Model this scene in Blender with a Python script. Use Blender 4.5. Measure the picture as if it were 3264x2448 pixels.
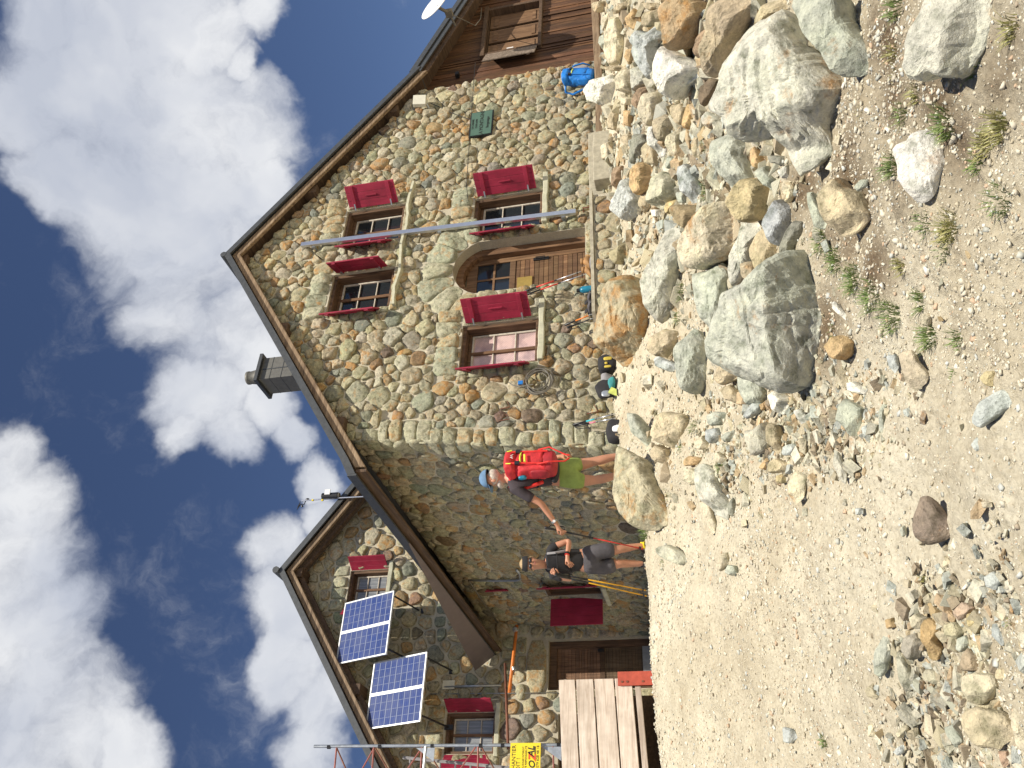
import bpy, bmesh, math, random
import numpy as np
from mathutils import Vector, noise
from mathutils.geometry import tessellate_polygon
random.seed(7); rng = np.random.default_rng(7)
R = math.radians
scene = bpy.context.scene
for o in list(bpy.data.objects): bpy.data.objects.remove(o)

# ------------------------------------------------------------------ camera
# The photograph was taken with the phone held upright but is shown lying on its side:
# world "up" points to the left edge of the picture.
F = 2734.0                       # focal length in pixels of the 3264 px wide photo
PITCH, ROLL, YAW = 12.3, -5.8, 36.0
EYE = np.array([0, 0, 1.6])
_p, _r, _y = R(PITCH), R(ROLL), R(YAW)
FW = np.array([math.sin(_y)*math.cos(_p), math.cos(_y)*math.cos(_p), math.sin(_p)])
_rt = np.array([math.cos(_y), -math.sin(_y), 0.0]); _up = np.cross(_rt, FW)
RT = _rt*math.cos(_r) + _up*math.sin(_r)
UP = -_rt*math.sin(_r) + _up*math.cos(_r)
cam = bpy.data.cameras.new('camera'); camo = bpy.data.objects.new('camera', cam)
scene.collection.objects.link(camo); scene.camera = camo
cx, cy, cz = -UP, RT, -FW        # picture right = world down, picture up = world right
from mathutils import Matrix
camo.matrix_world = Matrix(((cx[0], cy[0], cz[0], EYE[0]), (cx[1], cy[1], cz[1], EYE[1]),
                            (cx[2], cy[2], cz[2], EYE[2]), (0, 0, 0, 1)))
cam.sensor_fit = 'HORIZONTAL'; cam.sensor_width = 36.0; cam.lens = 36.0*F/3264
cam.clip_start = 0.05; cam.clip_end = 3000

def ray(x, y):
    return FW*F + RT*(1224.0 - y) - UP*(x - 1632.0)
def on(x, y, ax, val):           # where the sight line of a photo pixel meets a plane of the building
    d = ray(x, y); return EYE + d*((val-EYE[ax])/d[ax])
def dep(x, y, d): return EYE + ray(x, y)/F*d

# ------------------------------------------------------------------ light
SUN = Vector((0.025, -0.535, 0.845)).normalized()
sl = bpy.data.lights.new('sun', 'SUN'); so = bpy.data.objects.new('sun', sl)
scene.collection.objects.link(so); so.location = (0, -20, 20)
so.rotation_euler = SUN.to_track_quat('Z', 'Y').to_euler()
sl.energy = 5.0; sl.angle = R(0.53); sl.color = (1.0, 0.93, 0.80)
scene.view_settings.view_transform = 'Standard'; scene.view_settings.look = 'None'
scene.view_settings.exposure = 0.36; scene.view_settings.gamma = 1

# world: Nishita sky with cumulus placed by direction
w = bpy.data.worlds.new('World'); scene.world = w; w.use_nodes = True
nt = w.node_tree; nt.nodes.clear(); N = nt.nodes.new; L = nt.links.new
def M(op, a, b=None, c=None):
    n = N('ShaderNodeMath'); n.operation = op
    for i, v in enumerate((a, b, c)):
        if v is None: continue
        if isinstance(v, (int, float)): n.inputs[i].default_value = v
        else: L(v, n.inputs[i])
    return n.outputs[0]
tc = N('ShaderNodeTexCoord'); D = tc.outputs['Generated']
sky = N('ShaderNodeTexSky'); sky.sky_type = 'NISHITA'; sky.sun_disc = False
sky.sun_elevation = math.asin(SUN.z); sky.sun_rotation = math.atan2(SUN.x, SUN.y)
sky.altitude = 2800; sky.air_density = 1.0; sky.dust_density = 0.3; sky.ozone_density = 2.5
wn = N('ShaderNodeTexNoise'); wn.inputs['Scale'].default_value = 4.5; wn.inputs['Detail'].default_value = 6
wn.inputs['Roughness'].default_value = 0.6; L(D, wn.inputs['Vector'])
sub = N('ShaderNodeVectorMath'); sub.operation = 'SUBTRACT'; L(wn.outputs['Color'], sub.inputs[0]); sub.inputs[1].default_value = (.5, .5, .5)
sc = N('ShaderNodeVectorMath'); sc.operation = 'SCALE'; L(sub.outputs[0], sc.inputs[0]); sc.inputs['Scale'].default_value = 0.14
ad = N('ShaderNodeVectorMath'); ad.operation = 'ADD'; L(D, ad.inputs[0]); L(sc.outputs[0], ad.inputs[1])
nz = N('ShaderNodeVectorMath'); nz.operation = 'NORMALIZE'; L(ad.outputs[0], nz.inputs[0]); DD = nz.outputs[0]
def blob(x, y, r, soft=.6):
    d = ray(x, y); d = d/np.linalg.norm(d); a = math.atan(r/F)
    n = N('ShaderNodeVectorMath'); n.operation = 'DOT_PRODUCT'; L(DD, n.inputs[0]); n.inputs[1].default_value = tuple(d)
    m = N('ShaderNodeMapRange'); m.interpolation_type = 'SMOOTHSTEP'; L(n.outputs['Value'], m.inputs['Value'])
    m.inputs['From Min'].default_value = math.cos(a*(1+soft)); m.inputs['From Max'].default_value = math.cos(a*(1-soft)*.8)
    return m.outputs[0]
k = 1.4756
clouds = [(130,10,80),(250,40,105),(370,30,85),(470,70,60),(560,30,40),(95,250,72),(190,220,105),(310,180,120),(420,230,110),(520,270,80),(570,190,40),(90,400,45),(170,370,80),(280,400,110),(400,420,110),(500,430,95),(570,370,45),
          (300,520,70),(400,580,95),(490,560,80),(370,690,70),(450,740,85),(510,690,65),(400,860,62),(465,880,66),(410,950,42),(500,960,48),(560,800,60),(590,900,50),(640,960,35),(690,1040,38),
          (610,1180,50),(610,1290,60),(640,1340,55),(605,1400,45),(640,1450,55),(700,1530,55),(690,1610,50),(700,1120,38),
          (10,960,55),(45,1080,75),(30,1230,100),(100,1230,48),(95,1370,95),(40,1450,110),(160,1440,62),(130,1590,110),(220,1580,65),(300,1650,55),(50,1640,105),(300,320,60),(540,130,26)]
acc = None
for (x, y, r) in clouds:
    b = blob(x*k, y*k, r*k*1.08); acc = b if acc is None else M('MAXIMUM', acc, b)
# a generic scatter of cloud in the rest of the sky, away from the photographed part
gn = N('ShaderNodeTexNoise'); gn.inputs['Scale'].default_value = 2.2; gn.inputs['Detail'].default_value = 5; L(D, gn.inputs['Vector'])
g0 = N('ShaderNodeMapRange'); L(gn.outputs[0], g0.inputs['Value']); g0.inputs['From Min'].default_value = .56; g0.inputs['From Max'].default_value = .68
dc = N('ShaderNodeVectorMath'); dc.operation = 'DOT_PRODUCT'; L(D, dc.inputs[0]); dc.inputs[1].default_value = tuple(FW)
far = N('ShaderNodeMapRange'); L(dc.outputs['Value'], far.inputs['Value']); far.inputs['From Min'].default_value = .74; far.inputs['From Max'].default_value = .62
acc = M('MAXIMUM', acc, M('MULTIPLY', M('MULTIPLY', g0.outputs[0], .5), far.outputs[0]))
dn = N('ShaderNodeTexNoise'); dn.inputs['Scale'].default_value = 9; dn.inputs['Detail'].default_value = 9; dn.inputs['Roughness'].default_value = .66
L(DD, dn.inputs['Vector'])
den = M('ADD', acc, M('MULTIPLY', M('SUBTRACT', dn.outputs[0], .5), 1.75))
cr = N('ShaderNodeMapRange'); cr.interpolation_type = 'SMOOTHSTEP'; L(den, cr.inputs['Value'])
cr.inputs['From Min'].default_value = .02; cr.inputs['From Max'].default_value = 1.18
wisp = M('MINIMUM', M('ADD', cr.outputs[0], 0.0), .97)
sn = N('ShaderNodeTexNoise'); sn.inputs['Scale'].default_value = 6; sn.inputs['Detail'].default_value = 4; L(DD, sn.inputs['Vector'])
ccol = N('ShaderNodeValToRGB'); L(sn.outputs[0], ccol.inputs[0])
ccol.color_ramp.elements[0].position = .35; ccol.color_ramp.elements[0].color = (.43, .46, .53, 1)
ccol.color_ramp.elements[1].position = .6; ccol.color_ramp.elements[1].color = (.66, .67, .69, 1)
bg1 = N('ShaderNodeBackground'); bg2 = N('ShaderNodeBackground'); mix = N('ShaderNodeMixShader'); out = N('ShaderNodeOutputWorld')
tint = N('ShaderNodeMixRGB'); tint.blend_type = 'MULTIPLY'; tint.inputs[0].default_value = 1; L(sky.outputs[0], tint.inputs[1]); tint.inputs[2].default_value = (.90, .90, 1.0, 1)
L(tint.outputs[0], bg1.inputs[0]); bg1.inputs[1].default_value = 0.066
L(ccol.outputs[0], bg2.inputs[0]); bg2.inputs[1].default_value = 1.0
L(wisp, mix.inputs[0]); L(bg1.outputs[0], mix.inputs[1]); L(bg2.outputs[0], mix.inputs[2]); L(mix.outputs[0], out.inputs[0])

# ------------------------------------------------------------------ object helpers
WO = {}
def link(o): scene.collection.objects.link(o); return o
def tag(o, label=None, cat=None, group=None, kind=None):
    if label: o['label'] = label
    if cat: o['category'] = cat
    if group: o['group'] = group
    if kind: o['kind'] = kind
    return o
def thing(name, loc, label, cat, group=None):
    o = link(bpy.data.objects.new(name, None)); o.location = loc; o.empty_display_size = .2
    WO[o] = np.array(loc, float); return tag(o, label, cat, group)
class MB:
    def __init__(s): s.v = []; s.f = []; s.c = []; s.has = False
    def add(s, vs, fs, col=None):
        n = len(s.v); s.v += [tuple(map(float, p)) for p in vs]; s.f += [tuple(i+n for i in q) for q in fs]
        s.c += [(col if col is not None else (1, 1, 1, 0))]*len(vs)
        if col is not None: s.has = True
        return s
    def box(s, a, b, col=None):
        x0, x1 = sorted((a[0], b[0])); y0, y1 = sorted((a[1], b[1])); z0, z1 = sorted((a[2], b[2]))
        return s.add([(x0,y0,z0),(x1,y0,z0),(x1,y1,z0),(x0,y1,z0),(x0,y0,z1),(x1,y0,z1),(x1,y1,z1),(x0,y1,z1)],
              [(0,3,2,1),(4,5,6,7),(0,1,5,4),(1,2,6,5),(2,3,7,6),(3,0,4,7)], col)
    def obox(s, c, ax, ay, az, col=None):   # oriented box: centre, three half-axis vectors
        c, ax, ay, az = map(np.array, (c, ax, ay, az)); vs = []
        for k_ in (-1, 1):
            for (i, j) in ((-1,-1),(1,-1),(1,1),(-1,1)): vs.append(c+ax*i+ay*j+az*k_)
        return s.add(vs, [(0,3,2,1),(4,5,6,7),(0,1,5,4),(1,2,6,5),(2,3,7,6),(3,0,4,7)], col)
    def tube(s, pts, r, n=8, col=None, cap=True):
        pts = [np.array(p, float) for p in pts]; rs = r if hasattr(r, '__len__') else [r]*len(pts)
        vs = []; fs = []; prev = None
        for i, p in enumerate(pts):
            t = pts[min(i+1, len(pts)-1)] - pts[max(i-1, 0)]; t = t/(np.linalg.norm(t)+1e-9)
            if prev is None:
                h = np.array([0,0,1.]) if abs(t[2]) < .9 else np.array([1.,0,0]); a = np.cross(t, h)
            else: a = prev - t*np.dot(prev, t)
            a = a/(np.linalg.norm(a)+1e-9); prev = a; b = np.cross(t, a)
            for j in range(n):
                q = 2*math.pi*j/n; vs.append(p + rs[i]*(a*math.cos(q)+b*math.sin(q)))
        for i in range(len(pts)-1):
            for j in range(n):
                fs.append((i*n+j, i*n+(j+1) % n, (i+1)*n+(j+1) % n, (i+1)*n+j))
        if cap: fs.append(tuple(range(n))[::-1]); fs.append(tuple((len(pts)-1)*n+j for j in range(n)))
        return s.add(vs, fs, col)
    def prism(s, poly, d, col=None):        # poly: 3-D points, extruded along vector d
        n = len(poly); vs = [np.array(p, float) for p in poly]; vs += [p+np.array(d) for p in vs]
        return s.add(vs, [tuple(range(n)), tuple(range(n, 2*n))[::-1]]+[(i, i+n, (i+1) % n+n, (i+1) % n) for i in range(n)], col)
    def build(s, name, mat, parent=None, loc=None, smooth=False, label=None):
        o0 = WO[parent] if parent is not None else np.array(loc if loc is not None else (0, 0, 0), float)
        me = bpy.data.meshes.new(name); me.from_pydata([tuple(np.array(p)-o0) for p in s.v], [], s.f); me.update()
        if s.has:
            at = me.color_attributes.new('col', 'FLOAT_COLOR', 'POINT')
            at.data.foreach_set('color', np.array(s.c, dtype=np.float32).ravel())
        me.materials.append(mat)
        bm = bmesh.new(); bm.from_mesh(me); bmesh.ops.recalc_face_normals(bm, faces=bm.faces); bm.to_mesh(me); bm.free()
        if smooth: me.polygons.foreach_set('use_smooth', [True]*len(me.polygons))
        o = link(bpy.data.objects.new(name, me))
        if parent is not None: o.parent = parent
        else: o.location = o0
        WO[o] = o0
        if label: o['label'] = label
        return o
def bev(o, w_=.006, seg=2):
    m = o.modifiers.new('b', 'BEVEL'); m.width = w_; m.segments = seg; m.limit_method = 'ANGLE'; m.angle_limit = R(40); return o

# ------------------------------------------------------------------ materials
def material(name):
    m = bpy.data.materials.new(name); m.use_nodes = True; t = m.node_tree; t.nodes.clear()
    o = t.nodes.new('ShaderNodeOutputMaterial'); b = t.nodes.new('ShaderNodeBsdfPrincipled'); t.links.new(b.outputs[0], o.inputs[0])
    return m, t, b
def node(t, typ, **kw):
    n = t.nodes.new(typ)
    for k_, v in kw.items():
        if k_.startswith('i_'): n.inputs[k_[2:].replace('_', ' ')].default_value = v
        else: setattr(n, k_, v)
    return n
def ramp(t, src, stops):
    r_ = t.nodes.new('ShaderNodeValToRGB'); t.links.new(src, r_.inputs[0]); e = r_.color_ramp.elements
    while len(e) < len(stops): e.new(.5)
    for el, (p, c) in zip(e, stops): el.position = p; el.color = (*c, 1) if len(c) == 3 else c
    return r_.outputs[0]
def mixc(t, fac, a, b, mode='MIX'):
    n = t.nodes.new('ShaderNodeMixRGB'); n.blend_type = mode
    for i, v in enumerate((fac, a, b)):
        if isinstance(v, (int, float)): n.inputs[i].default_value = v
        elif isinstance(v, tuple): n.inputs[i].default_value = (*v, 1)
        else: t.links.new(v, n.inputs[i])
    return n.outputs[0]
def nzt(t, vec, scale, detail=5, rough=.6, dist=0):
    n = node(t, 'ShaderNodeTexNoise'); n.inputs['Scale'].default_value = scale; n.inputs['Detail'].default_value = detail
    n.inputs['Roughness'].default_value = rough; n.inputs['Distortion'].default_value = dist; t.links.new(vec, n.inputs['Vector']); return n.outputs[0]
def bump(t, b, h, strength, dist):
    n = node(t, 'ShaderNodeBump'); n.inputs['Strength'].default_value = strength; n.inputs['Distance'].default_value = dist
    t.links.new(h, n.inputs['Height']); t.links.new(n.outputs[0], b.inputs['Normal'])
def ocoord(t, rnd=True, scale=(1, 1, 1)):
    c = node(t, 'ShaderNodeTexCoord'); mp = node(t, 'ShaderNodeMapping'); mp.inputs['Scale'].default_value = scale
    t.links.new(c.outputs['Object'], mp.inputs[0])
    if rnd:
        oi = node(t, 'ShaderNodeObjectInfo'); mu = node(t, 'ShaderNodeMath', operation='MULTIPLY'); t.links.new(oi.outputs['Random'], mu.inputs[0]); mu.inputs[1].default_value = 37.0
        cb = node(t, 'ShaderNodeCombineXYZ'); [t.links.new(mu.outputs[0], cb.inputs[i]) for i in range(3)]; t.links.new(cb.outputs[0], mp.inputs['Location'])
    return mp.outputs[0]
def stone_mat(name, fine=1.0, objcol=False, bstr=.5, spk=.9):
    m, t, b = material(name); v = ocoord(t)
    at = node(t, 'ShaderNodeVertexColor', layer_name='col'); base = at.outputs['Color']
    if objcol:
        oi = node(t, 'ShaderNodeObjectInfo')
        base = ramp(t, oi.outputs['Random'], [(0, (.50,.44,.31)), (.2, (.54,.51,.42)), (.4, (.43,.43,.36)), (.55, (.58,.55,.46)), (.68, (.48,.36,.21)), (.8, (.62,.57,.45)), (.9, (.36,.27,.18)), (1, (.45,.47,.44))])
    n1 = nzt(t, v, 9*fine, 8, .68); n2 = nzt(t, v, 2.6*fine, 5, .55, .6); n3 = nzt(t, v, 60*fine, 4, .7); n4 = nzt(t, v, 4*fine, 6, .7, .4)
    c = mixc(t, 1, base, ramp(t, n1, [(.32, (.42,.44,.38)), (.47, (.92,.92,.9)), (.7, (1.4,1.38,1.3))]), 'MULTIPLY')
    c = mixc(t, spk, c, ramp(t, n3, [(.36, (.45,.44,.4)), (.5, (1,1,1)), (.68, (1.3,1.3,1.27))]), 'MULTIPLY')
    c = mixc(t, ramp(t, n2, [(.45, (0,0,0)), (.62, (.5,.5,.5))]), c, mixc(t, 1, c, (1.05, 1.1, 1.0), 'MULTIPLY'))
    # lichen / rust patches: amount from the alpha of the colour attribute
    mr = node(t, 'ShaderNodeMath', operation='ADD'); t.links.new(n4, mr.inputs[0])
    if objcol: mr.inputs[1].default_value = .05
    else: t.links.new(at.outputs['Alpha'], mr.inputs[1])
    c = mixc(t, ramp(t, mr.outputs[0], [(.66, (0,0,0)), (.80, (.85,.85,.85))]), c, ramp(t, n3, [(.3, (.24,.12,.045)), (.6, (.50,.27,.09))]))
    t.links.new(c, b.inputs['Base Color']); b.inputs['Roughness'].default_value = .88; b.inputs['Specular IOR Level'].default_value = .25
    hs = node(t, 'ShaderNodeMath', operation='ADD'); t.links.new(n1, hs.inputs[0]); h3 = node(t, 'ShaderNodeMath', operation='MULTIPLY'); t.links.new(n3, h3.inputs[0]); h3.inputs[1].default_value = .35
    t.links.new(h3.outputs[0], hs.inputs[1]); bump(t, b, hs.outputs[0], bstr, .03/fine); return m
M_ROCK = stone_mat('rock', 1.0, bstr=1.0, spk=.28); M_WALLSTONE = stone_mat('wall_stone', 1.9, bstr=.9); M_LOOSE = stone_mat('loose_stone', 4, True, .6)
m, t, b = material('mortar'); v = ocoord(t, False); n1 = nzt(t, v, 3, 6, .6); n3 = nzt(t, v, 45, 6, .7)
c = mixc(t, 1, ramp(t, n1, [(.3, (.37,.33,.25)), (.5, (.46,.42,.325)), (.7, (.53,.485,.38))]), ramp(t, n3, [(.3, (.75,.75,.75)), (.6, (1.1,1.1,1.1))]), 'MULTIPLY')
t.links.new(c, b.inputs['Base Color']); b.inputs['Roughness'].default_value = .95; bump(t, b, n3, .6, .012); M_MORTAR = m
def ground_mat():
    m, t, b = material('ground'); c0 = node(t, 'ShaderNodeTexCoord'); v = c0.outputs['Object']
    n1 = nzt(t, v, .7, 6, .6); n2 = nzt(t, v, 5, 8, .7); n3 = nzt(t, v, 38, 8, .75); n5 = nzt(t, v, 1.7, 6, .6, .5)
    vo = node(t, 'ShaderNodeTexVoronoi'); vo.inputs['Scale'].default_value = 55; t.links.new(v, vo.inputs['Vector'])
    c = ramp(t, n1, [(.35, (.53,.465,.345)), (.5, (.61,.55,.425)), (.65, (.67,.615,.49))])
    c = mixc(t, .8, c, ramp(t, n2, [(.3, (.78,.76,.72)), (.55, (1.02,1.02,1.0)), (.75, (1.14,1.14,1.12))]), 'MULTIPLY')
    c = mixc(t, .8, c, ramp(t, n3, [(.33, (.62,.6,.55)), (.5, (1,1,1)), (.7, (1.16,1.16,1.14))]), 'MULTIPLY')
    c = mixc(t, .35, c, ramp(t, vo.outputs['Color'], [(0, (.7,.64,.55)), (.5, (1,1,1)), (1, (1.1,1.1,1.08))]), 'MULTIPLY')
    at = node(t, 'ShaderNodeVertexColor', layer_name='soil')
    soil = mixc(t, 1, at.outputs['Color'], ramp(t, n5, [(.38, (.55,.55,.55)), (.52, (1,1,1))]), 'MULTIPLY')
    c = mixc(t, soil, c, ramp(t, n3, [(.35, (.09,.062,.04)), (.65, (.25,.185,.115))]))  # dark earth, deepened to paint in shade of the gaps between boulders
    t.links.new(c, b.inputs['Base Color']); b.inputs['Roughness'].default_value = .95; b.inputs['Specular IOR Level'].default_value = .15
    a = node(t, 'ShaderNodeMath', operation='ADD'); t.links.new(n2, a.inputs[0]); t.links.new(n3, a.inputs[1])
    bump(t, b, a.outputs[0], .9, .025); return m
M_GROUND = ground_mat()
def wood_mat(name, dark, mid, light, axis=2, rough=.75, scale=1.0):
    m, t, b = material(name); s = [14, 14, 14]; s[axis] = .9; v = ocoord(t, True, tuple(x*scale for x in s))
    n1 = nzt(t, v, 1.6, 8, .65, .8); v2 = ocoord(t, True); n2 = nzt(t, v2, 2.2, 4, .6)
    c = ramp(t, n1, [(.28, dark), (.5, mid), (.72, light)])
    at = node(t, 'ShaderNodeVertexColor', layer_name='col')
    c = mixc(t, .55, c, ramp(t, n2, [(.3, (.6,.58,.55)), (.6, (1.15,1.15,1.15))]), 'MULTIPLY')
    t.links.new(c, b.inputs['Base Color']); b.inputs['Roughness'].default_value = rough; bump(t, b, n1, .5, .006); return m
def board_mat(name, dark, mid, light, axis=2):       # uses the per-board vertex colour as a multiplier
    m = wood_mat(name, dark, mid, light, axis); t = m.node_tree; b = [n for n in t.nodes if n.type == 'BSDF_PRINCIPLED'][0]
    src = b.inputs['Base Color'].links[0].from_socket; at = node(t, 'ShaderNodeVertexColor', layer_name='col')
    t.links.new(mixc(t, 1, src, at.outputs['Color'], 'MULTIPLY'), b.inputs['Base Color']); return m
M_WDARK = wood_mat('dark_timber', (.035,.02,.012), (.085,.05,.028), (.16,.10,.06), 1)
M_WBARGE = wood_mat('weathered_timber', (.07,.04,.022), (.22,.15,.09), (.36,.27,.18), 0)
M_WDOOR = wood_mat('door_timber', (.06,.03,.016), (.17,.09,.045), (.28,.165,.09), 2)
M_WREV = wood_mat('reveal_timber', (.035,.02,.012), (.11,.06,.032), (.21,.125,.07), 2)  # lining timber with the shadow of the recesses darkened into its colour
M_WBOARD = board_mat('larch_boards', (.028,.013,.006), (.10,.048,.022), (.19,.10,.048), 2)
M_WGREY = wood_mat('grey_timber', (.09,.065,.05), (.20,.155,.12), (.32,.26,.21), 0)
M_WPALE = board_mat('pale_planks', (.38,.30,.24), (.60,.52,.45), (.72,.66,.60), 0)
M_WDOORB = board_mat('door_boards', (.065,.033,.017), (.18,.098,.048), (.29,.18,.10), 2)
def plain(name, col, rough=.6, metal=0, var=.25, scale=12, bstr=.15, spec=.5):
    m, t, b = material(name); v = ocoord(t); n1 = nzt(t, v, scale, 6, .65)
    lo = tuple(x*(1-var) for x in col); hi = tuple(min(1, x*(1+var)) for x in col)
    t.links.new(ramp(t, n1, [(.3, lo), (.7, hi)]), b.inputs['Base Color']); b.inputs['Roughness'].default_value = rough
    b.inputs['Metallic'].default_value = metal; b.inputs['Specular IOR Level'].default_value = spec; bump(t, b, n1, bstr, .01); return m
m, t, b = material('crimson_paint'); v = ocoord(t); n1 = nzt(t, v, 3, 6, .6); n2 = nzt(t, v, 30, 6, .75, .4); v3 = ocoord(t, True, (30, 30, 3)); n3 = nzt(t, v3, 1.5, 5, .6)
c = ramp(t, n1, [(.3, (.20,.007,.028)), (.5, (.29,.010,.040)), (.7, (.36,.020,.058))]); c = mixc(t, .5, c, ramp(t, n3, [(.35, (.72,.7,.7)), (.55, (1,1,1)), (.7, (1.15,1.2,1.2))]), 'MULTIPLY')
c = mixc(t, ramp(t, n2, [(.66, (0,0,0)), (.70, (.8,.8,.8))]), c, (.30, .20, .17)); t.links.new(c, b.inputs['Base Color']); b.inputs['Roughness'].default_value = .62; bump(t, b, n3, .4, .004); M_RED = m
M_SPARE = None; M_REDSTEEL = plain('red_oxide_steel', (.42,.075,.045), .6, 0, .2)
M_SLATE = plain('grey_sheet_metal', (.075,.08,.085), .5, .3, .2); M_DARKMETAL = plain('dark_metal', (.035,.035,.038), .45, .5)
M_ALU = plain('aluminium', (.62,.63,.66), .35, .85, .08); M_GALV = plain('galvanised_steel', (.42,.45,.48), .45, .7, .2)
M_WHITE = plain('white_enamel', (.80,.80,.81), .35, 0, .04); M_IVORY = plain('ivory_plastic', (.55,.53,.44), .5, 0, .08)
M_FRAMEPAINT = plain('greyed_window_paint', (.52,.47,.40), .7, 0, .3, 20); M_SILL = plain('sill_slab', (.50,.49,.37), .9, 0, .2, 7, .5)
M_CONC = plain('step_concrete', (.39,.355,.27), .95, 0, .3, 10, .9); M_CHIM = plain('chimney_cladding', (.15,.145,.13), .6, .2, .2)
M_BLACK = plain('black_fabric', (.022,.021,.024), .85, 0, .3); M_BLACKP = plain('black_plastic', (.018,.018,.02), .4, 0, .2)
M_SKIN = plain('tanned_skin', (.52,.25,.155), .5, 0, .14, 9, .1); M_HAIR = plain('grey_hair', (.50,.44,.38), .8, 0, .4, 60, .6); M_BLOND = plain('blond_hair', (.40,.28,.15), .7, 0, .4, 60, .6)
M_LIME = plain('lime_cloth', (.26,.34,.085), .85, 0, .22, 8, .5); M_SHORTS = plain('charcoal_cloth', (.085,.08,.09), .9, 0, .3, 8, .5)
M_TEE = plain('dark_tee', (.05,.04,.048), .9, 0, .3, 8, .4); M_GREYCLOTH = plain('grey_cloth', (.28,.27,.28), .9, 0, .2)
M_PACK = plain('red_pack_cloth', (.56,.028,.035), .7, 0, .35, 14, .7); M_PACKD = plain('deep_red_pack_cloth', (.38,.02,.03), .65, 0, .25, 10, .4)
M_STRAP = plain('red_webbing', (.80,.035,.03), .6); M_NEON = plain('neon_zip', (.72,.85,.08), .5); M_BLUE = plain('blue_pack_cloth', (.012,.19,.62), .55, 0, .25, 10, .4)
M_CAP = plain('blue_cap', (.12,.22,.36), .8); M_SHOE = plain('blue_shoe', (.02,.08,.55), .5); M_YELLOW = plain('yellow_paint', (.85,.66,.03), .45, 0, .04)
M_YBAG = plain('dull_yellow_cloth', (.55,.42,.06), .7); M_TURQ = plain('muted_turquoise_cloth', (.05,.27,.28), .85); M_MAP = plain('muted_lime_paper', (.45,.50,.12), .8); M_ORANGE = plain('orange_tube', (.68,.20,.035), .5); M_RUSTT = plain('rusty_tube', (.19,.075,.045), .7, .2, .3); M_PRED = plain('red_pole', (.6,.04,.03), .4); M_POLEY = plain('golden_pole', (.68,.36,.02), .35, .3)
M_TAN = plain('tan_leather', (.32,.17,.065), .7, 0, .3); M_TEAL = plain('blue_bottle', (.02,.19,.30), .25); M_GREENSIGN = plain('green_enamel', (.075,.135,.10), .4, 0, .15, 3)
M_CORD = plain('grey_cord', (.16,.145,.12), .7); M_CYAN = plain('cyan_shaft', (.05,.5,.6), .35); M_PINK = plain('pink_shaft', (.75,.2,.3), .4); M_SOLFR = plain('module_frame', (.72,.74,.76), .35, .3, .03)
M_INK = plain('dark_lettering', (.02,.022,.02), .6); M_LOGO = plain('logo_red', (.75,.10,.03), .5); M_CURT = None; M_PURPLE = plain('flashing_sheet', (.145,.12,.125), .45, .2, .12, 4)
M_BRASS = plain('brass_plate', (.50,.35,.10), .4, .5, .15); M_SCAFR = plain('red_scaffold_tube', (.30,.09,.075), .6)
m, t, b = material('window_glass'); b.inputs['Base Color'].default_value = (.02,.025,.03,1); b.inputs['Roughness'].default_value = .07; b.inputs['Specular IOR Level'].default_value = .7; v = ocoord(t); n1 = nzt(t, v, 2, 2); bump(t, b, n1, .08, .02); M_GLASS = m
m, t, b = material('curtained_glass'); v = ocoord(t, False); wv = node(t, 'ShaderNodeTexChecker'); wv.inputs['Scale'].default_value = 55; wv.inputs[1].default_value = (.62,.40,.38,1); wv.inputs[2].default_value = (.68,.55,.52,1); t.links.new(v, wv.inputs['Vector'])
n1 = nzt(t, v, 5, 3); t.links.new(mixc(t, .8, wv.outputs[0], ramp(t, n1, [(.35, (.55,.55,.6)), (.6, (1,1,1))]), 'MULTIPLY'), b.inputs['Base Color']); b.inputs['Roughness'].default_value = .15; b.inputs['Specular IOR Level'].default_value = .6; M_CURTAIN = m
m, t, b = material('net_curtain'); v = ocoord(t, False, (30, 1, 2)); n1 = nzt(t, v, 1, 3); t.links.new(ramp(t, n1, [(.3, (.14,.15,.16)), (.7, (.30,.31,.32))]), b.inputs['Base Color']); b.inputs['Roughness'].default_value = .12; b.inputs['Specular IOR Level'].default_value = .7; M_NET = m
m, t, b = material('solar_cells'); u_ = node(t, 'ShaderNodeUVMap'); bk = node(t, 'ShaderNodeTexBrick'); bk.offset = 0; bk.squash = 1
for k_, v_ in (('Scale', 1.0), ('Mortar Size', .009), ('Mortar Smooth', .1), ('Bias', 0), ('Brick Width', .25), ('Row Height', .111)): bk.inputs[k_].default_value = v_
t.links.new(u_.outputs[0], bk.inputs['Vector']); bk.inputs['Color1'].default_value = (.020,.042,.17,1); bk.inputs['Color2'].default_value = (.03,.055,.20,1); bk.inputs['Mortar'].default_value = (.13,.16,.27,1)
v = ocoord(t, False); n1 = nzt(t, v, 2.5, 5, .6); bk2 = node(t, 'ShaderNodeTexBrick'); bk2.offset = 0
for k_, v_ in (('Scale', 1.0), ('Mortar Size', .004), ('Mortar Smooth', .3), ('Bias', 0), ('Brick Width', 1.0), ('Row Height', .037)): bk2.inputs[k_].default_value = v_
t.links.new(u_.outputs[0], bk2.inputs['Vector']); bk2.inputs['Color1'].default_value = bk2.inputs['Color2'].default_value = (1,1,1,1); bk2.inputs['Mortar'].default_value = (1.7,1.6,1.4,1)
c = mixc(t, 1, bk.outputs[0], bk2.outputs[0], 'MULTIPLY'); c = mixc(t, ramp(t, n1, [(.35, (.03,.03,.03)), (.7, (.22,.22,.22))]), c, (.30,.30,.29)); t.links.new(c, b.inputs['Base Color']); b.inputs['Roughness'].default_value = .16; M_SOLAR = m
def grassm(nm, a, b2):
    m, t, b = material(nm); oi = node(t, 'ShaderNodeTexCoord'); n1 = nzt(t, oi.outputs['Object'], 25, 3)
    t.links.new(ramp(t, n1, [(.3, a), (.7, b2)]), b.inputs['Base Color']); b.inputs['Roughness'].default_value = .6; return m
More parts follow.
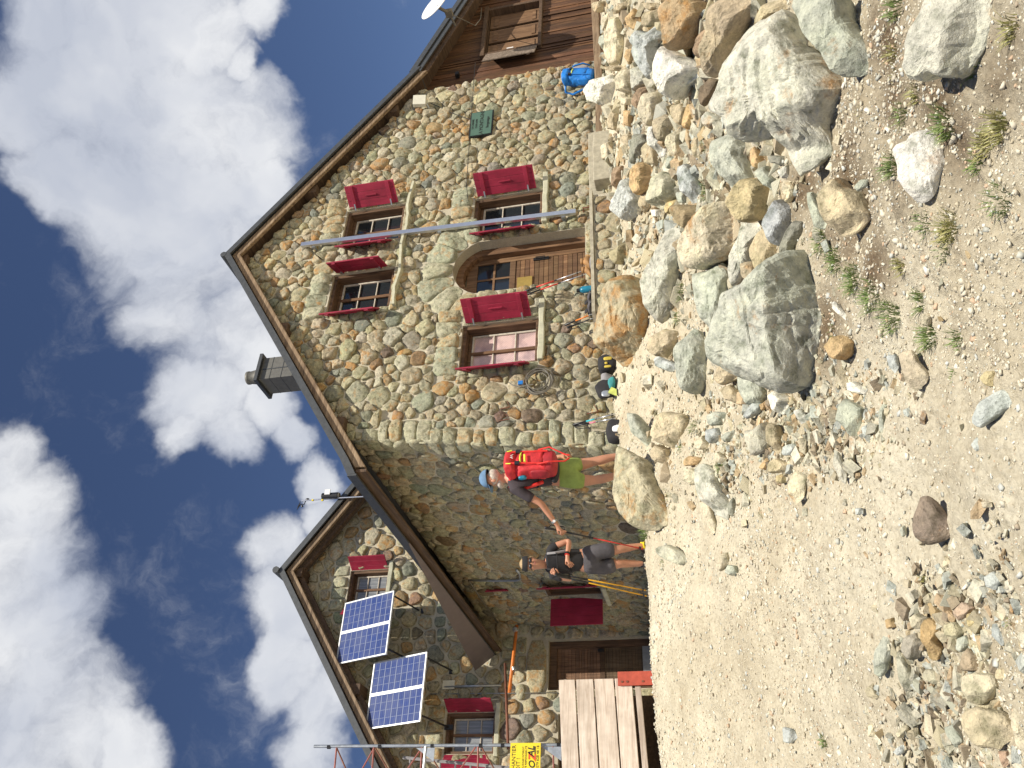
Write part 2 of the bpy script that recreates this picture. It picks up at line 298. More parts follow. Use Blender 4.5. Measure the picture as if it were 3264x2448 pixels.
M_GRASS = grassm('grass_blades', (.075,.13,.03), (.20,.27,.07)); M_DRYGRASS = grassm('yellowing_grass', (.17,.19,.05), (.40,.36,.14))

# ------------------------------------------------------------------ terrain
# (photo y of the column, photo x of the ground's upper edge, distance of that edge)
TT = [(2448,2112,9.3),(2330,2100,9.3),(2200,2086,9.4),(2000,2076,9.5),(1850,2070,9.6),(1700,2058,9.7),(1620,2040,9.9),(1520,1998,10.1),(1420,1975,10.9)]
WT = [(1320,1962),(1200,1950),(1100,1950),(1000,1958),(900,1960),(800,1965),(700,1945),(600,1940),(520,1930),(350,1925),(200,1925),(60,1905),(-100,1905)]
az_t, rc_t, zc_t = [], [], []
for (y, x, r_) in TT:
    d = ray(x, y); hd = math.hypot(d[0], d[1]); az_t.append(math.degrees(math.atan2(d[0], d[1]))); rc_t.append(r_); zc_t.append(EYE[2]+d[2]/hd*r_)
for (y, x) in WT:
    p_ = on(x, y, 1, 9.85 if y > 150 else 10.0); az_t.append(math.degrees(math.atan2(p_[0], p_[1]))); rc_t.append(math.hypot(p_[0], p_[1])); zc_t.append(p_[2])
def terrain(x, y, detail=True):
    x = np.asarray(x, float); y = np.asarray(y, float); az = np.degrees(np.arctan2(x, y)); r = np.hypot(x, y)+1e-6
    rc = np.interp(az, az_t, rc_t); zc = np.interp(az, az_t, zc_t)
    b_ = (zc - .1083*rc)/(rc*rc-3.6*rc); a_ = .1083-3.6*b_
    z = a_*r+b_*r*r; k_ = (zc-1.6)/rc
    zb = np.where(az > 31.2, zc + (r-rc)*.0, 1.6+k_*r-.006*(r-rc)); zb = np.where(r > 22, np.where(az > 31.2, zc, 1.6+k_*22)-(np.minimum(r, 150)-22)*.05, zb)
    z = np.where(r > rc, zb, z)
    back = np.clip((135-np.abs((az-36+180) % 360-180))/70, -1, 1); z = z*back
    if detail:
        w1 = np.clip((rc-r)/1.5, 0, 1)*np.clip(r/2, 0, 1)
        z = z + w1*(.05*np.sin(1.9*x+1.3*y+.5)*np.cos(2.3*y-1.1*x) + .025*np.sin(5.1*x-3.7*y)*np.sin(4.3*y+2.9*x))
    return z
def ghit(x, y, r0=2.2):
    d = ray(x, y); d = d/math.hypot(d[0], d[1]); rr = np.arange(r0, 19, .01); zz = EYE[2]+d[2]*rr; tz = terrain(d[0]*rr, d[1]*rr)
    i = np.argmax(zz < tz); i = i if (zz < tz).any() else int((az_i(d)-r0)/.01)
    i = min(i, len(rr)-1); return np.array([d[0]*rr[i], d[1]*rr[i], zz[i]])
def az_i(d): return float(np.interp(math.degrees(math.atan2(d[0], d[1])), az_t, rc_t))
def fbm(p, s, o=4):
    return noise.fractal(Vector((p[0]*s, p[1]*s, p[2]*s)), 1.0, 2.0, o)
def make_ground():
    azs = np.concatenate([np.linspace(-180, 4, 60)[:-1], np.linspace(4, 66, 560)[:-1], np.linspace(66, 180, 50)[:-1]])
    rs = np.concatenate([np.linspace(.2, 2.0, 10)[:-1], np.geomspace(2.0, 13.5, 430)[:-1], np.geomspace(13.5, 1500, 60)])
    A, Rr = np.meshgrid(np.radians(azs), rs); X = Rr*np.sin(A); Y = Rr*np.cos(A); Z = terrain(X, Y)
    n_, m_ = Z.shape
    # small-scale lumps
    msk = (Rr > 2) & (Rr < 13.4) & (np.degrees(A) > 4) & (np.degrees(A) < 66)
    idx = np.argwhere(msk)
    for i, j in idx:
        x, y = X[i, j], Y[i, j]
        Z[i, j] += .035*noise.noise((x*2.2, y*2.2, 0)) + .022*noise.noise((x*7, y*7, 3)) + .010*noise.noise((x*22, y*22, 7))
    vs = np.stack([X, Y, Z], -1).reshape(-1, 3); ii = np.arange(n_-1)[:, None]*m_; jj = np.arange(m_)[None, :]; j2 = (np.arange(m_)+1) % m_
    q = np.stack([ii+jj, ii+j2[None, :], ii+m_+j2[None, :], ii+m_+jj], -1).reshape(-1, 4)
    me = bpy.data.meshes.new('ground'); me.vertices.add(len(vs)); me.vertices.foreach_set('co', vs.ravel())
    me.loops.add(q.size); me.loops.foreach_set('vertex_index', q.ravel().astype(np.int32)); me.polygons.add(len(q))
    me.polygons.foreach_set('loop_start', np.arange(len(q), dtype=np.int32)*4); me.update(); me.validate()
    soil = np.zeros(len(vs)); C2 = vs[:, :2]  # mask for bare earth and for painted crevice shade in the rubble bank
    for (px, py, rr) in [(2050,100,.5),(2050,300,.5),(2060,450,.5),(2150,200,.5),(2150,400,.5),(2200,600,.45),(2120,600,.4),(2300,700,.4),(2400,850,.4),(2250,850,.35),(2330,330,.35),(2700,300,.35),(2720,520,.5),(2850,330,.3),(2690,750,.35),(2640,1050,.4),(2250,520,.4),(2560,620,.4),(2330,940,.25),(3180,200,.3),(3000,280,.35),(2790,850,.3),(2260,250,.3),(2870,560,.25),(3060,420,.3),(2820,130,.3),(2150,760,.2),(2080,520,.2)]:
        p_ = ghit(px, py); soil = np.maximum(soil, np.exp(-(((C2-p_[:2])**2).sum(1))/(rr*rr*.7)))
    at = me.color_attributes.new('soil', 'FLOAT_COLOR', 'POINT'); at.data.foreach_set('color', np.stack([soil, soil, soil, np.ones_like(soil)], -1).astype(np.float32).ravel())
    me.polygons.foreach_set('use_smooth', [True]*len(me.polygons)); me.materials.append(M_GROUND)
    o = link(bpy.data.objects.new('ground', me)); tag(o, kind='structure'); return o
make_ground()

# ------------------------------------------------------------------ rubble-stone masonry
PAL = [((.36,.33,.24), .11, 34), ((.385,.345,.25), .13, 30), ((.40,.355,.265), .14, 18), ((.31,.30,.235), .09, 16), ((.235,.24,.20), .04, 6), ((.37,.295,.195), .20, 10), ((.28,.19,.12), .16, 2.5), ((.38,.28,.17), .18, 4), ((.45,.415,.33), .05, 6), ((.20,.15,.115), .06, 1.2)]
PW = np.array([p_[2] for p_ in PAL], float); PW /= PW.sum()
def pick():
    c, a, _ = PAL[rng.choice(len(PAL), p=PW)]; j = rng.uniform(.86, 1.14); h = rng.normal(0, .008, 3)
    return (max(.03, c[0]*j+h[0]), max(.03, c[1]*j+h[1]), max(.03, c[2]*j+h[2]), a)
def clip(poly, n, d):           # keep points with n.p <= d
    out_ = []; m_ = len(poly)
    for i in range(m_):
        p, q = poly[i], poly[(i+1) % m_]; a = n[0]*p[0]+n[1]*p[1]-d; b = n[0]*q[0]+n[1]*q[1]-d
        if a <= 0: out_.append(p)
        if (a < 0 < b) or (b < 0 < a): s_ = a/(a-b); out_.append((p[0]+(q[0]-p[0])*s_, p[1]+(q[1]-p[1])*s_))
    return out_
def area(p): return .5*sum(p[i][0]*p[(i+1) % len(p)][1]-p[(i+1) % len(p)][0]*p[i][1] for i in range(len(p)))
def inside(pt, poly):
    c = False; n_ = len(poly)
    for i in range(n_):
        a, b = poly[i], poly[(i+1) % n_]
        if (a[1] > pt[1]) != (b[1] > pt[1]) and pt[0] < (b[0]-a[0])*(pt[1]-a[1])/(b[1]-a[1])+a[0]: c = not c
    return c
def masonry(region, holes, blocks, size, mp, gap=.012, prot=.045, sizes=(.75, 1.35), sub=16, asp=1.0, seed=1):
    """region: convex polygon (u,v); holes: convex polygons kept free; blocks: explicit dressed stones; mp maps (u,v,h) to world"""
    r2 = random.Random(seed); us = [p[0] for p in region]; vs = [p[1] for p in region]
    sites = []; grid = {}; cs = size
    tries = int(90*(max(us)-min(us))*(max(vs)-min(vs))/(size*size)*.35)
    obst = list(holes)+list(blocks)
    for _ in range(tries):
        u, v = r2.uniform(min(us), max(us)), r2.uniform(min(vs), max(vs))
        if not inside((u, v), region) or any(inside((u, v), h) for h in obst): continue
        rad = size*r2.choice([sizes[0], sizes[0], 1, 1, sizes[1]])*.5
        gx, gy = int(u/cs), int(v*asp/cs); ok = True
        for i in range(gx-2, gx+3):
            for j in range(gy-2, gy+3):
                for k_ in grid.get((i, j), []):
                    s_ = sites[k_]
                    if (s_[0]-u)**2+((s_[1]-v)*asp)**2 < ((s_[2]+rad)*.92)**2: ok = False; break
                if not ok: break
            if not ok: break
        if ok: grid.setdefault((gx, gy), []).append(len(sites)); sites.append((u, v, rad))
    polys = []
    for i, (u, v, rad) in enumerate(sites):
        B = size*1.5; poly = [(u-B, v-B), (u+B, v-B), (u+B, v+B), (u-B, v+B)]; gx, gy = int(u/cs), int(v*asp/cs)
        for a in range(gx-4, gx+5):
            for b in range(gy-4, gy+5):
                for k_ in grid.get((a, b), []):
                    if k_ == i or not poly: continue
                    s_ = sites[k_]; dx, dy = s_[0]-u, (s_[1]-v)*asp*asp; dd = dx*(s_[0]-u)+dy*(s_[1]-v)
                    if dd > (3.2*size)**2: continue
                    tt = .5+(rad*rad-s_[2]**2)*.8/(2*dd); mx, my = u+(s_[0]-u)*tt, v+(s_[1]-v)*tt
                    poly = clip(poly, (dx, dy), dx*mx+dy*my)
        n_ = len(region); sg = 1 if area(region) > 0 else -1
        for a in range(n_):
            p, q = region[a], region[(a+1) % n_]; nx, ny = (q[1]-p[1])*sg, -(q[0]-p[0])*sg; poly = clip(poly, (nx, ny), nx*p[0]+ny*p[1])
        for h in obst:
            if len(poly) < 3: break
            hx = [q[0] for q in h]; hy = [q[1] for q in h]; px = [q[0] for q in poly]; py = [q[1] for q in poly]
            if max(px) < min(hx) or min(px) > max(hx) or max(py) < min(hy) or min(py) > max(hy): continue
            sg2 = 1 if area(h) > 0 else -1; best = None
            for a in range(len(h)):
                p, q = h[a], h[(a+1) % len(h)]; nx, ny = (q[1]-p[1])*sg2, -(q[0]-p[0])*sg2; ln = math.hypot(nx, ny)+1e-9; dist = (nx*(u-p[0])+ny*(v-p[1]))/ln
                if best is None or dist > best[0]: best = (dist, -nx, -ny, -(nx*p[0]+ny*p[1]))
            poly = clip(poly, (best[1], best[2]), best[3])
        if len(poly) >= 3 and abs(area(poly)) > size*size*.08: polys.append((poly, False))
    polys += [(b, True) for b in blocks]
    mb = MB(); rings = [(1.0, -.25), (.985, .5), (.94, .85), (.80, 1.0), (.58, 1.03), (.3, 1.05)]
    for poly, dressed in polys:
        A_ = abs(area(poly)); cxx = sum(p[0] for p in poly)/len(poly); cyy = sum(p[1] for p in poly)/len(poly); r_ = []
        sg = 1 if area(poly) > 0 else -1; g = gap*(.55 if dressed else r2.uniform(.7, 1.5))
        for a in range(sub):
            th = 2*math.pi*(a+.5)/sub; dx, dy = math.cos(th), math.sin(th); best = 9
            for e in range(len(poly)):
                p, q = poly[e], poly[(e+1) % len(poly)]; nx, ny = (q[1]-p[1])*sg, -(q[0]-p[0])*sg; ln = math.hypot(nx, ny)+1e-9; nx /= ln; ny /= ln
                den_ = nx*dx+ny*dy
                if den_ > 1e-6: best = min(best, max(.01, (nx*(p[0]-cxx)+ny*(p[1]-cyy)-g)/den_))
            r_.append(best)
        for _ in range(1): r_ = [min(r_[i], .66*r_[i]+.17*(r_[i-1]+r_[(i+1) % sub])) if not dressed else min(r_[i], .8*r_[i]+.1*(r_[i-1]+r_[(i+1) % sub])) for i in range(sub)]
        if not dressed:
            ph = r2.uniform(0, 6); r_ = [x*(1+.05*math.sin(3*i*.39+ph)+r2.uniform(-.05, .02)) for i, x in enumerate(r_)]
        col = pick() if not dressed else ((.38,.365,.275,.08), (.41,.395,.30,.07), (.35,.355,.27,.11), (.39,.345,.24,.16))[r2.randrange(4)]
        h0 = prot*r2.uniform(.65, 1.35)*min(1.25, math.sqrt(A_)/size+.25); tx, ty = r2.uniform(-.22, .22), r2.uniform(-.22, .22); vs_ = []
        fac = [(r2.uniform(0, 6.28), r2.uniform(.35, .8)) for _ in range(3)]
        for (s_, hh) in rings:
            for a in range(sub):
                th = 2*math.pi*(a+.5)/sub; du, dv = r_[a]*s_*math.cos(th), r_[a]*s_*math.sin(th); h = h0*hh
                if hh > .3:
                    h += tx*du+ty*dv + r2.uniform(-1, 1)*h0*.16
                    for (fa, fd) in fac:
                        e = (du*math.cos(fa)+dv*math.sin(fa))/max(.02, math.sqrt(A_)*.5)-fd
                        if e > 0: h -= e*h0*1.1
                    h = max(h, h0*.12)
                vs_.append(mp(cxx+du, cyy+dv, h))
        vs_.append(mp(cxx, cyy, h0*1.08)); fs_ = []; nr = len(rings)
        for i in range(nr-1):
            for a in range(sub): b = (a+1) % sub; fs_.append((i*sub+a, i*sub+b, (i+1)*sub+b, (i+1)*sub+a))
        for a in range(sub): fs_.append(((nr-1)*sub+a, (nr-1)*sub+(a+1) % sub, nr*sub))
        mb.add(vs_, fs_, col)
    return mb
def tess_face(mb, outer, holes, mp):
    loops = [[Vector((p[0], p[1], 0)) for p in outer]]+[[Vector((p[0], p[1], 0)) for p in h] for h in holes]
    flat = [p for l_ in loops for p in l_]; tr = tessellate_polygon(loops); mb.add([mp(p.x, p.y) for p in flat], [tuple(t_) for t_ in tr])
def rect(x0, x1, z0, z1): return [(x0, z0), (x1, z0), (x1, z1), (x0, z1)]

# ================================================================== STONE HUT (gabled front at y = 10.2)
YF = 10.2; RX, RZ, SL = 10.757, 9.846, .668
def xL(z): return 6.10+(z-2.2)*.1232
def roofz(x): return RZ-SL*abs(x-RX)
hut = thing('stone_hut', (10.4, 12, 3.0), 'large gabled mountain hut of rounded rubble stones with crimson shutters and an arched door', 'hut')
wins = {'LL': (7.79, 8.66, 3.96, 5.22), 'LR': (10.72, 11.60, 3.96, 5.22), 'UL': (9.28, 10.18, 6.56, 7.72), 'UR': (10.88, 11.78, 6.56, 7.72)}
DX0, DX1, DZ0, DZS, DCX = 9.33, 10.50, 3.22, 5.08, 9.915
ARC_R, ARC_Z = .617, 4.883
def arc(r, a): return (DCX+r*math.sin(R(a)), ARC_Z+r*math.cos(R(a)))
doorhole = [(DX0, DZ0), (DX1, DZ0), (DX1, DZS)] + [arc(ARC_R, a) for a in (60, 42, 21, 0, -21, -42, -60)] + [(DX0, DZS)]
holes = [rect(*wins[k_]) for k_ in wins]+[doorhole]
facade = [(6.10, 2.2), (15.1, 2.2), (15.1, roofz(15.1)-.26), (RX, RZ-.26), (6.67, roofz(6.67)-.26)]
blocks = []
rb = random.Random(3)
def row(x0, x1, z0, z1, n, lean=.0):
    xs = [x0+(x1-x0)*(i/n)+(rb.uniform(-.03, .03) if 0 < i < n else 0) for i in range(n+1)]
    for i in range(n): blocks.append([(xs[i], z0), (xs[i+1], z0), (xs[i+1]+.01, z1+rb.uniform(-.03, .03)), (xs[i]+.01, z1+rb.uniform(-.03, .03))])
for k_, (x0, x1, z0, z1) in wins.items():
    row(x0-.10, x1+.32, z1+.03, z1+.42, 5 if k_ != 'UR' else 6)
    if k_[1] == 'L':                                     # dressed jamb stones on the left
        zz = z0
        while zz < z1-.1:
            h_ = rb.uniform(.14, .26); wd = rb.uniform(.14, .24); h_ = min(h_, z1-zz); blocks.append(rect(x0-wd, x0-.005, zz, zz+h_)); zz += h_
    zz = z0
    while zz < z1-.1:
        h_ = min(rb.uniform(.14, .26), z1-zz); wd = rb.uniform(.14, .26); blocks.append(rect(x1+.005, x1+wd, zz, zz+h_)); zz += h_
angs = [-78, -56, -34, -11, 13, 35, 57, 78]
for i in range(7):
    r1 = 1.17+rb.uniform(-.05, .08); a, b = angs[i], angs[i+1]; blocks.append([arc(ARC_R+.01, a), arc(r1, a), arc(r1+.03, (a+b)/2), arc(r1, b), arc(ARC_R+.01, b)])
blocks = [[p for p in b_] for b_ in blocks]
blocks = [b_ for b_ in blocks if not (min(p[0] for p in b_) < 10.7 and max(p[0] for p in b_) > 10.52 and min(p[1] for p in b_) < 5.0 and max(p[1] for p in b_) > 5.5 and False)]
wall = MB(); mpF = lambda u, v, h=0: (u, YF-h, v)
tess_face(wall, facade, holes, mpF)
for hpoly in holes:                                     # reveals
    for i in range(len(hpoly)):
        p, q = hpoly[i], hpoly[(i+1) % len(hpoly)]; wall.add([(p[0], YF, p[1]), (q[0], YF, q[1]), (q[0], YF+.42, q[1]), (p[0], YF+.42, p[1])], [(0, 1, 2, 3)])
    wall.add([(p[0], YF+.42, p[1]) for p in hpoly], [tuple(range(len(hpoly)))])
# left flank, battered
SWIN = rect(15.55, 16.15, 3.85, 4.98)
zs_ = [1.9, 6.7, 6.82]
side = [(YF, 1.9), (18.0, 1.9), (18.0, 6.82), (YF, 6.82)]
mpS = lambda u, v, h=0: (xL(v)-h, u, v)
for (y0, y1, z0, z1) in [(YF, 15.55, 1.9, 6.82), (16.15, 18.0, 1.9, 6.82), (15.55, 16.15, 1.9, 3.85), (15.55, 16.15, 4.98, 6.82)]:
    wall.add([mpS(y0, z0), mpS(y1, z0), mpS(y1, z1), mpS(y0, z1)], [(0, 1, 2, 3)])
for i in range(4):
    p, q = SWIN[i], SWIN[(i+1) % 4]; a, b = mpS(*p), mpS(*q); wall.add([a, b, (b[0]+.3, b[1], b[2]), (a[0]+.3, a[1], a[2])], [(0, 1, 2, 3)])
wall.add([(xL(p[1])+.3, p[0], p[1]) for p in SWIN], [(0, 1, 2, 3)])
wall.add([(15.1, YF, 2.2), (15.1, 18.2, 2.2), (15.1, 18.2, 6.15), (15.1, YF, 6.15)], [(0, 1, 2, 3)])
wall.build('wall', M_MORTAR, hut)
zz = 2.3; kq = 0
while zz < 6.6:                                          # quoins of the left corner
    h_ = rb.uniform(.17, .27); wd = rb.choice([.22, .38]) + rb.uniform(-.03, .04); blocks.append([(xL(zz)-.035, zz), (xL(zz)+wd, zz), (xL(zz+h_)+wd, zz+h_-.005), (xL(zz+h_)-.035, zz+h_-.005)]); zz += h_
fs = masonry(facade, holes, blocks, .27, mpF, gap=.007, prot=.056, sizes=(.5, 1.4), seed=11, sub=22)
fs.build('facing_stones', M_WALLSTONE, hut, smooth=True)
ss = masonry(side, [SWIN], [rect(14.1, 15.0, 5.15, 5.85)]+[rect(YF-.045, YF+rb.uniform(.22, .4), 2.3+i*.24, 2.3+i*.24+.235) for i in range(18)], .27, mpS, gap=.007, prot=.032, sizes=(.55, 1.4), seed=5)
ss.build('flank_stones', M_WALLSTONE, hut, smooth=True)
# back wall (not seen)
MB().box((6.65, 18.15, 2), (15.05, 18.2, 6.4)).build('back_wall', M_MORTAR, hut)

def shutter(parent, hinge, dirv, z0, z1, wd, face, mat=None, name='shutter'):
    """hinge (x,y), dirv unit (dx,dy) away from the hinge, face +1/-1 side on which the ledges sit"""
    mat = mat or M_RED; d = np.array([dirv[0], dirv[1], 0.]); d /= np.linalg.norm(d); n = np.array([-d[1], d[0], 0.])*face
    h = np.array([hinge[0], hinge[1], 0.]); zc = (z0+z1)/2; mb = MB(); nb = 3
    for i in range(nb):                                  # boards
        mb.obox(h+d*(wd*(i+.5)/nb)+np.array([0, 0, zc]), d*(wd/nb/2-.0015), n*(.013 if i != 1 else .0145), np.array([0, 0, (z1-z0)/2]))
    for zz in (z0+.13*(z1-z0)/1.0, z1-.13*(z1-z0)/1.0):
        mb.obox(h+d*(wd/2)+n*.024+np.array([0, 0, zz]), d*(wd/2-.012), n*.012, np.array([0, 0, .034]))
    mb.obox(h+d*(wd*.5)+n*.022+np.array([0, 0, zc]), d*.012, n*.010, np.array([0, 0, .11]))
    o = mb.build(name, mat, parent); bev(o, .004, 1)
    for zz in (z0+.13*(z1-z0), z1-.13*(z1-z0)): MB().obox(h+d*.03+n*.040+np.array([0, 0, zz]), d*.06, n*.003, np.array([0, 0, .012])).build('hinge', M_GALV, parent)
    return o
def window(parent, x0, x1, z0, z1, yw, glass, cols=2, rows=3, sill=True, depth=.26, sillx=(0, .3), pad=.06):
    win = MB(); d0, d1 = yw+.045, yw+depth                # timber lining set inside the stone
    win.box((x0, d0, z0), (x0+pad, d1, z1)); win.box((x1-pad, d0, z0), (x1, d1, z1))
    win.box((x0+pad, d0+.004, z1-pad), (x1-pad, d1, z1)); win.box((x0+pad, d0-.01, z0), (x1-pad, d1, z0+pad))
    win.box((x0+pad, d1-.05, z1-pad-.05), (x1-pad, d1-.01, z1-pad-.002))
    root = win.build('window', M_WREV, parent); bev(root, .006, 2)
    a0, a1, b0, b1 = x0+pad+.01, x1-pad-.01, z0+pad+.01, z1-pad-.055; fr = MB(); t_ = .032; yy = d1-.045
    fr.box((a0, yy, b0), (a0+t_, yy+.03, b1)); fr.box((a1-t_, yy, b0), (a1, yy+.03, b1)); fr.box((a0+t_, yy, b0), (a1-t_, yy+.029, b0+t_)); fr.box((a0+t_, yy, b1-t_), (a1-t_, yy+.029, b1))
    for i in range(1, rows): zz = b0+(b1-b0)*i/rows; fr.box((a0+t_, yy+.004, zz-.010), (a1-t_, yy+.026, zz+.010))
    bev(fr.build('frame', M_FRAMEPAINT, root), .003, 1)
    mu = MB()
    for i in range(1, cols): xx = a0+(a1-a0)*i/cols; mu.box((xx-.028, yy-.012, b0+.002), (xx+.028, yy+.02, b1-.002))
    if cols > 1: bev(mu.build('mullion', M_WDOOR, root), .003, 1)
    MB().box((a0+.01, yy+.031, b0+.01), (a1-.01, yy+.036, b1-.01)).build('pane', glass, root)
    if sill:
        s_ = MB(); xs = np.linspace(x0-.05+sillx[0], x1+sillx[1], 9); rr = random.Random(int(x0*100)); top = []; 
        for i, xx in enumerate(xs): top.append((xx, rr.uniform(-.008, .008), rr.uniform(-.012, .012), rr.uniform(-.012, .012)))
        vs_ = []
        for (xx, a, b, c_) in top: vs_ += [(xx, yw-.13+c_, z0-.015+a), (xx, yw+.14, z0-.002+a), (xx, yw+.14, z0-.10), (xx, yw-.12+c_, z0-.105+b)]
        fsl = [(0, 1, 2, 3), tuple(8*4+j for j in (3, 2, 1, 0))]
        for i in range(8):
            for j in range(4): fsl.append((i*4+j, i*4+(j+1) % 4, (i+1)*4+(j+1) % 4, (i+1)*4+j))
        s_.add(vs_, fsl); bev(s_.build('sill', M_SILL, root), .012, 2)
    return root
for k_, (x0, x1, z0, z1) in wins.items():
    wr = window(hut, x0, x1, z0, z1, YF, M_CURTAIN if k_ == 'LL' else M_GLASS, sill=(k_ in ('LL', 'LR')))
    if k_ == 'LL': wr['label'] = 'ground floor window left of the door, checked curtains behind the panes'
    sh = 1.08 if k_[0] == 'L' else .96; zt = z1-.06
    shutter(wr, (x1+.015, YF-.035), {'LL': (.42, -.91), 'LR': (.42, -.91), 'UL': (-.33, -.94), 'UR': (.5, -.87)}[k_], zt-sh, zt, .43, -1)
    vx = math.atan2(x0, YF)-.10; shutter(wr, (x0-.01, YF+.03), (-math.sin(vx), -math.cos(vx)), zt-sh, zt, .43, -1)
# thin stone ledge under the upper windows
lg = MB(); n_ = 24; vs_ = []; rr = random.Random(4)
for i in range(n_+1):
    xx = 9.22+(12.2-9.22)*i/n_; zz = 6.47+.02*math.sin(i*.7)+rr.uniform(-.008, .008); q = .13+rr.uniform(-.012, .012)
    vs_ += [(xx, YF-q, zz), (xx, YF+.03, zz+.01), (xx, YF+.03, zz-.06), (xx, YF-q, zz-.045)]
fsl = [(0, 1, 2, 3), tuple(n_*4+j for j in (3, 2, 1, 0))]+[(i*4+j, i*4+(j+1) % 4, (i+1)*4+(j+1) % 4, (i+1)*4+j) for i in range(n_) for j in range(4)]
lg.add(vs_, fsl).build('ledge', M_SILL, hut)
# arched door
dr = MB(); yd = YF+.36; d_in = .14
arcp = lambda r, a, y: (DCX+r*math.sin(R(a)), y, ARC_Z+r*math.cos(R(a)))
dr.box((DX0, YF+.2, DZ0), (DX0+d_in, yd, DZS)); dr.box((DX1-d_in, YF+.2, DZ0), (DX1, yd, DZS))
A_ = list(range(-70, 71, 14))
for i in range(len(A_)-1):
    a, b = A_[i], A_[i+1]; q = [arcp(ARC_R, a, YF+.2), arcp(ARC_R, b, YF+.2), arcp(ARC_R-.13, b, YF+.2), arcp(ARC_R-.13, a, YF+.2)]; dr.prism(q, (0, .16, 0))
door = dr.build('door', M_WDOOR, hut); bev(door, .01, 2)
lf = MB(); bx = np.linspace(DX0+d_in, DX1-d_in, 4)
zs = DZ0+.02; nb = 15
z_mid = 4.48
for i in range(nb):                                     # lower half: horizontal boards
    a = zs+(z_mid-zs)*i/nb; b = zs+(z_mid-zs)*(i+1)/nb; c_ = rb.uniform(.7, 1.25); lf.box((DX0+d_in+.10, yd-.02-rb.uniform(0, .006), a+.004), (DX1-d_in-.10, yd+.02, b-.003), (c_, c_*rb.uniform(.93, 1.03), c_*.95, 0))
one = (1, 1, 1, 0)
lf.box((DX0+d_in, yd-.035, zs), (DX0+d_in+.10, yd+.02, 5.3), one); lf.box((DX1-d_in-.10, yd-.035, zs), (DX1-d_in, yd+.02, 5.3), one)
lf.box((DX0+d_in+.10, yd-.034, z_mid), (DX1-d_in-.10, yd+.02, z_mid+.10), (.7, .7, .7, 0))
lf.box((DX0+d_in+.10, yd-.034, 5.16), (DX1-d_in-.10, yd+.02, 5.34), one)
lf.box((DCX-.02, yd-.02, z_mid+.1), (DCX+.02, yd+.0, 5.16), one); lf.box((DX0+d_in+.1, yd-.019, 4.84), (DX1-d_in-.1, yd-.001, 4.88), one)
bev(lf.build('door_leaf', M_WDOORB, door), .004, 1)
MB().box((DX0+d_in+.09, yd-.005, z_mid+.09), (DX1-d_in-.09, yd+.002, 5.17)).build('pane', M_GLASS, door)
MB().box((DX0+.28, yd-.045, 4.18), (DX0+.52, yd-.03, 4.44)).build('notice_plate', M_BRASS, door)
hd = MB().tube([(DX1-.27, yd-.03, 4.12), (DX1-.27, yd-.09, 4.12), (DX1-.27, yd-.09, 3.96), (DX1-.27, yd-.03, 3.96)], .009, 6); hd.box((DX1-.30, yd-.045, 3.9), (DX1-.24, yd-.03, 4.17)); hd.build('handle', M_DARKMETAL, door)
# roof
def slab(mb, pts_top, thick, y0, y1, col=None):        # polyline (x,z) extruded in y, given vertical thickness
    n_ = len(pts_top); pr = list(pts_top)+[(p[0], p[1]-thick) for p in reversed(pts_top)]
    for i in range(n_-1):
        a, b = pts_top[i], pts_top[i+1]; q = [(a[0], y0, a[1]), (b[0], y0, b[1]), (b[0], y0, b[1]-thick), (a[0], y0, a[1]-thick)]; mb.prism(q, (0, y1-y0, 0), col)
RL = [(5.88, roofz(5.98)-.04), (6.15, roofz(6.15)), (RX, RZ), (15.5, roofz(15.5))]
YR = 9.90
rm = MB(); slab(rm, RL, .055, YR, 18.3); slab(rm, [(x, z+.012) for x, z in RL], .125, YR-.035, YR)
rm.tube([(RX, YR-.04, RZ+.02), (RX, 18.3, RZ+.02)], .06, 8)
rm.box((5.85, YR-.03, RL[0][1]-.13), (5.88, 18, RL[0][1]+.01))
roof = rm.build('roof', M_SLATE, hut)
bb = MB(); slab(bb, [(x, z-.125) for x, z in [(6.02, roofz(6.02)), (RX, RZ), (15.42, roofz(15.42))]], .165, YR+.03, YR+.10)
bev(bb.build('bargeboard', M_WBARGE, roof), .012, 2)
so_ = MB(); slab(so_, [(x, z-.06) for x, z in [(6.0, roofz(6.0)), (RX, RZ), (15.42, roofz(15.42))]], .05, YR+.105, 18.1)
ez = RL[0][1]; so_.box((5.93, YR+.02, ez-.25), (5.975, 17.98, ez-.09))
so_.build('soffit', M_WDARK, roof)
fl = MB(); A0 = on(1302, 1734, 0, 5.83); B0 = on(1574, 2092, 0, 5.83); C0 = on(1515, 2138, 1, B0[1]-.1)
fl.prism([A0, B0, C0], (0.02, .0, -.02)); fl.build('roof_flashing', M_PURPLE, roof)
for (px, py) in [(788, 822), (915, 1040), (1078, 1345), (1011, 598), (1250, 345)]:
    c_ = on(px, py, 1, 10.02); zt = roofz(c_[0])-.13; MB_ = MB()
    s_ = SL if c_[0] < RX-.2 else (-SL if c_[0] > RX+.2 else 0)
    q = [(c_[0]-.10, 10.0, zt-.10*s_), (c_[0]+.10, 10.0, zt+.10*s_), (c_[0]+.10, 10.03, zt-.23), (c_[0]-.10, 10.03, zt-.23)]
    MB_.prism(q, (0, .25, 0)); bev(MB_.build('purlin', M_WDARK, roof), .012, 2)
ch = MB(); ch.box((9.84, 12.5, 9.0), (10.37, 13.03, 10.28)); chim = ch.build('chimney', M_CHIM, roof)
st = MB()
for zz in (9.55, 9.80, 10.05): st.box((9.835, 12.495, zz), (10.375, 13.035, zz+.008))
st.box((10.07, 12.492, 9.7), (10.09, 12.5, 10.25)); st.build('seam', M_SLATE, chim)
cp = MB(); cp.box((9.77, 12.42, 10.28), (10.44, 13.11, 10.35)); cp.build('cap', M_SLATE, chim)
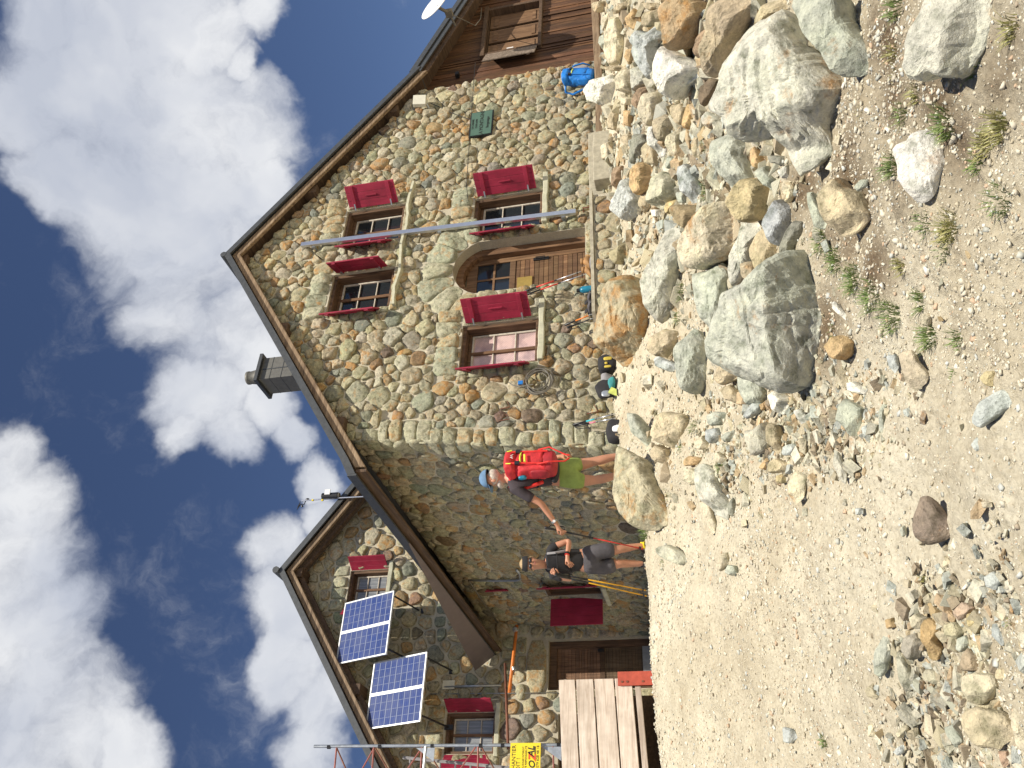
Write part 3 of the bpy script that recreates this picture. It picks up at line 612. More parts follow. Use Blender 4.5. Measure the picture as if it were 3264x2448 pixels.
n_ = 20; pv = [(10.105+r_*math.cos(2*math.pi*i/n_), 12.76+r_*math.sin(2*math.pi*i/n_), z_) for (r_, z_) in [(.17, 10.37), (.155, 10.5), (.13, 10.66), (.14, 10.67), (.14, 10.72), (.11, 10.72), (.11, 10.5)] for i in range(n_)]
MB().add(pv, [(i*n_+j, i*n_+(j+1) % n_, (i+1)*n_+(j+1) % n_, (i+1)*n_+j) for i in range(6) for j in range(n_)]).build('chimney_pot', M_BRASS and M_CHIM, chim, smooth=True)
# flank window: two shutters standing out from the wall
fw = MB(); fw.box((6.42, 15.56, 3.87), (6.60, 15.62, 4.97)); fw.box((6.42, 16.08, 3.87), (6.60, 16.14, 4.97)); fw.box((6.42, 15.62, 4.9), (6.60, 16.08, 4.97)); fw.box((6.52, 15.62, 3.9), (6.54, 16.08, 4.9))
fwo = fw.build('window', M_WREV, hut)
shutter(fwo, (6.36, 16.17), (-1, -.05), 3.88, 4.92, .56, -1); shutter(fwo, (6.36, 15.62), (-.36, -.93), 3.88, 5.02, .40, 1)
MB().box((6.22, 15.45, 3.72), (6.5, 16.3, 3.80)).build('sill', M_SILL, fwo)
shutter(hut, (6.52, 16.0), (-.37, -.93), 5.76, 6.2, .2, 1, name='vent_shutter')

# ================================================================== STONE WING (gable at y = 18)
YW = 18.0; WXR, WZR, WS = 7.87, 11.80, .688
def wroof(x): return WZR-WS*abs(x-WXR)
wing = thing('stone_wing', (6.0, 18.0, 3.0), 'smaller gabled stone wing behind the hut flank, carrying two solar modules', 'hut wing')
ww = {'a': (7.18, 8.02, 9.22, 10.22), 'b': (3.86, 4.68, 6.42, 7.5)}; WD = rect(5.10, 6.16, 3.05, 5.33); ww_low = rect(3.2, 4.62, 3.4, 5.1)
wreg = [(2.3, 2.0), (10.6, 2.0), (10.6, wroof(10.6)-.3), (WXR, WZR-.3), (2.3, wroof(2.3)-.3)]
wholes = [rect(*ww['a']), rect(*ww['b']), WD, ww_low]; mpW = lambda u, v, h=0: (u, YW-h, v)
wb = MB(); tess_face(wb, wreg, wholes, mpW)
for hp in wholes:
    for i in range(4):
        p, q = hp[i], hp[(i+1) % 4]; wb.add([(p[0], YW, p[1]), (q[0], YW, q[1]), (q[0], YW+.4, q[1]), (p[0], YW+.4, p[1])], [(0, 1, 2, 3)])
    wb.add([(p[0], YW+.4, p[1]) for p in hp], [(0, 1, 2, 3)])
wb.add([(2.3, YW, 2), (2.3, 24, 2), (2.3, 24, wroof(2.3)-.3), (2.3, YW, wroof(2.3)-.3)], [(0, 1, 2, 3)]); wb.build('wall', M_MORTAR, wing)
wbl = []
for (x0, x1, z0, z1) in ww.values():
    n4 = 4
    for i in range(n4): a = x0-.15+(x1-x0+.3)*i/n4; wbl.append(rect(a, a+(x1-x0+.3)/n4-.01, z1+.03, z1+.42))
wbl.append(rect(5.0, 6.2, 5.36, 5.8))
masonry(wreg, wholes, wbl, .33, mpW, gap=.018, prot=.06, sizes=(.7, 1.3), seed=21).build('facing_stones', M_WALLSTONE, wing, smooth=True)
for k_, (x0, x1, z0, z1) in ww.items():
    wr = window(wing, x0, x1, z0, z1, YW, M_NET, cols=2, rows=3, sillx=(-.02, .16))
    shutter(wr, (x1+.01, YW+.02), (.5 if k_ == 'a' else .42, -.87), z0+.05, z1-.02, .42, 1); shutter(wr, (x0-.01, YW+.02), (-.75, -.66), z0+.05, z1-.02, .42, -1)
lw = MB(); lw.box((3.2, YW+.16, 3.4), (3.32, YW+.3, 5.1)); lw.box((4.5, YW+.16, 3.4), (4.62, YW+.3, 5.1)); lw.box((3.32, YW+.16, 4.98), (4.5, YW+.3, 5.1)); lw.box((3.32, YW+.25, 3.4), (4.5, YW+.27, 4.98)); lwo = lw.build('window', M_WDARK, wing)
shutter(lwo, (3.3, YW), (.5, -.86), 3.6, 4.9, .4, 1)
wd = MB(); wd.box((5.10, YW+.12, 3.05), (5.24, YW+.3, 5.33)); wd.box((6.02, YW+.12, 3.05), (6.16, YW+.3, 5.33)); wd.box((5.24, YW+.12, 5.17), (6.02, YW+.3, 5.33)); wdo = wd.build('door', M_WREV, wing)
ws = MB(); zz = 3.1
while zz < 5.16:
    h_ = rb.uniform(.05, .085); c_ = rb.uniform(.75, 1.2) if zz > 4.2 else rb.uniform(.55, .75); g_ = 1.0 if zz > 4.2 else 1.2; ws.box((5.24, YW+.20, zz), (6.02, YW+.24-rb.uniform(0, .006), min(5.17, zz+h_-.003)), (c_, c_*g_, c_*g_*1.15, 0)); zz += h_
ws.box((5.24, YW+.185, 4.14), (6.02, YW+.2, 4.24), (.45, .45, .45, 0)); bev(ws.build('door_leaf', M_WDOORB, wdo), .003, 1)
MB().box((5.24, YW+.17, 3.06), (6.02, YW+.19, 3.34)).build('kick_plate', M_GALV, wdo)
MB().box((5.92, YW+.12, 4.15), (5.98, YW+.17, 4.28)).build('handle', M_DARKMETAL, wdo)
WRL = [(2.2, wroof(2.2)), (WXR, WZR), (12.6, wroof(12.6))]
wr_ = MB(); slab(wr_, WRL, .06, 17.42, 24); slab(wr_, [(x, z+.012) for x, z in WRL], .16, 17.38, 17.42); wr_.tube([(WXR, 17.33, WZR+.05), (WXR, 24, WZR+.05)], .085, 8)
wroofo = wr_.build('roof', M_SLATE, wing)
wb2 = MB(); slab(wb2, [(x, z-.165) for x, z in WRL], .19, 17.46, 17.54); bev(wb2.build('bargeboard', M_WBARGE, wroofo), .012, 2)
wb3 = MB(); slab(wb3, [(x, z-.07) for x, z in WRL], .06, 17.545, 23.9); slab(wb3, [(x, z-.36) for x, z in WRL], .12, 17.62, 17.72); wb3.build('soffit', M_WDARK, wroofo)
for xx in (WXR, 5.1, 10.2):
    zt = wroof(xx)-.17; bev(MB().box((xx-.12, 17.56, zt-.36), (xx+.12, 18.05, zt-.06)).build('purlin', M_WDARK, wroofo), .012, 2)

# ================================================================== TIMBER ANNEX at the right
YA = 10.62
ax_ = thing('timber_annex', (18, 11, 3.0), 'annex clad in dark vertical larch boards beyond the stone gable', 'annex')
def aroof(x): return 6.86-.357*(x-15.7)
AW = (16.55, 18.35, 4.26, 5.46)
bo = MB(); xx = 15.12
while xx < 23:
    wd_ = rb.uniform(.085, .135); c_ = rb.uniform(.62, 1.3); col = (c_, c_*rb.uniform(.92, 1.0), c_*rb.uniform(.85, 1), 0); yy = YA-rb.uniform(0, .018); x1_ = xx+wd_-.004
    if x1_ > AW[0] and xx < AW[1]: bo.box((xx, yy, 2.7), (x1_, YA+.03, AW[2]), col); bo.box((xx, yy, AW[3]), (x1_, YA+.03, aroof(xx)-.12), col)
    else: bo.box((xx, yy, 2.7), (x1_, YA+.03, aroof(xx)-.12), col)
    if rb.random() < .3: bo.box((x1_-.02, YA-.035, 2.7), (x1_+.025, YA-.018, 4.2 if AW[0]-.05 < x1_ < AW[1]+.05 else aroof(xx)-.14), (c_*1.1, c_*1.05, c_, 0))
    xx += wd_
bo.box((15.1, YA+.035, 2.6), (AW[0], YA+.2, 5.4), one); bo.box((AW[1], YA+.035, 2.6), (23, YA+.2, 4.0), one); bo.box((23, YA, 2.6), (23.1, 17, 3.7), one)
bev(bo.build('wall', M_WBOARD, ax_), .003, 1)
aw = MB(); aw.box((AW[0], YA-.06, AW[2]), (AW[0]+.08, YA+.2, AW[3])); aw.box((AW[1]-.08, YA-.06, AW[2]), (AW[1], YA+.2, AW[3])); aw.box((AW[0]-.05, YA-.10, AW[3]), (AW[1]+.05, YA+.2, AW[3]+.09)); aw.box((AW[0]-.08, YA-.12, AW[2]-.07), (AW[1]+.08, YA+.2, AW[2]))
awo = aw.build('window', M_WDARK, ax_); bev(awo, .006, 2)
pl = MB()
for i in range(3):
    a = AW[0]+.10+i*.56; pl.box((a, YA+.10, AW[2]+.02), (a+.47, YA+.14, AW[3]-.02), (.9, .9, .9, 0)); pl.box((a+.06, YA+.085, AW[2]+.12), (a+.41, YA+.105, AW[2]+.2), one); pl.box((a+.06, YA+.085, AW[3]-.22), (a+.41, YA+.105, AW[3]-.12), one)
pl.build('inner_panel', M_WDOORB, awo); MB().box((AW[0]+.28, YA+.06, 4.85), (AW[0]+.31, YA+.10, 5.0)).build('handle', M_WHITE, awo)
MB().box((AW[0]+.08, YA+.19, AW[2]), (AW[1]-.08, YA+.2, AW[3])).build('pane', M_GLASS, awo)
shutter(awo, (AW[0]-.02, YA-.07), (-.93, -.36), AW[2]+.02, AW[3]-.04, .55, -1, M_WGREY)
MB().box((15.95, YA-.12, 5.98), (16.05, YA-.02, 6.06)).build('lamp', M_DARKMETAL, ax_)
ar = MB(); ARL = [(15.62, aroof(15.62)+.0), (23.2, aroof(23.2))]; slab(ar, ARL, .115, 10.02, 10.06); slab(ar, [(x, z-.135) for x, z in ARL], .10, 10.05, 10.08); slab(ar, [(x, z-.01) for x, z in ARL], .05, 10.08, 17.5); slab(ar, [(15.15, aroof(15.15)-.03), (15.62, aroof(15.62)-.03)], .05, 10.6, 17.5)
aro = ar.build('roof', M_SLATE, ax_); a2 = MB(); slab(a2, [(x, z-.07) for x, z in ARL], .04, 10.09, 17); slab(a2, [(x, z-.25) for x, z in ARL], .10, 10.12, 10.16); a2.build('soffit', M_WDARK, aro)

# ================================================================== generic soft shapes
def pillow(mb, c, ax, ay, az, e=.5, nu=20, nv=14, wr=.0, ws=8, col=None, taper=0):
    """super-ellipsoid with half-axes ax, ay, az (vectors); e<1 gives a padded box; wr = wrinkle amplitude"""
    c, ax, ay, az = [np.array(q, float) for q in (c, ax, ay, az)]; sp = lambda t_, p_: math.copysign(abs(t_)**p_, t_); vs_ = []
    for i in range(nv+1):
        ph = -math.pi/2+math.pi*i/nv
        for j in range(nu):
            th = 2*math.pi*j/nu; a = sp(math.cos(ph), e)*sp(math.cos(th), e); b_ = sp(math.cos(ph), e)*sp(math.sin(th), e); d = sp(math.sin(ph), e)
            k_ = 1-taper*d; p = c+ax*a*k_+ay*b_*k_+az*d
            if wr: 
                q = noise.noise(Vector(p*ws))+.5*noise.noise(Vector(p*ws*2.3)); nrm = p-c; nrm /= np.linalg.norm(nrm)+1e-9; p = p+nrm*q*wr
            vs_.append(p)
    fs_ = [(i*nu+j, i*nu+(j+1) % nu, (i+1)*nu+(j+1) % nu, (i+1)*nu+j) for i in range(nv) for j in range(nu)]
    mb.add(vs_, fs_, col); return mb
def dirv(az, el=0): return np.array([math.sin(R(az))*math.cos(R(el)), math.cos(R(az))*math.cos(R(el)), math.sin(R(el))])
UPV = np.array([0, 0, 1.])

# ================================================================== things on the buildings
rail = thing('aluminium_rail', (10.75, 10.1, 3.3), 'long grey aluminium rail fixed upright on the gable between the windows', 'rail')
ra, rb_ = on(961, 781, 1, 10.05), on(1836, 675, 1, 10.05)
dd = (ra-rb_)/2; mb = MB().obox((ra+rb_)/2, (.045, 0, 0), (0, .03, 0), dd); bev(mb.build('rail_tube', M_ALU, rail), .004, 1)
for f_ in (.045, .52, .955):
    p = ra+(rb_-ra)*f_; MB().box((p[0]-.06, 10.08, p[2]-.03), (p[0]-.02, 10.19, p[2]+.03)).build('bracket', M_GALV, rail)
# green sign
gs = thing('engraved_sign', (13.6, 10.12, 5.2), 'square green-grey metal sign with dark lettering on the gable wall', 'sign')
MB().box((13.24, 10.10, 4.98), (13.97, 10.15, 5.44)).build('frame', M_DARKMETAL, gs); MB().box((13.26, 10.09, 5.00), (13.95, 10.099, 5.42)).build('plate', M_GREENSIGN, gs)
def text(s_, size, origin, right, up, mat, name, parent, align='LEFT', depth=.002, shear=0, bold=0):
    cu = bpy.data.curves.new('t', 'FONT'); cu.body = s_; cu.size = size; cu.align_x = align; cu.extrude = depth; cu.shear = shear; cu.offset = bold; cu.resolution_u = 3
    to = bpy.data.objects.new('t', cu); link(to); bpy.context.view_layer.update(); me = bpy.data.meshes.new_from_object(to.evaluated_get(bpy.context.evaluated_depsgraph_get()))
    r_, u_ = np.array(right, float), np.array(up, float); r_ /= np.linalg.norm(r_); u_ /= np.linalg.norm(u_); n_ = np.cross(r_, u_)
    vs_ = [np.array(origin)+r_*v_.co.x+u_*v_.co.y+n_*v_.co.z for v_ in me.vertices]; fs_ = [tuple(p_.vertices) for p_ in me.polygons]
    bpy.data.objects.remove(to); bpy.data.curves.remove(cu); bpy.data.meshes.remove(me)
    return MB().add(vs_, fs_).build(name, mat, parent)
X_, Z_ = (1, 0, 0), (0, 0, 1)
for s_, sz, zz, al in (('LA CABANE', .055, 5.355, 13.60), ('CLUB ALPIN', .05, 5.285, 13.60), ('LA MONTAGNE', .105, 5.165, 13.60), ('Bergsteiger', .075, 5.055, 13.60)):
    text(s_, sz, (al, 10.087, zz), X_, Z_, M_INK, 'lettering', gs, 'CENTER')
# antenna box with bracket
ab = thing('antenna_box', (14.6, 10.1, 6.4), 'ivory outdoor box on a bracket high on the gable by the eave', 'outdoor box')
c_ = on(1338, 322, 1, 9.98); bev(MB().obox(c_, dirv(100)*.12, dirv(190, -10)*.05, UPV*.14+np.array([.03, 0, 0])).build('housing', M_IVORY, ab), .012, 2)
MB().tube([c_+np.array([-.05, .05, -.13]), c_+np.array([-.1, .15, -.17]), c_+np.array([-.12, .22, -.26])], .02, 8).build('bracket', M_GALV, ab)
q = on(1352, 345, 1, 10.1)
cab = MB().tube([c_+np.array([.0, .1, -.2]), on(1375, 330, 1, 10.08), on(1400, 340, 1, 10.12), on(1420, 350, 1, 10.13), on(1440, 360, 1, 10.12), on(1500, 382, 1, 10.13)], .008, 6).build('hanging_cable', M_BLACKP, loc=tuple(c_))
tag(cab, 'black cable drooping from the ivory box to the green sign', 'cable')
pts = [on(x_, y_, 1, 10.09) for x_, y_ in ((1515, 200), (1510, 260), (1506, 320), (1500, 400), (1495, 470), (1490, 540), (1487, 590), (1492, 640))]
cab = MB().tube(pts, .006, 6).build('wall_cable', M_BLACKP, loc=tuple(pts[0])); tag(cab, 'thin black cable strung across the gable past the green sign', 'cable')
cab = MB(); rr = random.Random(5); cc = on(1718, 1215, 1, 10.06)
for i in range(7):
    r0 = .20+rr.uniform(-.03, .035); ox, oz = rr.uniform(-.03, .03), rr.uniform(-.03, .03)
    cab.tube([(cc[0]+ox+r0*1.0*math.cos(2*math.pi*j/28+i), 10.10-.012*i, cc[2]+oz+r0*.92*math.sin(2*math.pi*j/28+i)) for j in range(29)], .008, 6)
coil = thing('cable_coil', tuple(cc), 'grey cable coiled up and hung on the wall left of the lower window', 'cable coil')
cab.build('loops', M_CORD, coil)
MB().tube([on(1700, 1225, 1, 10.02), on(1660, 1232, 1, 10.04), on(1635, 1228, 1, 10.06), on(1622, 1219, 1, 10.07)], .009, 6).build('cable_end', M_CORD, coil)
t1 = on(1659, 1220, 1, 10.03); MB().box(t1-np.array([.03, .012, .035]), t1+np.array([.03, .012, .035])).build('blue_tie', M_BLUE, coil)
for (x_, y_) in ((1840, 640-12), (1625, 1290), (1625, 1335)):
    pass
h1 = on(1872, 672, 1, 10.1); hb = MB().tube([h1+np.array([.05, .08, .07]), h1+np.array([.05, -.03, .07]), h1+np.array([.05, -.03, -.07]), h1+np.array([.05, .08, -.07])], .014, 6).build('wall_ring', M_RUSTT, loc=tuple(h1)); tag(hb, 'small rusty iron ring set in the wall right of the door', 'iron ring')
for i, (a, b) in enumerate((((1617, 1279), (1625, 1297)), ((1613, 1320), (1624, 1335)), ((1894, 1290), (1906, 1312)))):
    p, q = on(*a, 1, 10.12), on(*b, 1, 10.12); o = MB().tube([p, q, q+(0, .03, .16)], .008, 6).build('iron_hook', M_RUSTT, loc=tuple(p)); tag(o, ('upper bent iron hook in the wall left of the cable coil', 'lower bent iron hook in the wall left of the cable coil', 'bent iron hook low on the wall near the gable corner')[i], 'hook', 'iron hooks in the gable wall')
# solar modules
def quad_uv(name, P4, uvs, mat, parent):
    o0 = WO[parent]; me = bpy.data.meshes.new(name); me.from_pydata([tuple(np.array(p)-o0) for p in P4], [], [(0, 1, 2, 3)]); ul = me.uv_layers.new()
    for i, u in enumerate(uvs): ul.data[i].uv = u
    me.materials.append(mat); o = link(bpy.data.objects.new(name, me)); o.parent = parent; WO[o] = o0; return o
def solar(x0, x1, zb, zt, yb, yt, label):
    t_ = thing('solar_array', ((x0+x1)/2, yb, zb), label, 'solar array', 'solar arrays on the wing gable'); v_ = np.array([0, yt-yb, zt-zb]); n_ = np.cross((1, 0, 0), v_/np.linalg.norm(v_)); vu = v_/np.linalg.norm(v_); Lh = np.linalg.norm(v_)/2
    mid = (x0+x1)/2
    for (a, b) in ((x0, mid-.004), (mid+.004, x1)):
        c0 = np.array([(a+b)/2, (yb+yt)/2, (zb+zt)/2]); hw = (b-a)/2; f_ = MB(); w_ = .028
        for s_ in (-1, 1): f_.obox(c0+np.array([s_*(hw-w_/2), 0, 0]), (w_/2, 0, 0), n_*.02, vu*Lh)
        for s_ in (-1, 1): f_.obox(c0+vu*s_*(Lh-w_/2), (hw-w_, 0, 0), n_*.0195, vu*w_/2)
        f_.obox(c0-n_*.012, (hw-w_, 0, 0), n_*.003, vu*(Lh-w_)); mo = f_.build('module', M_SOLFR, t_)
        q_ = [c0+n_*.008+np.array([s1*(hw-w_), 0, 0])+vu*s2*(Lh-w_) for s1, s2 in ((-1, -1), (1, -1), (1, 1), (-1, 1))]; 
        # the cells face away from the wall
        if n_[1] > 0: q_ = [p-n_*.0 for p in q_]
        quad_uv('cells', q_, ((0, 0), (1, 0), (1, 1), (0, 1)), M_SOLAR, mo)
    for xx in (x0+.12, x1-.12):
        MB().tube([(xx, yb+.03, zb-.01), (xx, YW-.05, zb-.28)], .022, 6).build('strut', M_DARKMETAL, t_); MB().tube([(xx, yt+.02, zt-.06), (xx, YW-.02, zt-.06)], .02, 6).build('upper_strut', M_DARKMETAL, t_)
        MB().box((xx-.05, YW-.06, zb-.38), (xx+.05, YW-.0, zb-.2)).build('foot_plate', M_DARKMETAL, t_)
solar(5.64, 7.05, 8.62, 10.03, 17.0, 17.6, 'upper right of the two solar arrays, mounted just below the wing window')
solar(4.26, 5.66, 7.71, 9.12, 17.0, 17.6, 'lower left of the two solar arrays, above the small wing window')
jb = MB().box((5.15, 17.9, 7.35), (5.33, 17.99, 7.62)).build('junction_box', M_IVORY, loc=(5.2, 17.95, 7.5)); tag(jb, 'small ivory junction box under the lower solar array', 'junction box')
# conduits
def run(name, pts, r_, mat, label, cat='conduit', group=None):
    o = MB().tube(pts, r_, 8).build(name, mat, loc=tuple(pts[0]), smooth=True); tag(o, label, cat, group); return o
wl = lambda y_, z_, d=.07: (xL(z_)-d, y_, z_)
run('wall_conduit', [wl(15.46, 6.42), wl(15.40, 6.0), wl(15.3, 5.45), wl(15.22, 5.33), wl(14.9, 5.28), wl(14.75, 5.3)], .024, M_GALV, 'bent grey conduit running down the shaded flank wall')
run('wall_conduit', [wl(15.5, 6.45), wl(16.5, 6.46), wl(17.9, 6.46)], .02, M_CORD, 'level beige conduit under the eave of the shaded flank')
run('wall_conduit', [on(1650+57, 2057, 1, 17.93)+(0, 0, .45), on(1626, 2150, 1, 17.93)], .026, M_GALV, 'short bright conduit near the inner corner of the wing')
run('wall_conduit', [on(1417, 2190, 1, 17.92), on(1598, 2184, 1, 17.92)], .026, M_GALV, 'straight bright conduit below the lower solar array')
run('wall_conduit', [on(1370, 2212, 1, 17.94), on(1780, 2208, 1, 17.94)], .011, M_GALV, 'thin grey rod running down the wing wall beside the window')
# weather mast
wm = thing('weather_mast', (9.6, 17.3, 9.6), 'thin mast with wind vane and black sensor drum above the wing roof', 'weather mast')
o_ = lambda x_, y_: on(700+x_/2.765, 1400+y_/2.765, 1, 17.3)
MB().tube([o_(1420, 498), o_(1050, 518), o_(725, 542)], .018, 8).build('mast', M_ALU, wm)
MB().tube([o_(908, 505), o_(1045, 497)], .085, 16).build('sensor_drum', M_BLACKP, wm); a_ = o_(965, 482); MB().obox(a_+np.array([0, -.1, 0]), (.07, 0, 0), (0, .012, 0), (0, 0, .07)).build('label_plate', M_WHITE, wm)
MB().tube([o_(1045, 497), o_(1058, 496)], .07, 14).build('drum_base', M_CORD, wm)
mb = MB().tube([o_(760, 540), o_(745, 575), o_(700, 572)], .012, 6); pillow(mb, o_(728, 590), (.03, 0, 0), (0, .03, 0), (0, 0, .03), 1, 8, 6); pillow(mb, o_(775, 530), (.035, 0, 0), (0, .03, 0), (0, 0, .05), 1, 8, 6); mb.build('anemometer', M_BLACKP, wm)
mb = MB().prism([o_(680, 625), o_(688, 590), o_(705, 560), o_(712, 580)], (0, .008, 0)); mb.tube([o_(712, 548), o_(695, 600)], .008, 6); mb.build('vane', M_BLACKP, wm)
for x_ in (820, 905): MB().tube([o_(x_-6, 538), o_(x_+8, 537)], .026, 8).build('clamp', M_YELLOW, wm)
# satellite dish on the annex eave
dc_ = on(1386, 14, 1, 9.25); sd = thing('satellite_dish', tuple(on(1431, 45, 1, 9.6)), 'white satellite dish on the annex roof edge at the frame edge', 'satellite dish')
toc = (EYE-dc_)/np.linalg.norm(EYE-dc_); nn = toc*.52+UP*.60+RT*.62; nn /= np.linalg.norm(nn); u1 = np.cross(nn, [0, 0, 1.]); u1 /= np.linalg.norm(u1); u2 = np.cross(nn, u1); mb = MB(); vs_ = []; n_ = 36; RD = .37
for (f_, dz) in ((0, -.06), (.35, -.05), (.7, -.025), (.97, 0), (1.0, .004), (1.0, -.012), (.7, -.04), (.35, -.066), (0, -.076)):
    for j in range(n_): th = 2*math.pi*j/n_; vs_.append(dc_+u1*RD*f_*math.cos(th)+u2*RD*1.05*f_*math.sin(th)+nn*dz)
mb.add(vs_, [(i*n_+j, i*n_+(j+1) % n_, (i+1)*n_+(j+1) % n_, (i+1)*n_+j) for i in range(8) for j in range(n_)]); mb.build('reflector', M_WHITE, sd, smooth=True)
b_ = on(1431, 42, 1, 9.5); mb = MB().obox(b_, (.06, 0, 0), (0, .07, 0), (0, 0, .07)); mb.tube([b_, dc_-nn*.06], .035, 8); mb.tube([b_, b_+(0, .3, -.05)], .025, 8); mb.build('mount', M_CORD, sd)
run('dish_cable', [b_, on(1480, 65, 1, 9.9), on(1515, 82, 1, 10.2), on(1532, 60, 1, 10.4), on(1535, 25, 1, 10.5)], .010, M_CORD, 'grey cable looping from the satellite dish to the annex wall', 'cable')

# ================================================================== scaffold, barrier and their sign
sf = thing('scaffold', (3.47, 15.5, 2.6), 'scaffold of galvanised standards and red lattice at the left of the wing', 'scaffold')
ys = 15.5
MB().tube([(3.46, ys, 2.5), (3.475, ys, 9.2)], .028, 10).build('standard', M_GALV, sf); MB().tube([(2.3, ys+.1, 2.5), (2.3, ys+.1, 9.0)], .028, 10).build('standard', M_GALV, sf)
for zz in (4.7, 5.2, 6.05, 7.1, 8.02, 8.75): 
    MB().tube([(3.47, ys, zz), (2.3, ys+.1, zz-.03)], .016, 6).build('ledger', M_SCAFR, sf)
for (a, b) in ((8.75, 8.02), (8.0, 7.1), (7.05, 6.1), (6.0, 5.2)):
    MB().tube([(3.45, ys+.01, a), (2.3, ys+.11, b)], .014, 6).build('diagonal', M_RUSTT, sf); MB().tube([(3.45, ys+.03, b), (2.3, ys+.13, a-.1)], .014, 6).build('diagonal', M_SCAFR, sf)
MB().tube([(3.46, ys, 7.02), (2.3, ys+.05, 7.04)], .028, 8).build('transom', M_GALV, sf)
for zz in (8.9, 7.9, 6.9, 6.0, 5.6, 4.6): MB().tube([(3.462, ys, zz-.03), (3.462, ys, zz+.03)], .036, 8).build('collar', M_DARKMETAL, sf)
for zz in (6.85, 4.55): MB().prism([(3.43, ys-.01, zz), (3.2, ys-.01, zz-.0), (3.43, ys-.01, zz+.35)], (0, .01, 0)).build('gusset', M_GALV, sf)
ld = thing('ladder', (3.0, 15.8, 2.6), 'dull beige aluminium ladder lying behind the scaffold at the frame edge', 'ladder')
a_, b_ = on(1285, 2415, 1, 15.8), on(1625, 2448, 1, 15.8); dv = np.array([-.38, 0, 0])
for o2 in (0, 1): MB().tube([a_+dv*o2, b_+dv*o2], .03, 6).build('rail', M_GREYCLOTH, ld)
for i in range(7): f_ = (i+.5)/7; MB().tube([a_+(b_-a_)*f_, a_+(b_-a_)*f_+dv], .018, 6).build('rung', M_GREYCLOTH, ld)
run('scaffold_tube', [(6.12, 16.9, 5.78), (4.72, 16.75, 5.84)], .034, M_ORANGE, 'orange telescopic tube fixed level in front of the wing wall', 'scaffold tube')
run('scaffold_tube', [(5.25, 16.62, 5.92), (3.45, 15.7, 5.55)], .026, M_RUSTT, 'rust brown tube running from the orange tube to the scaffold', 'scaffold tube')
for i, xx in enumerate((6.0, 5.2, 4.82)):
    o = MB().tube([(xx-.03, 16.82, 5.78), (xx+.03, 16.82, 5.80)], .055, 8).build('coupler', M_GALV, loc=(xx, 16.8, 5.8)); tag(o, ('steel coupler at the wall end of the orange tube', 'steel coupler where the orange tube meets the rusty tube', 'steel coupler at the free end of the orange tube')[i], 'coupler', 'couplers on the orange tube')
sg = thing('site_sign', (3.1, 15.4, 5.0), 'yellow construction site sign on the scaffold, cut by the frame', 'sign')
ysg = 15.42; sc_ = ysg/15.5; xr = 3.50*sc_; zb_, zt_ = 1.6+(4.92-1.6)*sc_, 1.6+(5.46-1.6)*sc_
MB().box((xr-.80, ysg, zb_), (xr, ysg+.012, zt_)).build('panel', M_YELLOW, sg); H = zt_-zb_; yl = ysg-.003
text('ACCÈS AU CHANTIER', .095, (xr-.035, yl, zt_-.095), X_, Z_, M_INK, 'lettering', sg, 'RIGHT', .001); text('INTERDIT !', .095, (xr-.245, yl, zt_-.178), X_, Z_, M_INK, 'lettering', sg, 'RIGHT', .001)
text('ÉCHAFAUDAGE INTERDIT', .042, (xr-.06, yl, zt_-.245), X_, Z_, M_INK, 'small_lettering', sg, 'RIGHT', .001); text('TOUTE RESPONSABILITÉ', .042, (xr-.05, yl, zt_-.295), X_, Z_, M_INK, 'small_lettering', sg, 'RIGHT', .001)
text('BO', .155, (xr-.295, yl, zb_+.095), X_, Z_, M_INK, 'logo', sg, 'RIGHT', .001, .25, .003); text('Z', .175, (xr-.185, yl, zb_+.085), X_, Z_, M_LOGO, 'logo', sg, 'RIGHT', .001, .25, .006); text('AL', .155, (xr-.055, yl, zb_+.115), X_, Z_, M_INK, 'logo', sg, 'RIGHT', .001, .25, .003)
MB().box((xr-.19, yl-.001, zb_+.088), (xr-.06, yl+.001, zb_+.105)).build('logo', M_INK, sg); text('079 628 48 18', .062, (xr-.045, yl, zb_+.028), X_, Z_, M_INK, 'lettering', sg, 'RIGHT', .001)
pb = thing('plank_barrier', (3.4, 14, 2.6), 'low platform sided with pale horizontal planks in front of the wing', 'plank platform')
zt0 = 4.32; hs = [.285, .30, .33, .29]; zz = zt0
for i, h_ in enumerate(hs):
    z1_, z0_ = zz, zz-h_+.022; xr_ = 4.13; mb = MB(); q = []
    for xx in (xr_, .9): dz = (xx-xr_)*.05; q.append((xx, dz))
    (xa, da), (xb, db) = q; cc = rb.uniform(.9, 1.08); mb.prism([(xa, 14, z1_+da), (xb, 14, z1_+db), (xb, 14, z0_+db), (xa, 14, z0_+da)], (0, .04, 0), (cc, cc*.98, cc*.96, 0)); bev(mb.build('plank', M_WPALE, pb), .005, 1); zz -= h_
mb = MB(); mb.prism([(4.0, 14.01, zz-.03), (.9, 14.01, zz-.19), (.9, 14.01, zz-.28), (4.0, 14.01, zz-.12)], (0, .05, 0), (.75, .72, .7, 0)); bev(mb.build('skirting_plank', M_WPALE, pb), .005, 1)
for i in range(6): MB().box((.9, 14.05+i*.16, 4.20), (4.15, 14.19+i*.16, 4.245), (.6, .58, .55, 0)).build('deck_plank', M_WPALE, pb)
MB().box((4.05, 14.1, 2.5), (4.13, 14.2, 4.19)).build('post', M_WDARK, pb); MB().box((.95, 14.9, 2.4), (4.1, 14.95, 4.15)).build('back_board', M_WDARK, pb)
mb = MB().box((4.0, 13.95, 2.75), (4.22, 13.975, 3.35)).build('corner_plate', M_REDSTEEL, pb)
for zz in (2.95, 3.2, 3.28): MB().tube([(4.06, 13.94, zz), (4.06, 13.955, zz)], .018, 8).build('bolt', M_RUSTT, mb)

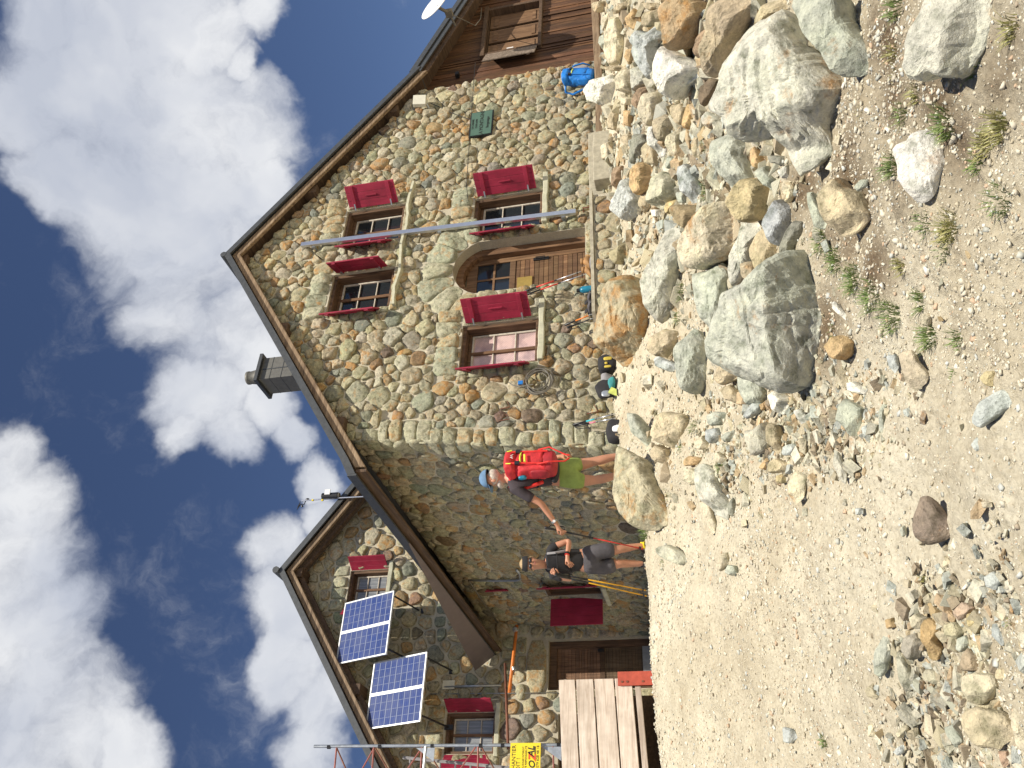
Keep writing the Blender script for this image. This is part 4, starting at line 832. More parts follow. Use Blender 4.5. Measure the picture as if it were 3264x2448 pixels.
# ================================================================== steps, ledge and beams along the gable foot
def tagged_box(name, a, b, mat, label, cat, w_=.012, group=None):
    o = MB().box(a, b).build(name, mat, loc=tuple((np.array(a)+np.array(b))/2)); bev(o, w_, 2); tag(o, label, cat, group); return o
lt = thing('door_terrace', (9.4, 9.8, 2.7), 'low stone terrace under the arched door, with a thin slab edge', 'terrace')
ledge_poly = [(7.9, 10.19), (8.15, 9.62), (10.62, 9.50), (10.75, 10.19)]
MB().prism([(x, y, 2.99) for x, y in ledge_poly], (0, 0, .05)).build('slab', M_CONC, lt)
tw = MB(); tw.prism([(x, y, 2.45) for x, y in [(7.98, 10.19), (8.2, 9.67), (10.55, 9.56), (10.68, 10.19)]], (0, 0, .535)); tw.build('wall', M_MORTAR, lt)
masonry(rect(8.25, 10.5, 2.45, 2.97), [], [], .24, lambda u, v, h=0: (u, 9.665-(u-8.2)*.0468-h, v), gap=.008, prot=.03, seed=31).build('facing_stones', M_WALLSTONE, lt, smooth=True)
def slabby(name, pts, top, bot, mat, label, cat, seed=0):
    rr = random.Random(seed); mb = MB(); n_ = len(pts); vs_ = [(x, y, top+rr.uniform(-.012, .012)) for x, y in pts]+[(x+rr.uniform(-.02, .02), y, bot) for x, y in pts]
    mb.add(vs_, [tuple(range(n_)), tuple(range(n_, 2*n_))[::-1]]+[(i, i+n_, (i+1) % n_+n_, (i+1) % n_) for i in range(n_)]); o = mb.build(name, mat, loc=(pts[0][0], pts[0][1], bot)); bev(o, .015, 2); tag(o, label, cat); return o
slabby('step_slab', [(10.8, 9.86), (11.6, 9.84), (12.5, 9.86), (12.52, 10.18), (10.8, 10.18)], 3.09, 2.72, M_CONC, 'pale stone step right of the door, nearest the wall', 'stone step', 1)
slabby('step_slab', [(10.95, 9.60), (11.8, 9.57), (12.2, 9.62), (12.2, 9.85), (10.95, 9.85)], 2.97, 2.6, M_CONC, 'pale stone step right of the door, the lower one in front', 'stone step', 2)
p, q = on(1912, 530, 1, 9.95), on(1911, 240, 1, 10.0); o = MB().obox((p+q)/2, (q-p)/2, (0, .07, 0), (0, 0, .065)).build('timber_beam', M_WBARGE, loc=tuple(p)); bev(o, .012, 2); tag(o, 'weathered timber beam lying along the foot of the gable', 'beam')
p, q = on(1910, 262, 1, 9.8), on(1892, -60, 1, 9.95); o = MB().obox((p+q)/2, (q-p)/2, (0, .08, 0), (0, 0, .07)).build('timber_beam', M_WBARGE, loc=tuple(p)); bev(o, .012, 2); tag(o, 'weathered timber beam under the blue backpack and annex wall', 'beam')

# ================================================================== ROCKS
Zr = dict(a=(1800, 0, 2.37), b=(1800, 600, 2.37), c=(1900, 1250, 2.765), d=(2500, 0, 2.764), e=(2500, 550, 2.764), f=(2500, 1150, 2.764), g=(2500, 1800, 2.56), p=(1500, 1300, 2.766), z=(0, 0, 1))
GW, GG, BG, CR, TA, TO, BR, WH, DG = (.56,.55,.48), (.46,.475,.41), (.47,.495,.49), (.62,.555,.425), (.52,.44,.31), (.54,.385,.22), (.38,.275,.19), (.72,.70,.65), (.29,.285,.245)
COLN = {GW: 'grey-white', GG: 'grey-green', BG: 'blue-grey', CR: 'cream', TA: 'tan', TO: 'orange-tan', BR: 'brown', WH: 'white', DG: 'dark grey'}
ROCKPOLY = []; ROCKINFO = []
def rock(zk, pts, col, rust=.06, thick=.8, label=None, cat=None, name=None, off=0.0, seed=None):
    ox, oy, s_ = Zr[zk]; P = [(ox+x/s_, oy+y/s_) for x, y in pts]; A = abs(area(P)); cx_ = sum(p[0] for p in P)/len(P); cy_ = sum(p[1] for p in P)/len(P)
    ROCKPOLY.append(P); sd = seed if seed is not None else int(cx_*7+cy_*13); r2 = random.Random(sd)
    lo = max(P, key=lambda p: p[0]); Pg = ghit(cx_*.25+lo[0]*.75, cy_*.25+lo[1]*.75); toC = EYE-Pg; dist = np.linalg.norm(toC); toC /= dist
    nrm = toC*.5+UPV*.5+np.array([0, -.1, 0]); nrm /= np.linalg.norm(nrm); dc0 = ray(cx_, cy_); P0 = EYE+dc0*(np.dot(Pg+nrm*(.02+off*.5)-EYE, nrm)/np.dot(dc0, nrm))
    def onp(x, y): d = ray(x, y); return EYE+d*(np.dot(P0-EYE, nrm)/np.dot(d, nrm))
    Q = [onp(*p) for p in P]; e1 = np.cross(nrm, UPV); e1 /= np.linalg.norm(e1); e2 = np.cross(nrm, e1)
    q2 = [(np.dot(q-P0, e1), np.dot(q-P0, e2)) for q in Q]; S = math.sqrt(abs(area(q2))); c2 = (sum(p[0] for p in q2)/len(q2), sum(p[1] for p in q2)/len(q2))
    nA = int(min(160, max(28, S*150))); dirs = []; 
    for a in range(nA):
        th = 2*math.pi*a/nA; dx, dy = math.cos(th), math.sin(th); best = 0
        for i in range(len(q2)):
            p, q = q2[i], q2[(i+1) % len(q2)]; ex, ey = q[0]-p[0], q[1]-p[1]; den_ = dx*ey-dy*ex
            if abs(den_) < 1e-9: continue
            t_ = ((p[0]-c2[0])*ey-(p[1]-c2[1])*ex)/den_; u_ = ((p[0]-c2[0])*dy-(p[1]-c2[1])*dx)/den_
            if t_ > 0 and -1e-6 <= u_ <= 1+1e-6: best = max(best, t_)
        dirs.append((dx, dy, best))
    rs_ = [d[2] for d in dirs]; rs_ = [rs_[i]*(1+.05*noise.noise(Vector((math.cos(6.283*i/nA)*2.5+sd % 9, math.sin(6.283*i/nA)*2.5, 3)))+.035*noise.noise(Vector((math.cos(6.283*i/nA)*8, math.sin(6.283*i/nA)*8, sd % 7)))) for i in range(nA)]
    Rm = sum(rs_)/nA; T = S*.66*thick; sdv = Vector((r2.gauss(0, 1), r2.gauss(0, 1), r2.gauss(0, 1)+1.2)).normalized(); sdk = r2.uniform(4, 8)/S; K = []
    an = r2.uniform(0, 6.28); g_ = r2.uniform(.05, .35); K.append((0, 0, .92, g_*math.cos(an), g_*math.sin(an)))      # one broad broken face
    an = math.pi/4+r2.uniform(-.9, .9); ro = r2.uniform(.25, .6); g_ = r2.uniform(1.4, 2.6); K.append((ro*math.cos(an), ro*math.sin(an), .92, -g_*math.cos(an), -g_*math.sin(an)))   # a steep one beneath
    for kk in range(r2.choice([2, 3, 3, 4])):
        an = an+1.5+r2.uniform(-.4, .5); ro = r2.uniform(.45, .85); g_ = r2.uniform(.6, 2.4); K.append((ro*math.cos(an), ro*math.sin(an), r2.uniform(.75, .98), -g_*math.cos(an), -g_*math.sin(an)))
    ta, tm = r2.uniform(0, 6.28), 0
    nR = int(min(34, max(9, S*34))); sv = [1-(i/nR)**1.35 for i in range(nR+1)]; vs_ = []; seedv = Vector((r2.uniform(0, 50), r2.uniform(0, 50), r2.uniform(0, 50)))
    def hgt(u, v, s0):
        h = 9.
        for (px_, py_, hk, gx_, gy_) in K: h = min(h, hk+gx_*(u*.9-px_)+gy_*(v*.9-py_))
        return max(.10, h+tm*(u*math.cos(ta)+v*math.sin(ta)))*(1-s0**12)**.5
    def disp(p, s0):
        q = Vector(p)+seedv; f0 = 1.6/S; d = .02*S*noise.noise(q*f0)+.012*S*(noise.noise(q*f0*2.7))+.011*min(S, .6)*noise.noise(q*f0*6)+.008*min(S, .6)*noise.noise(q*f0*15)+.006*min(S, .5)*noise.noise(q*38)
        rd = abs(noise.noise(Vector((q.x*f0*1.4, q.y*f0*1.4, q.z*f0*4.5)))); fr_ = (q.dot(sdv)*sdk+1.5*noise.noise(q*f0*1.2)) % 1.0; return d-.025*S*max(0, .10-rd)/.10+.022*S*(fr_ if fr_ < .8 else (1-fr_)*4)
    for i in range(nR):
        s0 = sv[i]
        for a in range(nA):
            dx, dy, _ = dirs[a]; u, v = dx*rs_[a]*s0, dy*rs_[a]*s0; lk = s0*(.6+.4*rs_[a]/Rm); h = T*hgt(dx*lk, dy*lk, s0); p = P0+e1*(c2[0]+u)+e2*(c2[1]+v)+nrm*h; p = p+nrm*disp(p, s0)*(1-s0**4)+(e1*dx+e2*dy)*disp(p, s0)*.35*s0; vs_.append(p)
    ctr = P0+e1*c2[0]+e2*c2[1]; vs_.append(ctr+nrm*T*hgt(0, 0, 0)); fs_ = []
    for i in range(nR-1):
        for a in range(nA): b = (a+1) % nA; fs_.append((i*nA+a, i*nA+b, (i+1)*nA+b, (i+1)*nA+a))
    for a in range(nA): fs_.append(((nR-1)*nA+a, (nR-1)*nA+(a+1) % nA, nR*nA))
    base = len(vs_); bk = [(.93, .35), (.75, .7), (.4, 1.0)]
    for s0, dz in bk:
        for a in range(nA): dx, dy, _ = dirs[a]; vs_.append(ctr+e1*dx*rs_[a]*s0+e2*dy*rs_[a]*s0-nrm*T*1.3*dz)
    vs_.append(ctr-nrm*T*1.7)
    for a in range(nA): b = (a+1) % nA; fs_.append((a, base+a, base+b, b)); fs_.append((base+a, base+nA+a, base+nA+b, base+b)); fs_.append((base+nA+a, base+2*nA+a, base+2*nA+b, base+nA+b)); fs_.append((base+2*nA+a, base+3*nA, base+2*nA+b))
    j = r2.uniform(.92, 1.08); mb = MB().add(vs_, fs_, (col[0]*j, col[1]*j, col[2]*j, rust)); nm = name or ('boulder' if S > .42 else 'rock')
    o = mb.build(nm, M_ROCK, loc=tuple(ctr)); ROCKINFO.append((o, cx_, cy_, A, S, col, P, rust))
    if label: tag(o, label, cat or nm)
    return o
# --- rocks that serve as landmarks, each with its own description
rock('z', [(2357,127),(2378,116),(2400,85),(2433,63),(2509,30),(2545,75),(2583,141),(2625,190),(2690,250),(2713,286),(2695,320),(2670,351),(2637,398),(2650,440),(2663,488),(2610,530),(2554,564),(2530,520),(2515,450),(2492,410),(2455,440),(2416,456),(2382,447),(2344,392),(2290,365),(2256,350),(2277,295),(2323,236),(2344,169)], GW, .10, .55, 'largest boulder of the slope, rough pale grey with ochre stains at its lower end')
rock('d', [(60,100),(80,-60),(520,-60),(560,150),(740,390),(800,500),(810,640),(640,690),(540,690),(450,520),(330,370),(180,230)], GG, .03, .5, 'smooth grey slab leaning on the largest boulder at the frame edge')
rock('d', [(1290,-60),(1830,-60),(1840,200),(1810,330),(1740,460),(1600,680),(1500,690),(1380,640),(1280,730),(1150,700),(1130,600),(1160,400),(1200,250),(1270,60)], GW, .06, .6, 'large blotchy white and blue-grey boulder nearest the photographer at the right')
rock('z', [(2916,412),(2970,412),(3003,470),(3014,525),(3000,565),(2985,610),(2950,650),(2925,645),(2893,605),(2865,570),(2872,530),(2858,468),(2880,452),(2905,445)], WH, .03, .4, 'brilliant white rock with orange specks lying alone on the gravel')
rock('e', [(400,100),(470,20),(560,130),(700,190),(740,290),(790,380),(700,480),(560,580),(500,570),(440,440),(380,280),(365,180)], TA, .04, .7, 'olive-tan boulder with a shaded underside between white rock and rubble')
rock('z', [(2641,1105),(2665,1070),(2700,1070),(2720,1090),(2712,1130),(2690,1148),(2660,1145)], (.58,.42,.24), .22, .9, 'small vivid orange and purple rock beside the great flat-faced boulder', off=.05)
rock('b', [(1790,460),(1850,490),(1900,640),(1950,790),(1930,900),(1960,950),(1930,1140),(1900,1330),(1870,1500),(1700,1545),(1560,1500),(1330,1385),(1240,1290),(1205,1190),(1240,1050),(1340,890),(1380,790),(1500,700),(1640,580)], (.47,.475,.42), .07, .75, 'great flat-faced grey boulder in the middle of the slope, thinly stained brown')
rock('b', [(350,720),(430,660),(500,650),(560,740),(620,800),(665,900),(665,1150),(640,1290),(540,1330),(440,1350),(380,1260),(340,1150),(330,1000),(345,850)], (.46,.40,.28), .19, .7, 'boulder streaked bright orange just below the hut door terrace')
rock('b', [(700,460),(760,320),(850,290),(930,370),(910,500),(870,620),(850,760),(830,900),(740,1030),(700,990),(660,850),(635,700),(650,600)], GW, .02, .5, 'long speckled whitish slab downhill of the orange-streaked boulder')
rock('b', [(1090,170),(1170,100),(1260,80),(1300,170),(1335,270),(1300,380),(1280,480),(1180,560),(1080,620),(980,600),(920,500),(940,400),(1000,300)], CR, .13, .75, 'big cream egg-shaped boulder with rusty blotches amid the rubble', off=.08)
rock('b', [(1310,60),(1350,-40),(1400,-80),(1500,-75),(1560,-20),(1585,60),(1560,160),(1480,240),(1400,270),(1330,220),(1290,130)], (.52,.43,.27), .05, .9, 'round yellow-tan boulder touching the cream egg-shaped boulder', off=.1)
rock('p', [(1290,330),(1330,350),(1420,400),(1500,430),(1570,500),(1650,640),(1710,780),(1750,930),(1740,1040),(1650,1070),(1530,1080),(1480,1030),(1400,950),(1360,850),(1330,680),(1300,530)], (.44,.40,.29), .12, .5, 'long layered boulder at the feet of the hiker in lime shorts', seed=5, off=.1)
rock('f', [(1220,1180),(1290,1200),(1410,1340),(1500,1480),(1490,1540),(1370,1600),(1260,1630),(1180,1560),(1160,1440),(1200,1300)], (.27,.215,.175), .03, .6, 'dark chocolate-brown angular rock alone on the pale path')
rock('f', [(1660,480),(1750,340),(1950,240),(2020,330),(2010,390),(1850,520),(1730,600),(1660,570)], BG, 0, .35, 'flat blue-grey slab lying alone at the bottom of the slope')
rock('a', [(1140,1060),(1300,990),(1400,1100),(1400,1200),(1460,1350),(1300,1460),(1250,1400),(1180,1240),(1140,1120)], GG, .02, .7, 'smooth grey boulder tucked under the left flank of the largest boulder', seed=9)
rock('a', [(790,60),(870,-40),(1000,-60),(1060,20),(1075,100),(1020,190),(980,280),(920,370),(850,385),(810,280),(800,180)], (.46,.34,.22), .16, .9, 'tall rust-brown boulder at the frame edge below the annex', off=.12)
rock('a', [(1150,30),(1300,-60),(1480,-20),(1400,100),(1330,230),(1280,340),(1240,450),(1200,560),(1120,600),(1095,540),(1110,350),(1140,200)], (.42,.345,.25), .05, .7, 'long ridged brown boulder between the rust-brown and the largest boulder', off=.1)
rock('a', [(730,340),(850,400),(960,450),(1060,500),(1040,570),(900,660),(870,760),(800,720),(740,600),(700,480)], WH, .0, .8, 'pale sharp-edged boulder with a dark shaded face below the blue backpack', off=.12)
rock('g', [(1490,900),(1600,880),(1750,890),(1780,990),(1700,1090),(1600,1150),(1510,1120),(1490,1000)], CR, .05, .7, 'rounded cream rock, upper of two big rocks at the picture corner')
rock('g', [(1440,1220),(1560,1150),(1800,1200),(1880,1290),(1890,1400),(1760,1500),(1600,1500),(1500,1400),(1440,1300)], (.50,.43,.31), .03, .4, 'broad flat buff rock, lower of two big rocks at the picture corner')
# --- the rest; labels are composed further down from colour, shape and neighbourhood
for zk, pts, col, rust, th in [
 ('a', [(210,20),(320,0),(335,60),(270,95),(215,70)], TA, .05, .9), ('a', [(360,110),(400,50),(510,-20),(500,40),(380,110)], TA, .05, .7),
 ('a', [(375,120),(420,130),(440,210),(470,360),(440,470),(370,500),(340,400),(345,250)], CR, .04, .6), ('a', [(290,500),(440,490),(500,490),(440,540),(300,530)], TA, .03, .8),
 ('a', [(530,230),(640,240),(730,150),(745,240),(750,310),(700,350),(720,450),(730,600),(650,600),(560,470),(540,400),(560,330),(510,300)], BG, .02, .6),
 ('a', [(1430,130),(1530,20),(1720,-20),(1720,60),(1640,80),(1510,150),(1490,240),(1430,210)], TA, .05, .6), ('a', [(170,680),(240,600),(360,560),(400,620),(390,720),(350,830),(290,790),(220,770)], WH, .03, .7),
 ('a', [(400,600),(460,520),(530,520),(530,700),(480,720),(410,670)], CR, .02, .8), ('a', [(530,520),(590,480),(650,540),(650,620),(570,660),(540,700)], GW, .03, .7),
 ('a', [(510,790),(580,660),(650,650),(640,720),(560,830)], BR, .03, .7), ('a', [(600,780),(630,700),(700,690),(750,720),(750,800),(700,900),(650,960),(600,900)], CR, .04, .8),
 ('a', [(630,960),(700,950),(720,1040),(780,1090),(760,1180),(720,1190),(640,1050)], WH, 0, .7), ('a', [(700,900),(760,865),(830,880),(860,940),(800,1050),(740,1070),(700,1010)], (.43,.37,.27), .03, .8),
 ('a', [(820,790),(900,780),(930,840),(910,940),(870,950),(830,870)], TA, .04, .8), ('a', [(940,800),(1000,740),(1010,800),(980,930),(950,990),(910,960)], TO, .08, .7),
 ('a', [(820,1020),(890,950),(915,1040),(920,1130),(860,1190),(820,1150),(790,1080)], CR, .04, .8), ('a', [(980,1040),(1020,1020),(1030,1200),(980,1190)], TA, .05, .7),
 ('a', [(540,1010),(600,1010),(640,1070),(600,1200),(520,1250),(510,1150)], DG, .02, .7), ('a', [(610,1120),(660,1060),(720,1140),(730,1250),(640,1240)], TA, .05, .8),
 ('a', [(780,1180),(840,1180),(845,1250),(780,1280)], GG, .0, .8), ('a', [(520,1290),(590,1220),(660,1260),(690,1350),(640,1430),(580,1480),(520,1380)], TO, .10, .8),
 ('a', [(385,1510),(480,1340),(560,1420),(585,1500),(540,1640),(480,1670),(390,1600)], (.52,.54,.52), .0, .7), ('a', [(690,1340),(740,1290),(860,1360),(870,1450),(810,1560),(740,1590),(660,1540)], (.51,.49,.38), .03, .8),
 ('a', [(870,1260),(930,1230),(1000,1330),(1045,1480),(1010,1540),(960,1530),(900,1420)], BG, 0, .6), ('a', [(1050,880),(1080,840),(1210,900),(1100,980),(1060,930)], GW, .17, .7),
 ('a', [(1400,1130),(1450,1100),(1520,1230),(1570,1300),(1440,1260)], TO, .12, .8), ('a', [(1440,1280),(1530,1250),(1620,1370),(1600,1470),(1520,1400)], GG, .02, .7),
 ('a', [(1620,1290),(1700,1240),(1700,1340),(1650,1350)], WH, 0, .8), ('a', [(1640,1370),(1740,1370),(1740,1460),(1700,1540),(1650,1480)], TA, .03, .7), ('a', [(1530,1170),(1690,1180),(1680,1250),(1560,1230)], DG, 0, .7),
 ('a', [(440,1020),(510,1010),(510,1110),(450,1070)], TA, .05, .8), ('a', [(430,720),(520,740),(510,800),(440,790)], CR, .05, .8), ('a', [(460,830),(530,840),(510,960),(470,950)], TO, .1, .8),
 ('a', [(1040,240),(1120,190),(1100,420),(1010,440),(990,380)], BR, .0, .6), ('a', [(1040,660),(1110,590),(1180,600),(1100,740),(1050,820),(1030,740)], (.22,.17,.12), .0, .5), ('a', [(600,120),(640,80),(720,70),(750,130),(650,210),(600,200)], TA, .04, .8),
 ('a', [(480,130),(520,60),(560,130),(610,210),(530,230),(490,190)], TO, .05, .7), ('a', [(300,120),(345,90),(340,220),(300,240)], CR, .05, .7), ('a', [(580,20),(690,20),(760,60),(640,80)], TA, .02, .7), ('a', [(480,370),(540,360),(550,440),(500,490),(465,430)], TO, .06, .8),
 ('a', [(280,270),(320,250),(340,330),(300,400),(275,330)], GG, .02, .8), ('a', [(600,1470),(650,1450),(660,1560),(600,1610),(580,1540)], TA, .04, .8), ('a', [(330,900),(400,800),(420,880),(410,990),(350,980)], TA, .03, .7), ('a', [(290,1100),(350,1060),(360,1180),(300,1210)], CR, .03, .7), ('a', [(380,1260),(440,1250),(450,1370),(400,1470),(370,1380)], BR, .05, .7),
 ('b', [(1010,640),(1100,620),(1200,560),(1260,640),(1250,800),(1220,1000),(1230,1290),(1180,1230),(1120,1100),(1050,950),(1020,800)], GG, .02, .5), ('b', [(1350,260),(1480,260),(1500,330),(1420,430),(1430,560),(1360,640),(1310,720),(1260,750),(1255,620),(1290,480),(1340,350)], GW, .04, .5),
 ('b', [(1540,270),(1580,330),(1620,450),(1590,600),(1510,690),(1450,620),(1420,450),(1470,340)], (.50,.42,.28), .04, .5), ('b', [(1360,560),(1430,550),(1480,650),(1500,690),(1420,730),(1360,660)], TA, .03, .8),
 ('b', [(1560,170),(1640,80),(1730,160),(1735,240),(1680,330),(1640,440),(1600,440),(1560,330),(1520,230)], (.42,.44,.46), .01, .8), ('b', [(1740,240),(1810,250),(1800,330),(1700,480),(1620,545),(1610,500),(1650,430),(1700,330)], DG, .03, .6),
 ('b', [(880,1200),(970,1050),(1020,1080),(1080,1220),(1080,1400),(1050,1500),(1000,1570),(900,1480),(875,1350)], GG, .0, .7), ('b', [(680,1120),(760,1060),(850,1080),(860,1140),(840,1200),(790,1300),(730,1270),(670,1230)], TA, .04, .7),
 ('b', [(670,1290),(700,1265),(850,1330),(860,1370),(800,1390),(700,1340)], BG, 0, .6), ('b', [(1160,1410),(1240,1300),(1330,1370),(1320,1430),(1200,1490),(1160,1460)], TA, .12, .8), ('b', [(1320,1400),(1480,1430),(1520,1560),(1490,1620),(1400,1640),(1350,1540)], GG, .08, .6),
 ('b', [(1560,1560),(1600,1520),(1720,1590),(1700,1640),(1660,1720),(1590,1680)], WH, .0, .9), ('b', [(800,130),(870,120),(1010,130),(1060,200),(1000,260),(950,320),(890,280),(840,200)], (.38,.30,.19), .12, .8),
 ('b', [(375,480),(470,400),(490,520),(430,580),(380,540)], (.38,.33,.22), .06, .9), ('b', [(500,600),(560,520),(600,510),(540,590)], TA, .03, .6), ('b', [(590,40),(650,30),(640,130),(590,190)], (.38,.35,.26), .05, .8), ('b', [(1160,1520),(1260,1480),(1330,1560),(1340,1640),(1230,1600)], TA, .03, .6),
 ('b', [(790,420),(880,380),(950,360),(940,420),(860,490)], (.40,.32,.22), .05, .5), ('b', [(660,160),(720,160),(725,215),(670,220)], WH, 0, .8), ('b', [(770,110),(850,80),(860,130),(790,200),(770,160)], (.58,.46,.26), .08, .8), ('b', [(850,30),(910,25),(930,110),(870,110)], GG, 0, .8), ('b', [(2020,840),(2060,870),(2133,960),(2133,1010),(2030,910)], WH, 0, .5),
 ('c', [(270,180),(350,190),(440,310),(500,430),(490,510),(400,440),(330,320)], GG, .05, .6), ('c', [(560,200),(640,170),(780,190),(830,260),(800,370),(720,470),(700,510),(600,450),(520,380)], (.56,.48,.34), .03, .6),
 ('c', [(490,500),(560,460),(640,510),(660,620),(620,650),(540,600)], TA, .04, .8), ('c', [(890,650),(960,620),(1060,700),(1100,800),(1180,900),(1190,1000),(1160,1130),(1060,1080),(1000,1000),(930,900)], GW, .02, .6),
 ('c', [(780,680),(850,670),(940,720),(930,800),(850,820),(780,780)], CR, 0, .6), ('c', [(760,630),(830,560),(950,580),(900,640),(780,655)], TO, .08, .6), ('c', [(550,1370),(640,1340),(760,1400),(810,1480),(760,1530),(600,1460),(540,1420)], (.50,.49,.40), 0, .6),
 ('c', [(1340,340),(1400,330),(1500,260),(1560,430),(1530,520),(1400,560),(1350,450)], (.55,.52,.44), .05, .7), ('c', [(1510,260),(1600,290),(1650,430),(1640,570),(1580,540),(1530,400)], (.42,.36,.25), .05, .7),
 ('c', [(1650,480),(1740,450),(1780,490),(1730,560),(1660,560)], BG, 0, .7), ('c', [(1510,640),(1600,580),(1720,640),(1700,700),(1550,720)], (.55,.46,.32), .04, .7), ('c', [(1600,740),(1700,700),(1680,800),(1600,810)], (.50,.42,.26), .04, .8),
 ('c', [(1690,800),(1750,690),(1870,740),(1830,930),(1760,1000),(1700,900)], CR, .04, .25), ('c', [(900,420),(960,380),(1000,450),(1000,500),(920,510),(880,450)], CR, .03, .8), ('c', [(990,330),(1090,310),(1110,380),(1030,460),(990,420)], BG, .01, .8),
 ('c', [(1110,380),(1220,330),(1220,420),(1130,440)], GG, .02, .8), ('c', [(910,950),(1000,980),(1060,1160),(1040,1260),(980,1250),(930,1100)], CR, .05, .25), ('c', [(1180,1520),(1240,1530),(1260,1600),(1200,1620),(1150,1590)], GG, 0, .8), ('c', [(1100,1450),(1160,1400),(1180,1500),(1100,1580),(1070,1550)], CR, .02, .7),
 ('c', [(1280,200),(1420,80),(1490,100),(1440,180),(1340,240)], BG, .04, .6), ('c', [(970,210),(1050,170),(1170,180),(1150,270),(1030,300),(980,280)], GG, .03, .6), ('c', [(1040,560),(1080,520),(1150,590),(1130,640),(1050,610)], CR, .08, .6), ('c', [(1440,110),(1500,80),(1500,130),(1470,170)], TO, .14, .8), ('c', [(1440,670),(1510,570),(1530,600),(1490,690)], TO, .1, .6), ('c', [(1180,960),(1220,910),(1230,1020),(1200,1110),(1170,1060)], DG, .0, .6),
 ('e', [(205,170),(260,170),(330,300),(410,440),(380,500),(300,500),(260,350)], GG, .01, .6), ('e', [(-10,60),(90,80),(100,200),(40,270),(0,240)], CR, .08, .6), ('e', [(620,130),(680,60),(740,60),(730,120),(650,170)], GG, 0, .6), ('e', [(1210,1260),(1260,1230),(1305,1270),(1280,1350),(1230,1350)], CR, 0, .8),
 ('f', [(-0,1000-1000),(0,0)], None, 0, 0),
 ('f', [(1000,-80),(1140,-100),(1180,0),(1290,120),(1250,200),(1180,270),(1100,230),(1060,100)], (.52,.45,.34), .05, .3), ('f', [(1650,740),(1700,670),(1750,700),(1760,770),(1690,800)], BG, 0, .4), ('f', [(1730,150),(1780,90),(1870,90),(1840,230),(1770,220)], (.60,.51,.31), 0, .6),
 ('f', [(560,190),(630,180),(760,270),(740,300),(650,290),(570,260)], WH, 0, .7), ('f', [(490,400),(540,330),(610,350),(710,420),(700,560),(660,680),(620,720),(560,600),(490,520)], GG, .13, .6), ('f', [(840,620),(850,400),(880,360),(920,400),(890,480),(900,620),(870,640)], GG, 0, .5),
 ('f', [(80,440),(150,420),(240,520),(150,560)], WH, 0, .4), ('f', [(430,780),(480,800),(550,1000),(540,1090),(500,1060),(450,920)], (.50,.48,.42), 0, .4), ('f', [(1060,430),(1110,405),(1130,470),(1100,500),(1060,470)], BG, 0, .8), ('f', [(680,590),(730,560),(775,640),(720,665)], BG, 0, .6), ('f', [(630,1300),(690,1295),(695,1350),(640,1360)], BG, 0, .8), ('f', [(1740,1240),(1820,1240),(1835,1290),(1750,1300)], CR, 0, .8), ('f', [(1030,1480),(1060,1440),(1070,1530),(1040,1560)], GG, 0, .8), ('f', [(900,-50),(990,-60),(1010,50),(980,120),(930,60)], BG, 0, .4),
 ('g', [(750,700),(830,540),(880,680),(840,860),(790,930),(745,900)], GG, 0, .4), ('g', [(1000,600),(1080,550),(1150,640),(1100,760),(1040,790),(980,700)], (.40,.37,.31), .05, .8), ('g', [(1140,450),(1200,430),(1290,500),(1250,620),(1290,680),(1240,800),(1180,760),(1150,600)], (.50,.36,.19), .12, .7),
 ('g', [(1030,430),(1100,395),(1180,430),(1150,530),(1050,520)], CR, 0, .7), ('g', [(1370,400),(1460,300),(1560,350),(1480,430),(1420,460)], (.48,.37,.28), .02, .6), ('g', [(1420,860),(1490,670),(1600,770),(1610,860),(1500,870)], (.47,.38,.27), .03, .6), ('g', [(1330,490),(1420,460),(1480,540),(1410,610),(1330,580)], (.52,.48,.33), .02, .8),
 ('g', [(1630,100),(1720,50),(1780,130),(1720,210),(1650,180)], BG, 0, .5), ('g', [(1510,190),(1570,110),(1640,290),(1560,280),(1500,260)], CR, 0, .5), ('g', [(1500,400),(1580,370),(1600,500),(1510,510)], (.58,.48,.27), .03, .7), ('g', [(670,1030),(720,960),(780,1080),(740,1100),(690,1080)], (.48,.42,.31), 0, .6), ('g', [(690,1300),(740,1300),(750,1400),(700,1410)], CR, 0, .7),
 ('g', [(920,1390),(990,1300),(1020,1340),(950,1420)], CR, 0, .8), ('g', [(890,1530),(980,1450),(980,1530),(930,1560)], BG, 0, .6), ('g', [(0,1320),(80,1340),(110,1410),(60,1460),(0,1450)], BG, 0, .6), ('g', [(1530,540),(1600,590),(1600,640),(1550,620)], WH, 0, .7), ('g', [(930,690),(980,740),(1050,900),(1080,1000),(1000,1040),(960,940)], (.48,.46,.38), .02, .6), ('g', [(1750,850),(1830,840),(1870,920),(1800,990),(1750,930)], TA, .03, .8),
 ('g', [(1000+420,600),(1500,570),(1510,640),(1450,720),(1410,690)], GG, 0, .6), ('g', [(1700,480),(1760,480),(1820,600),(1790,680),(1700,580)], BG, 0, .5), ('g', [(1160,850),(1230,850),(1290,950),(1220,980),(1150,930)], (.47,.44,.34), .02, .7), ('g', [(830,450),(900,430),(915,510),(850,525)], TO, .05, .8), ('g', [(1310,1330),(1400,1290),(1470,1440),(1400,1500)], GG, 0, .5), ('g', [(1750,1520),(1830,1520),(1850,1620),(1790,1659)], (.48,.34,.25), 0, .6), ('g', [(1890,1000),(1970,1010),(1980,1500),(1890,1540),(1870,1300)], CR, .02, .5)]:
    if col is not None and abs(area(pts)) > 10: rock(zk, pts, col, rust, th)
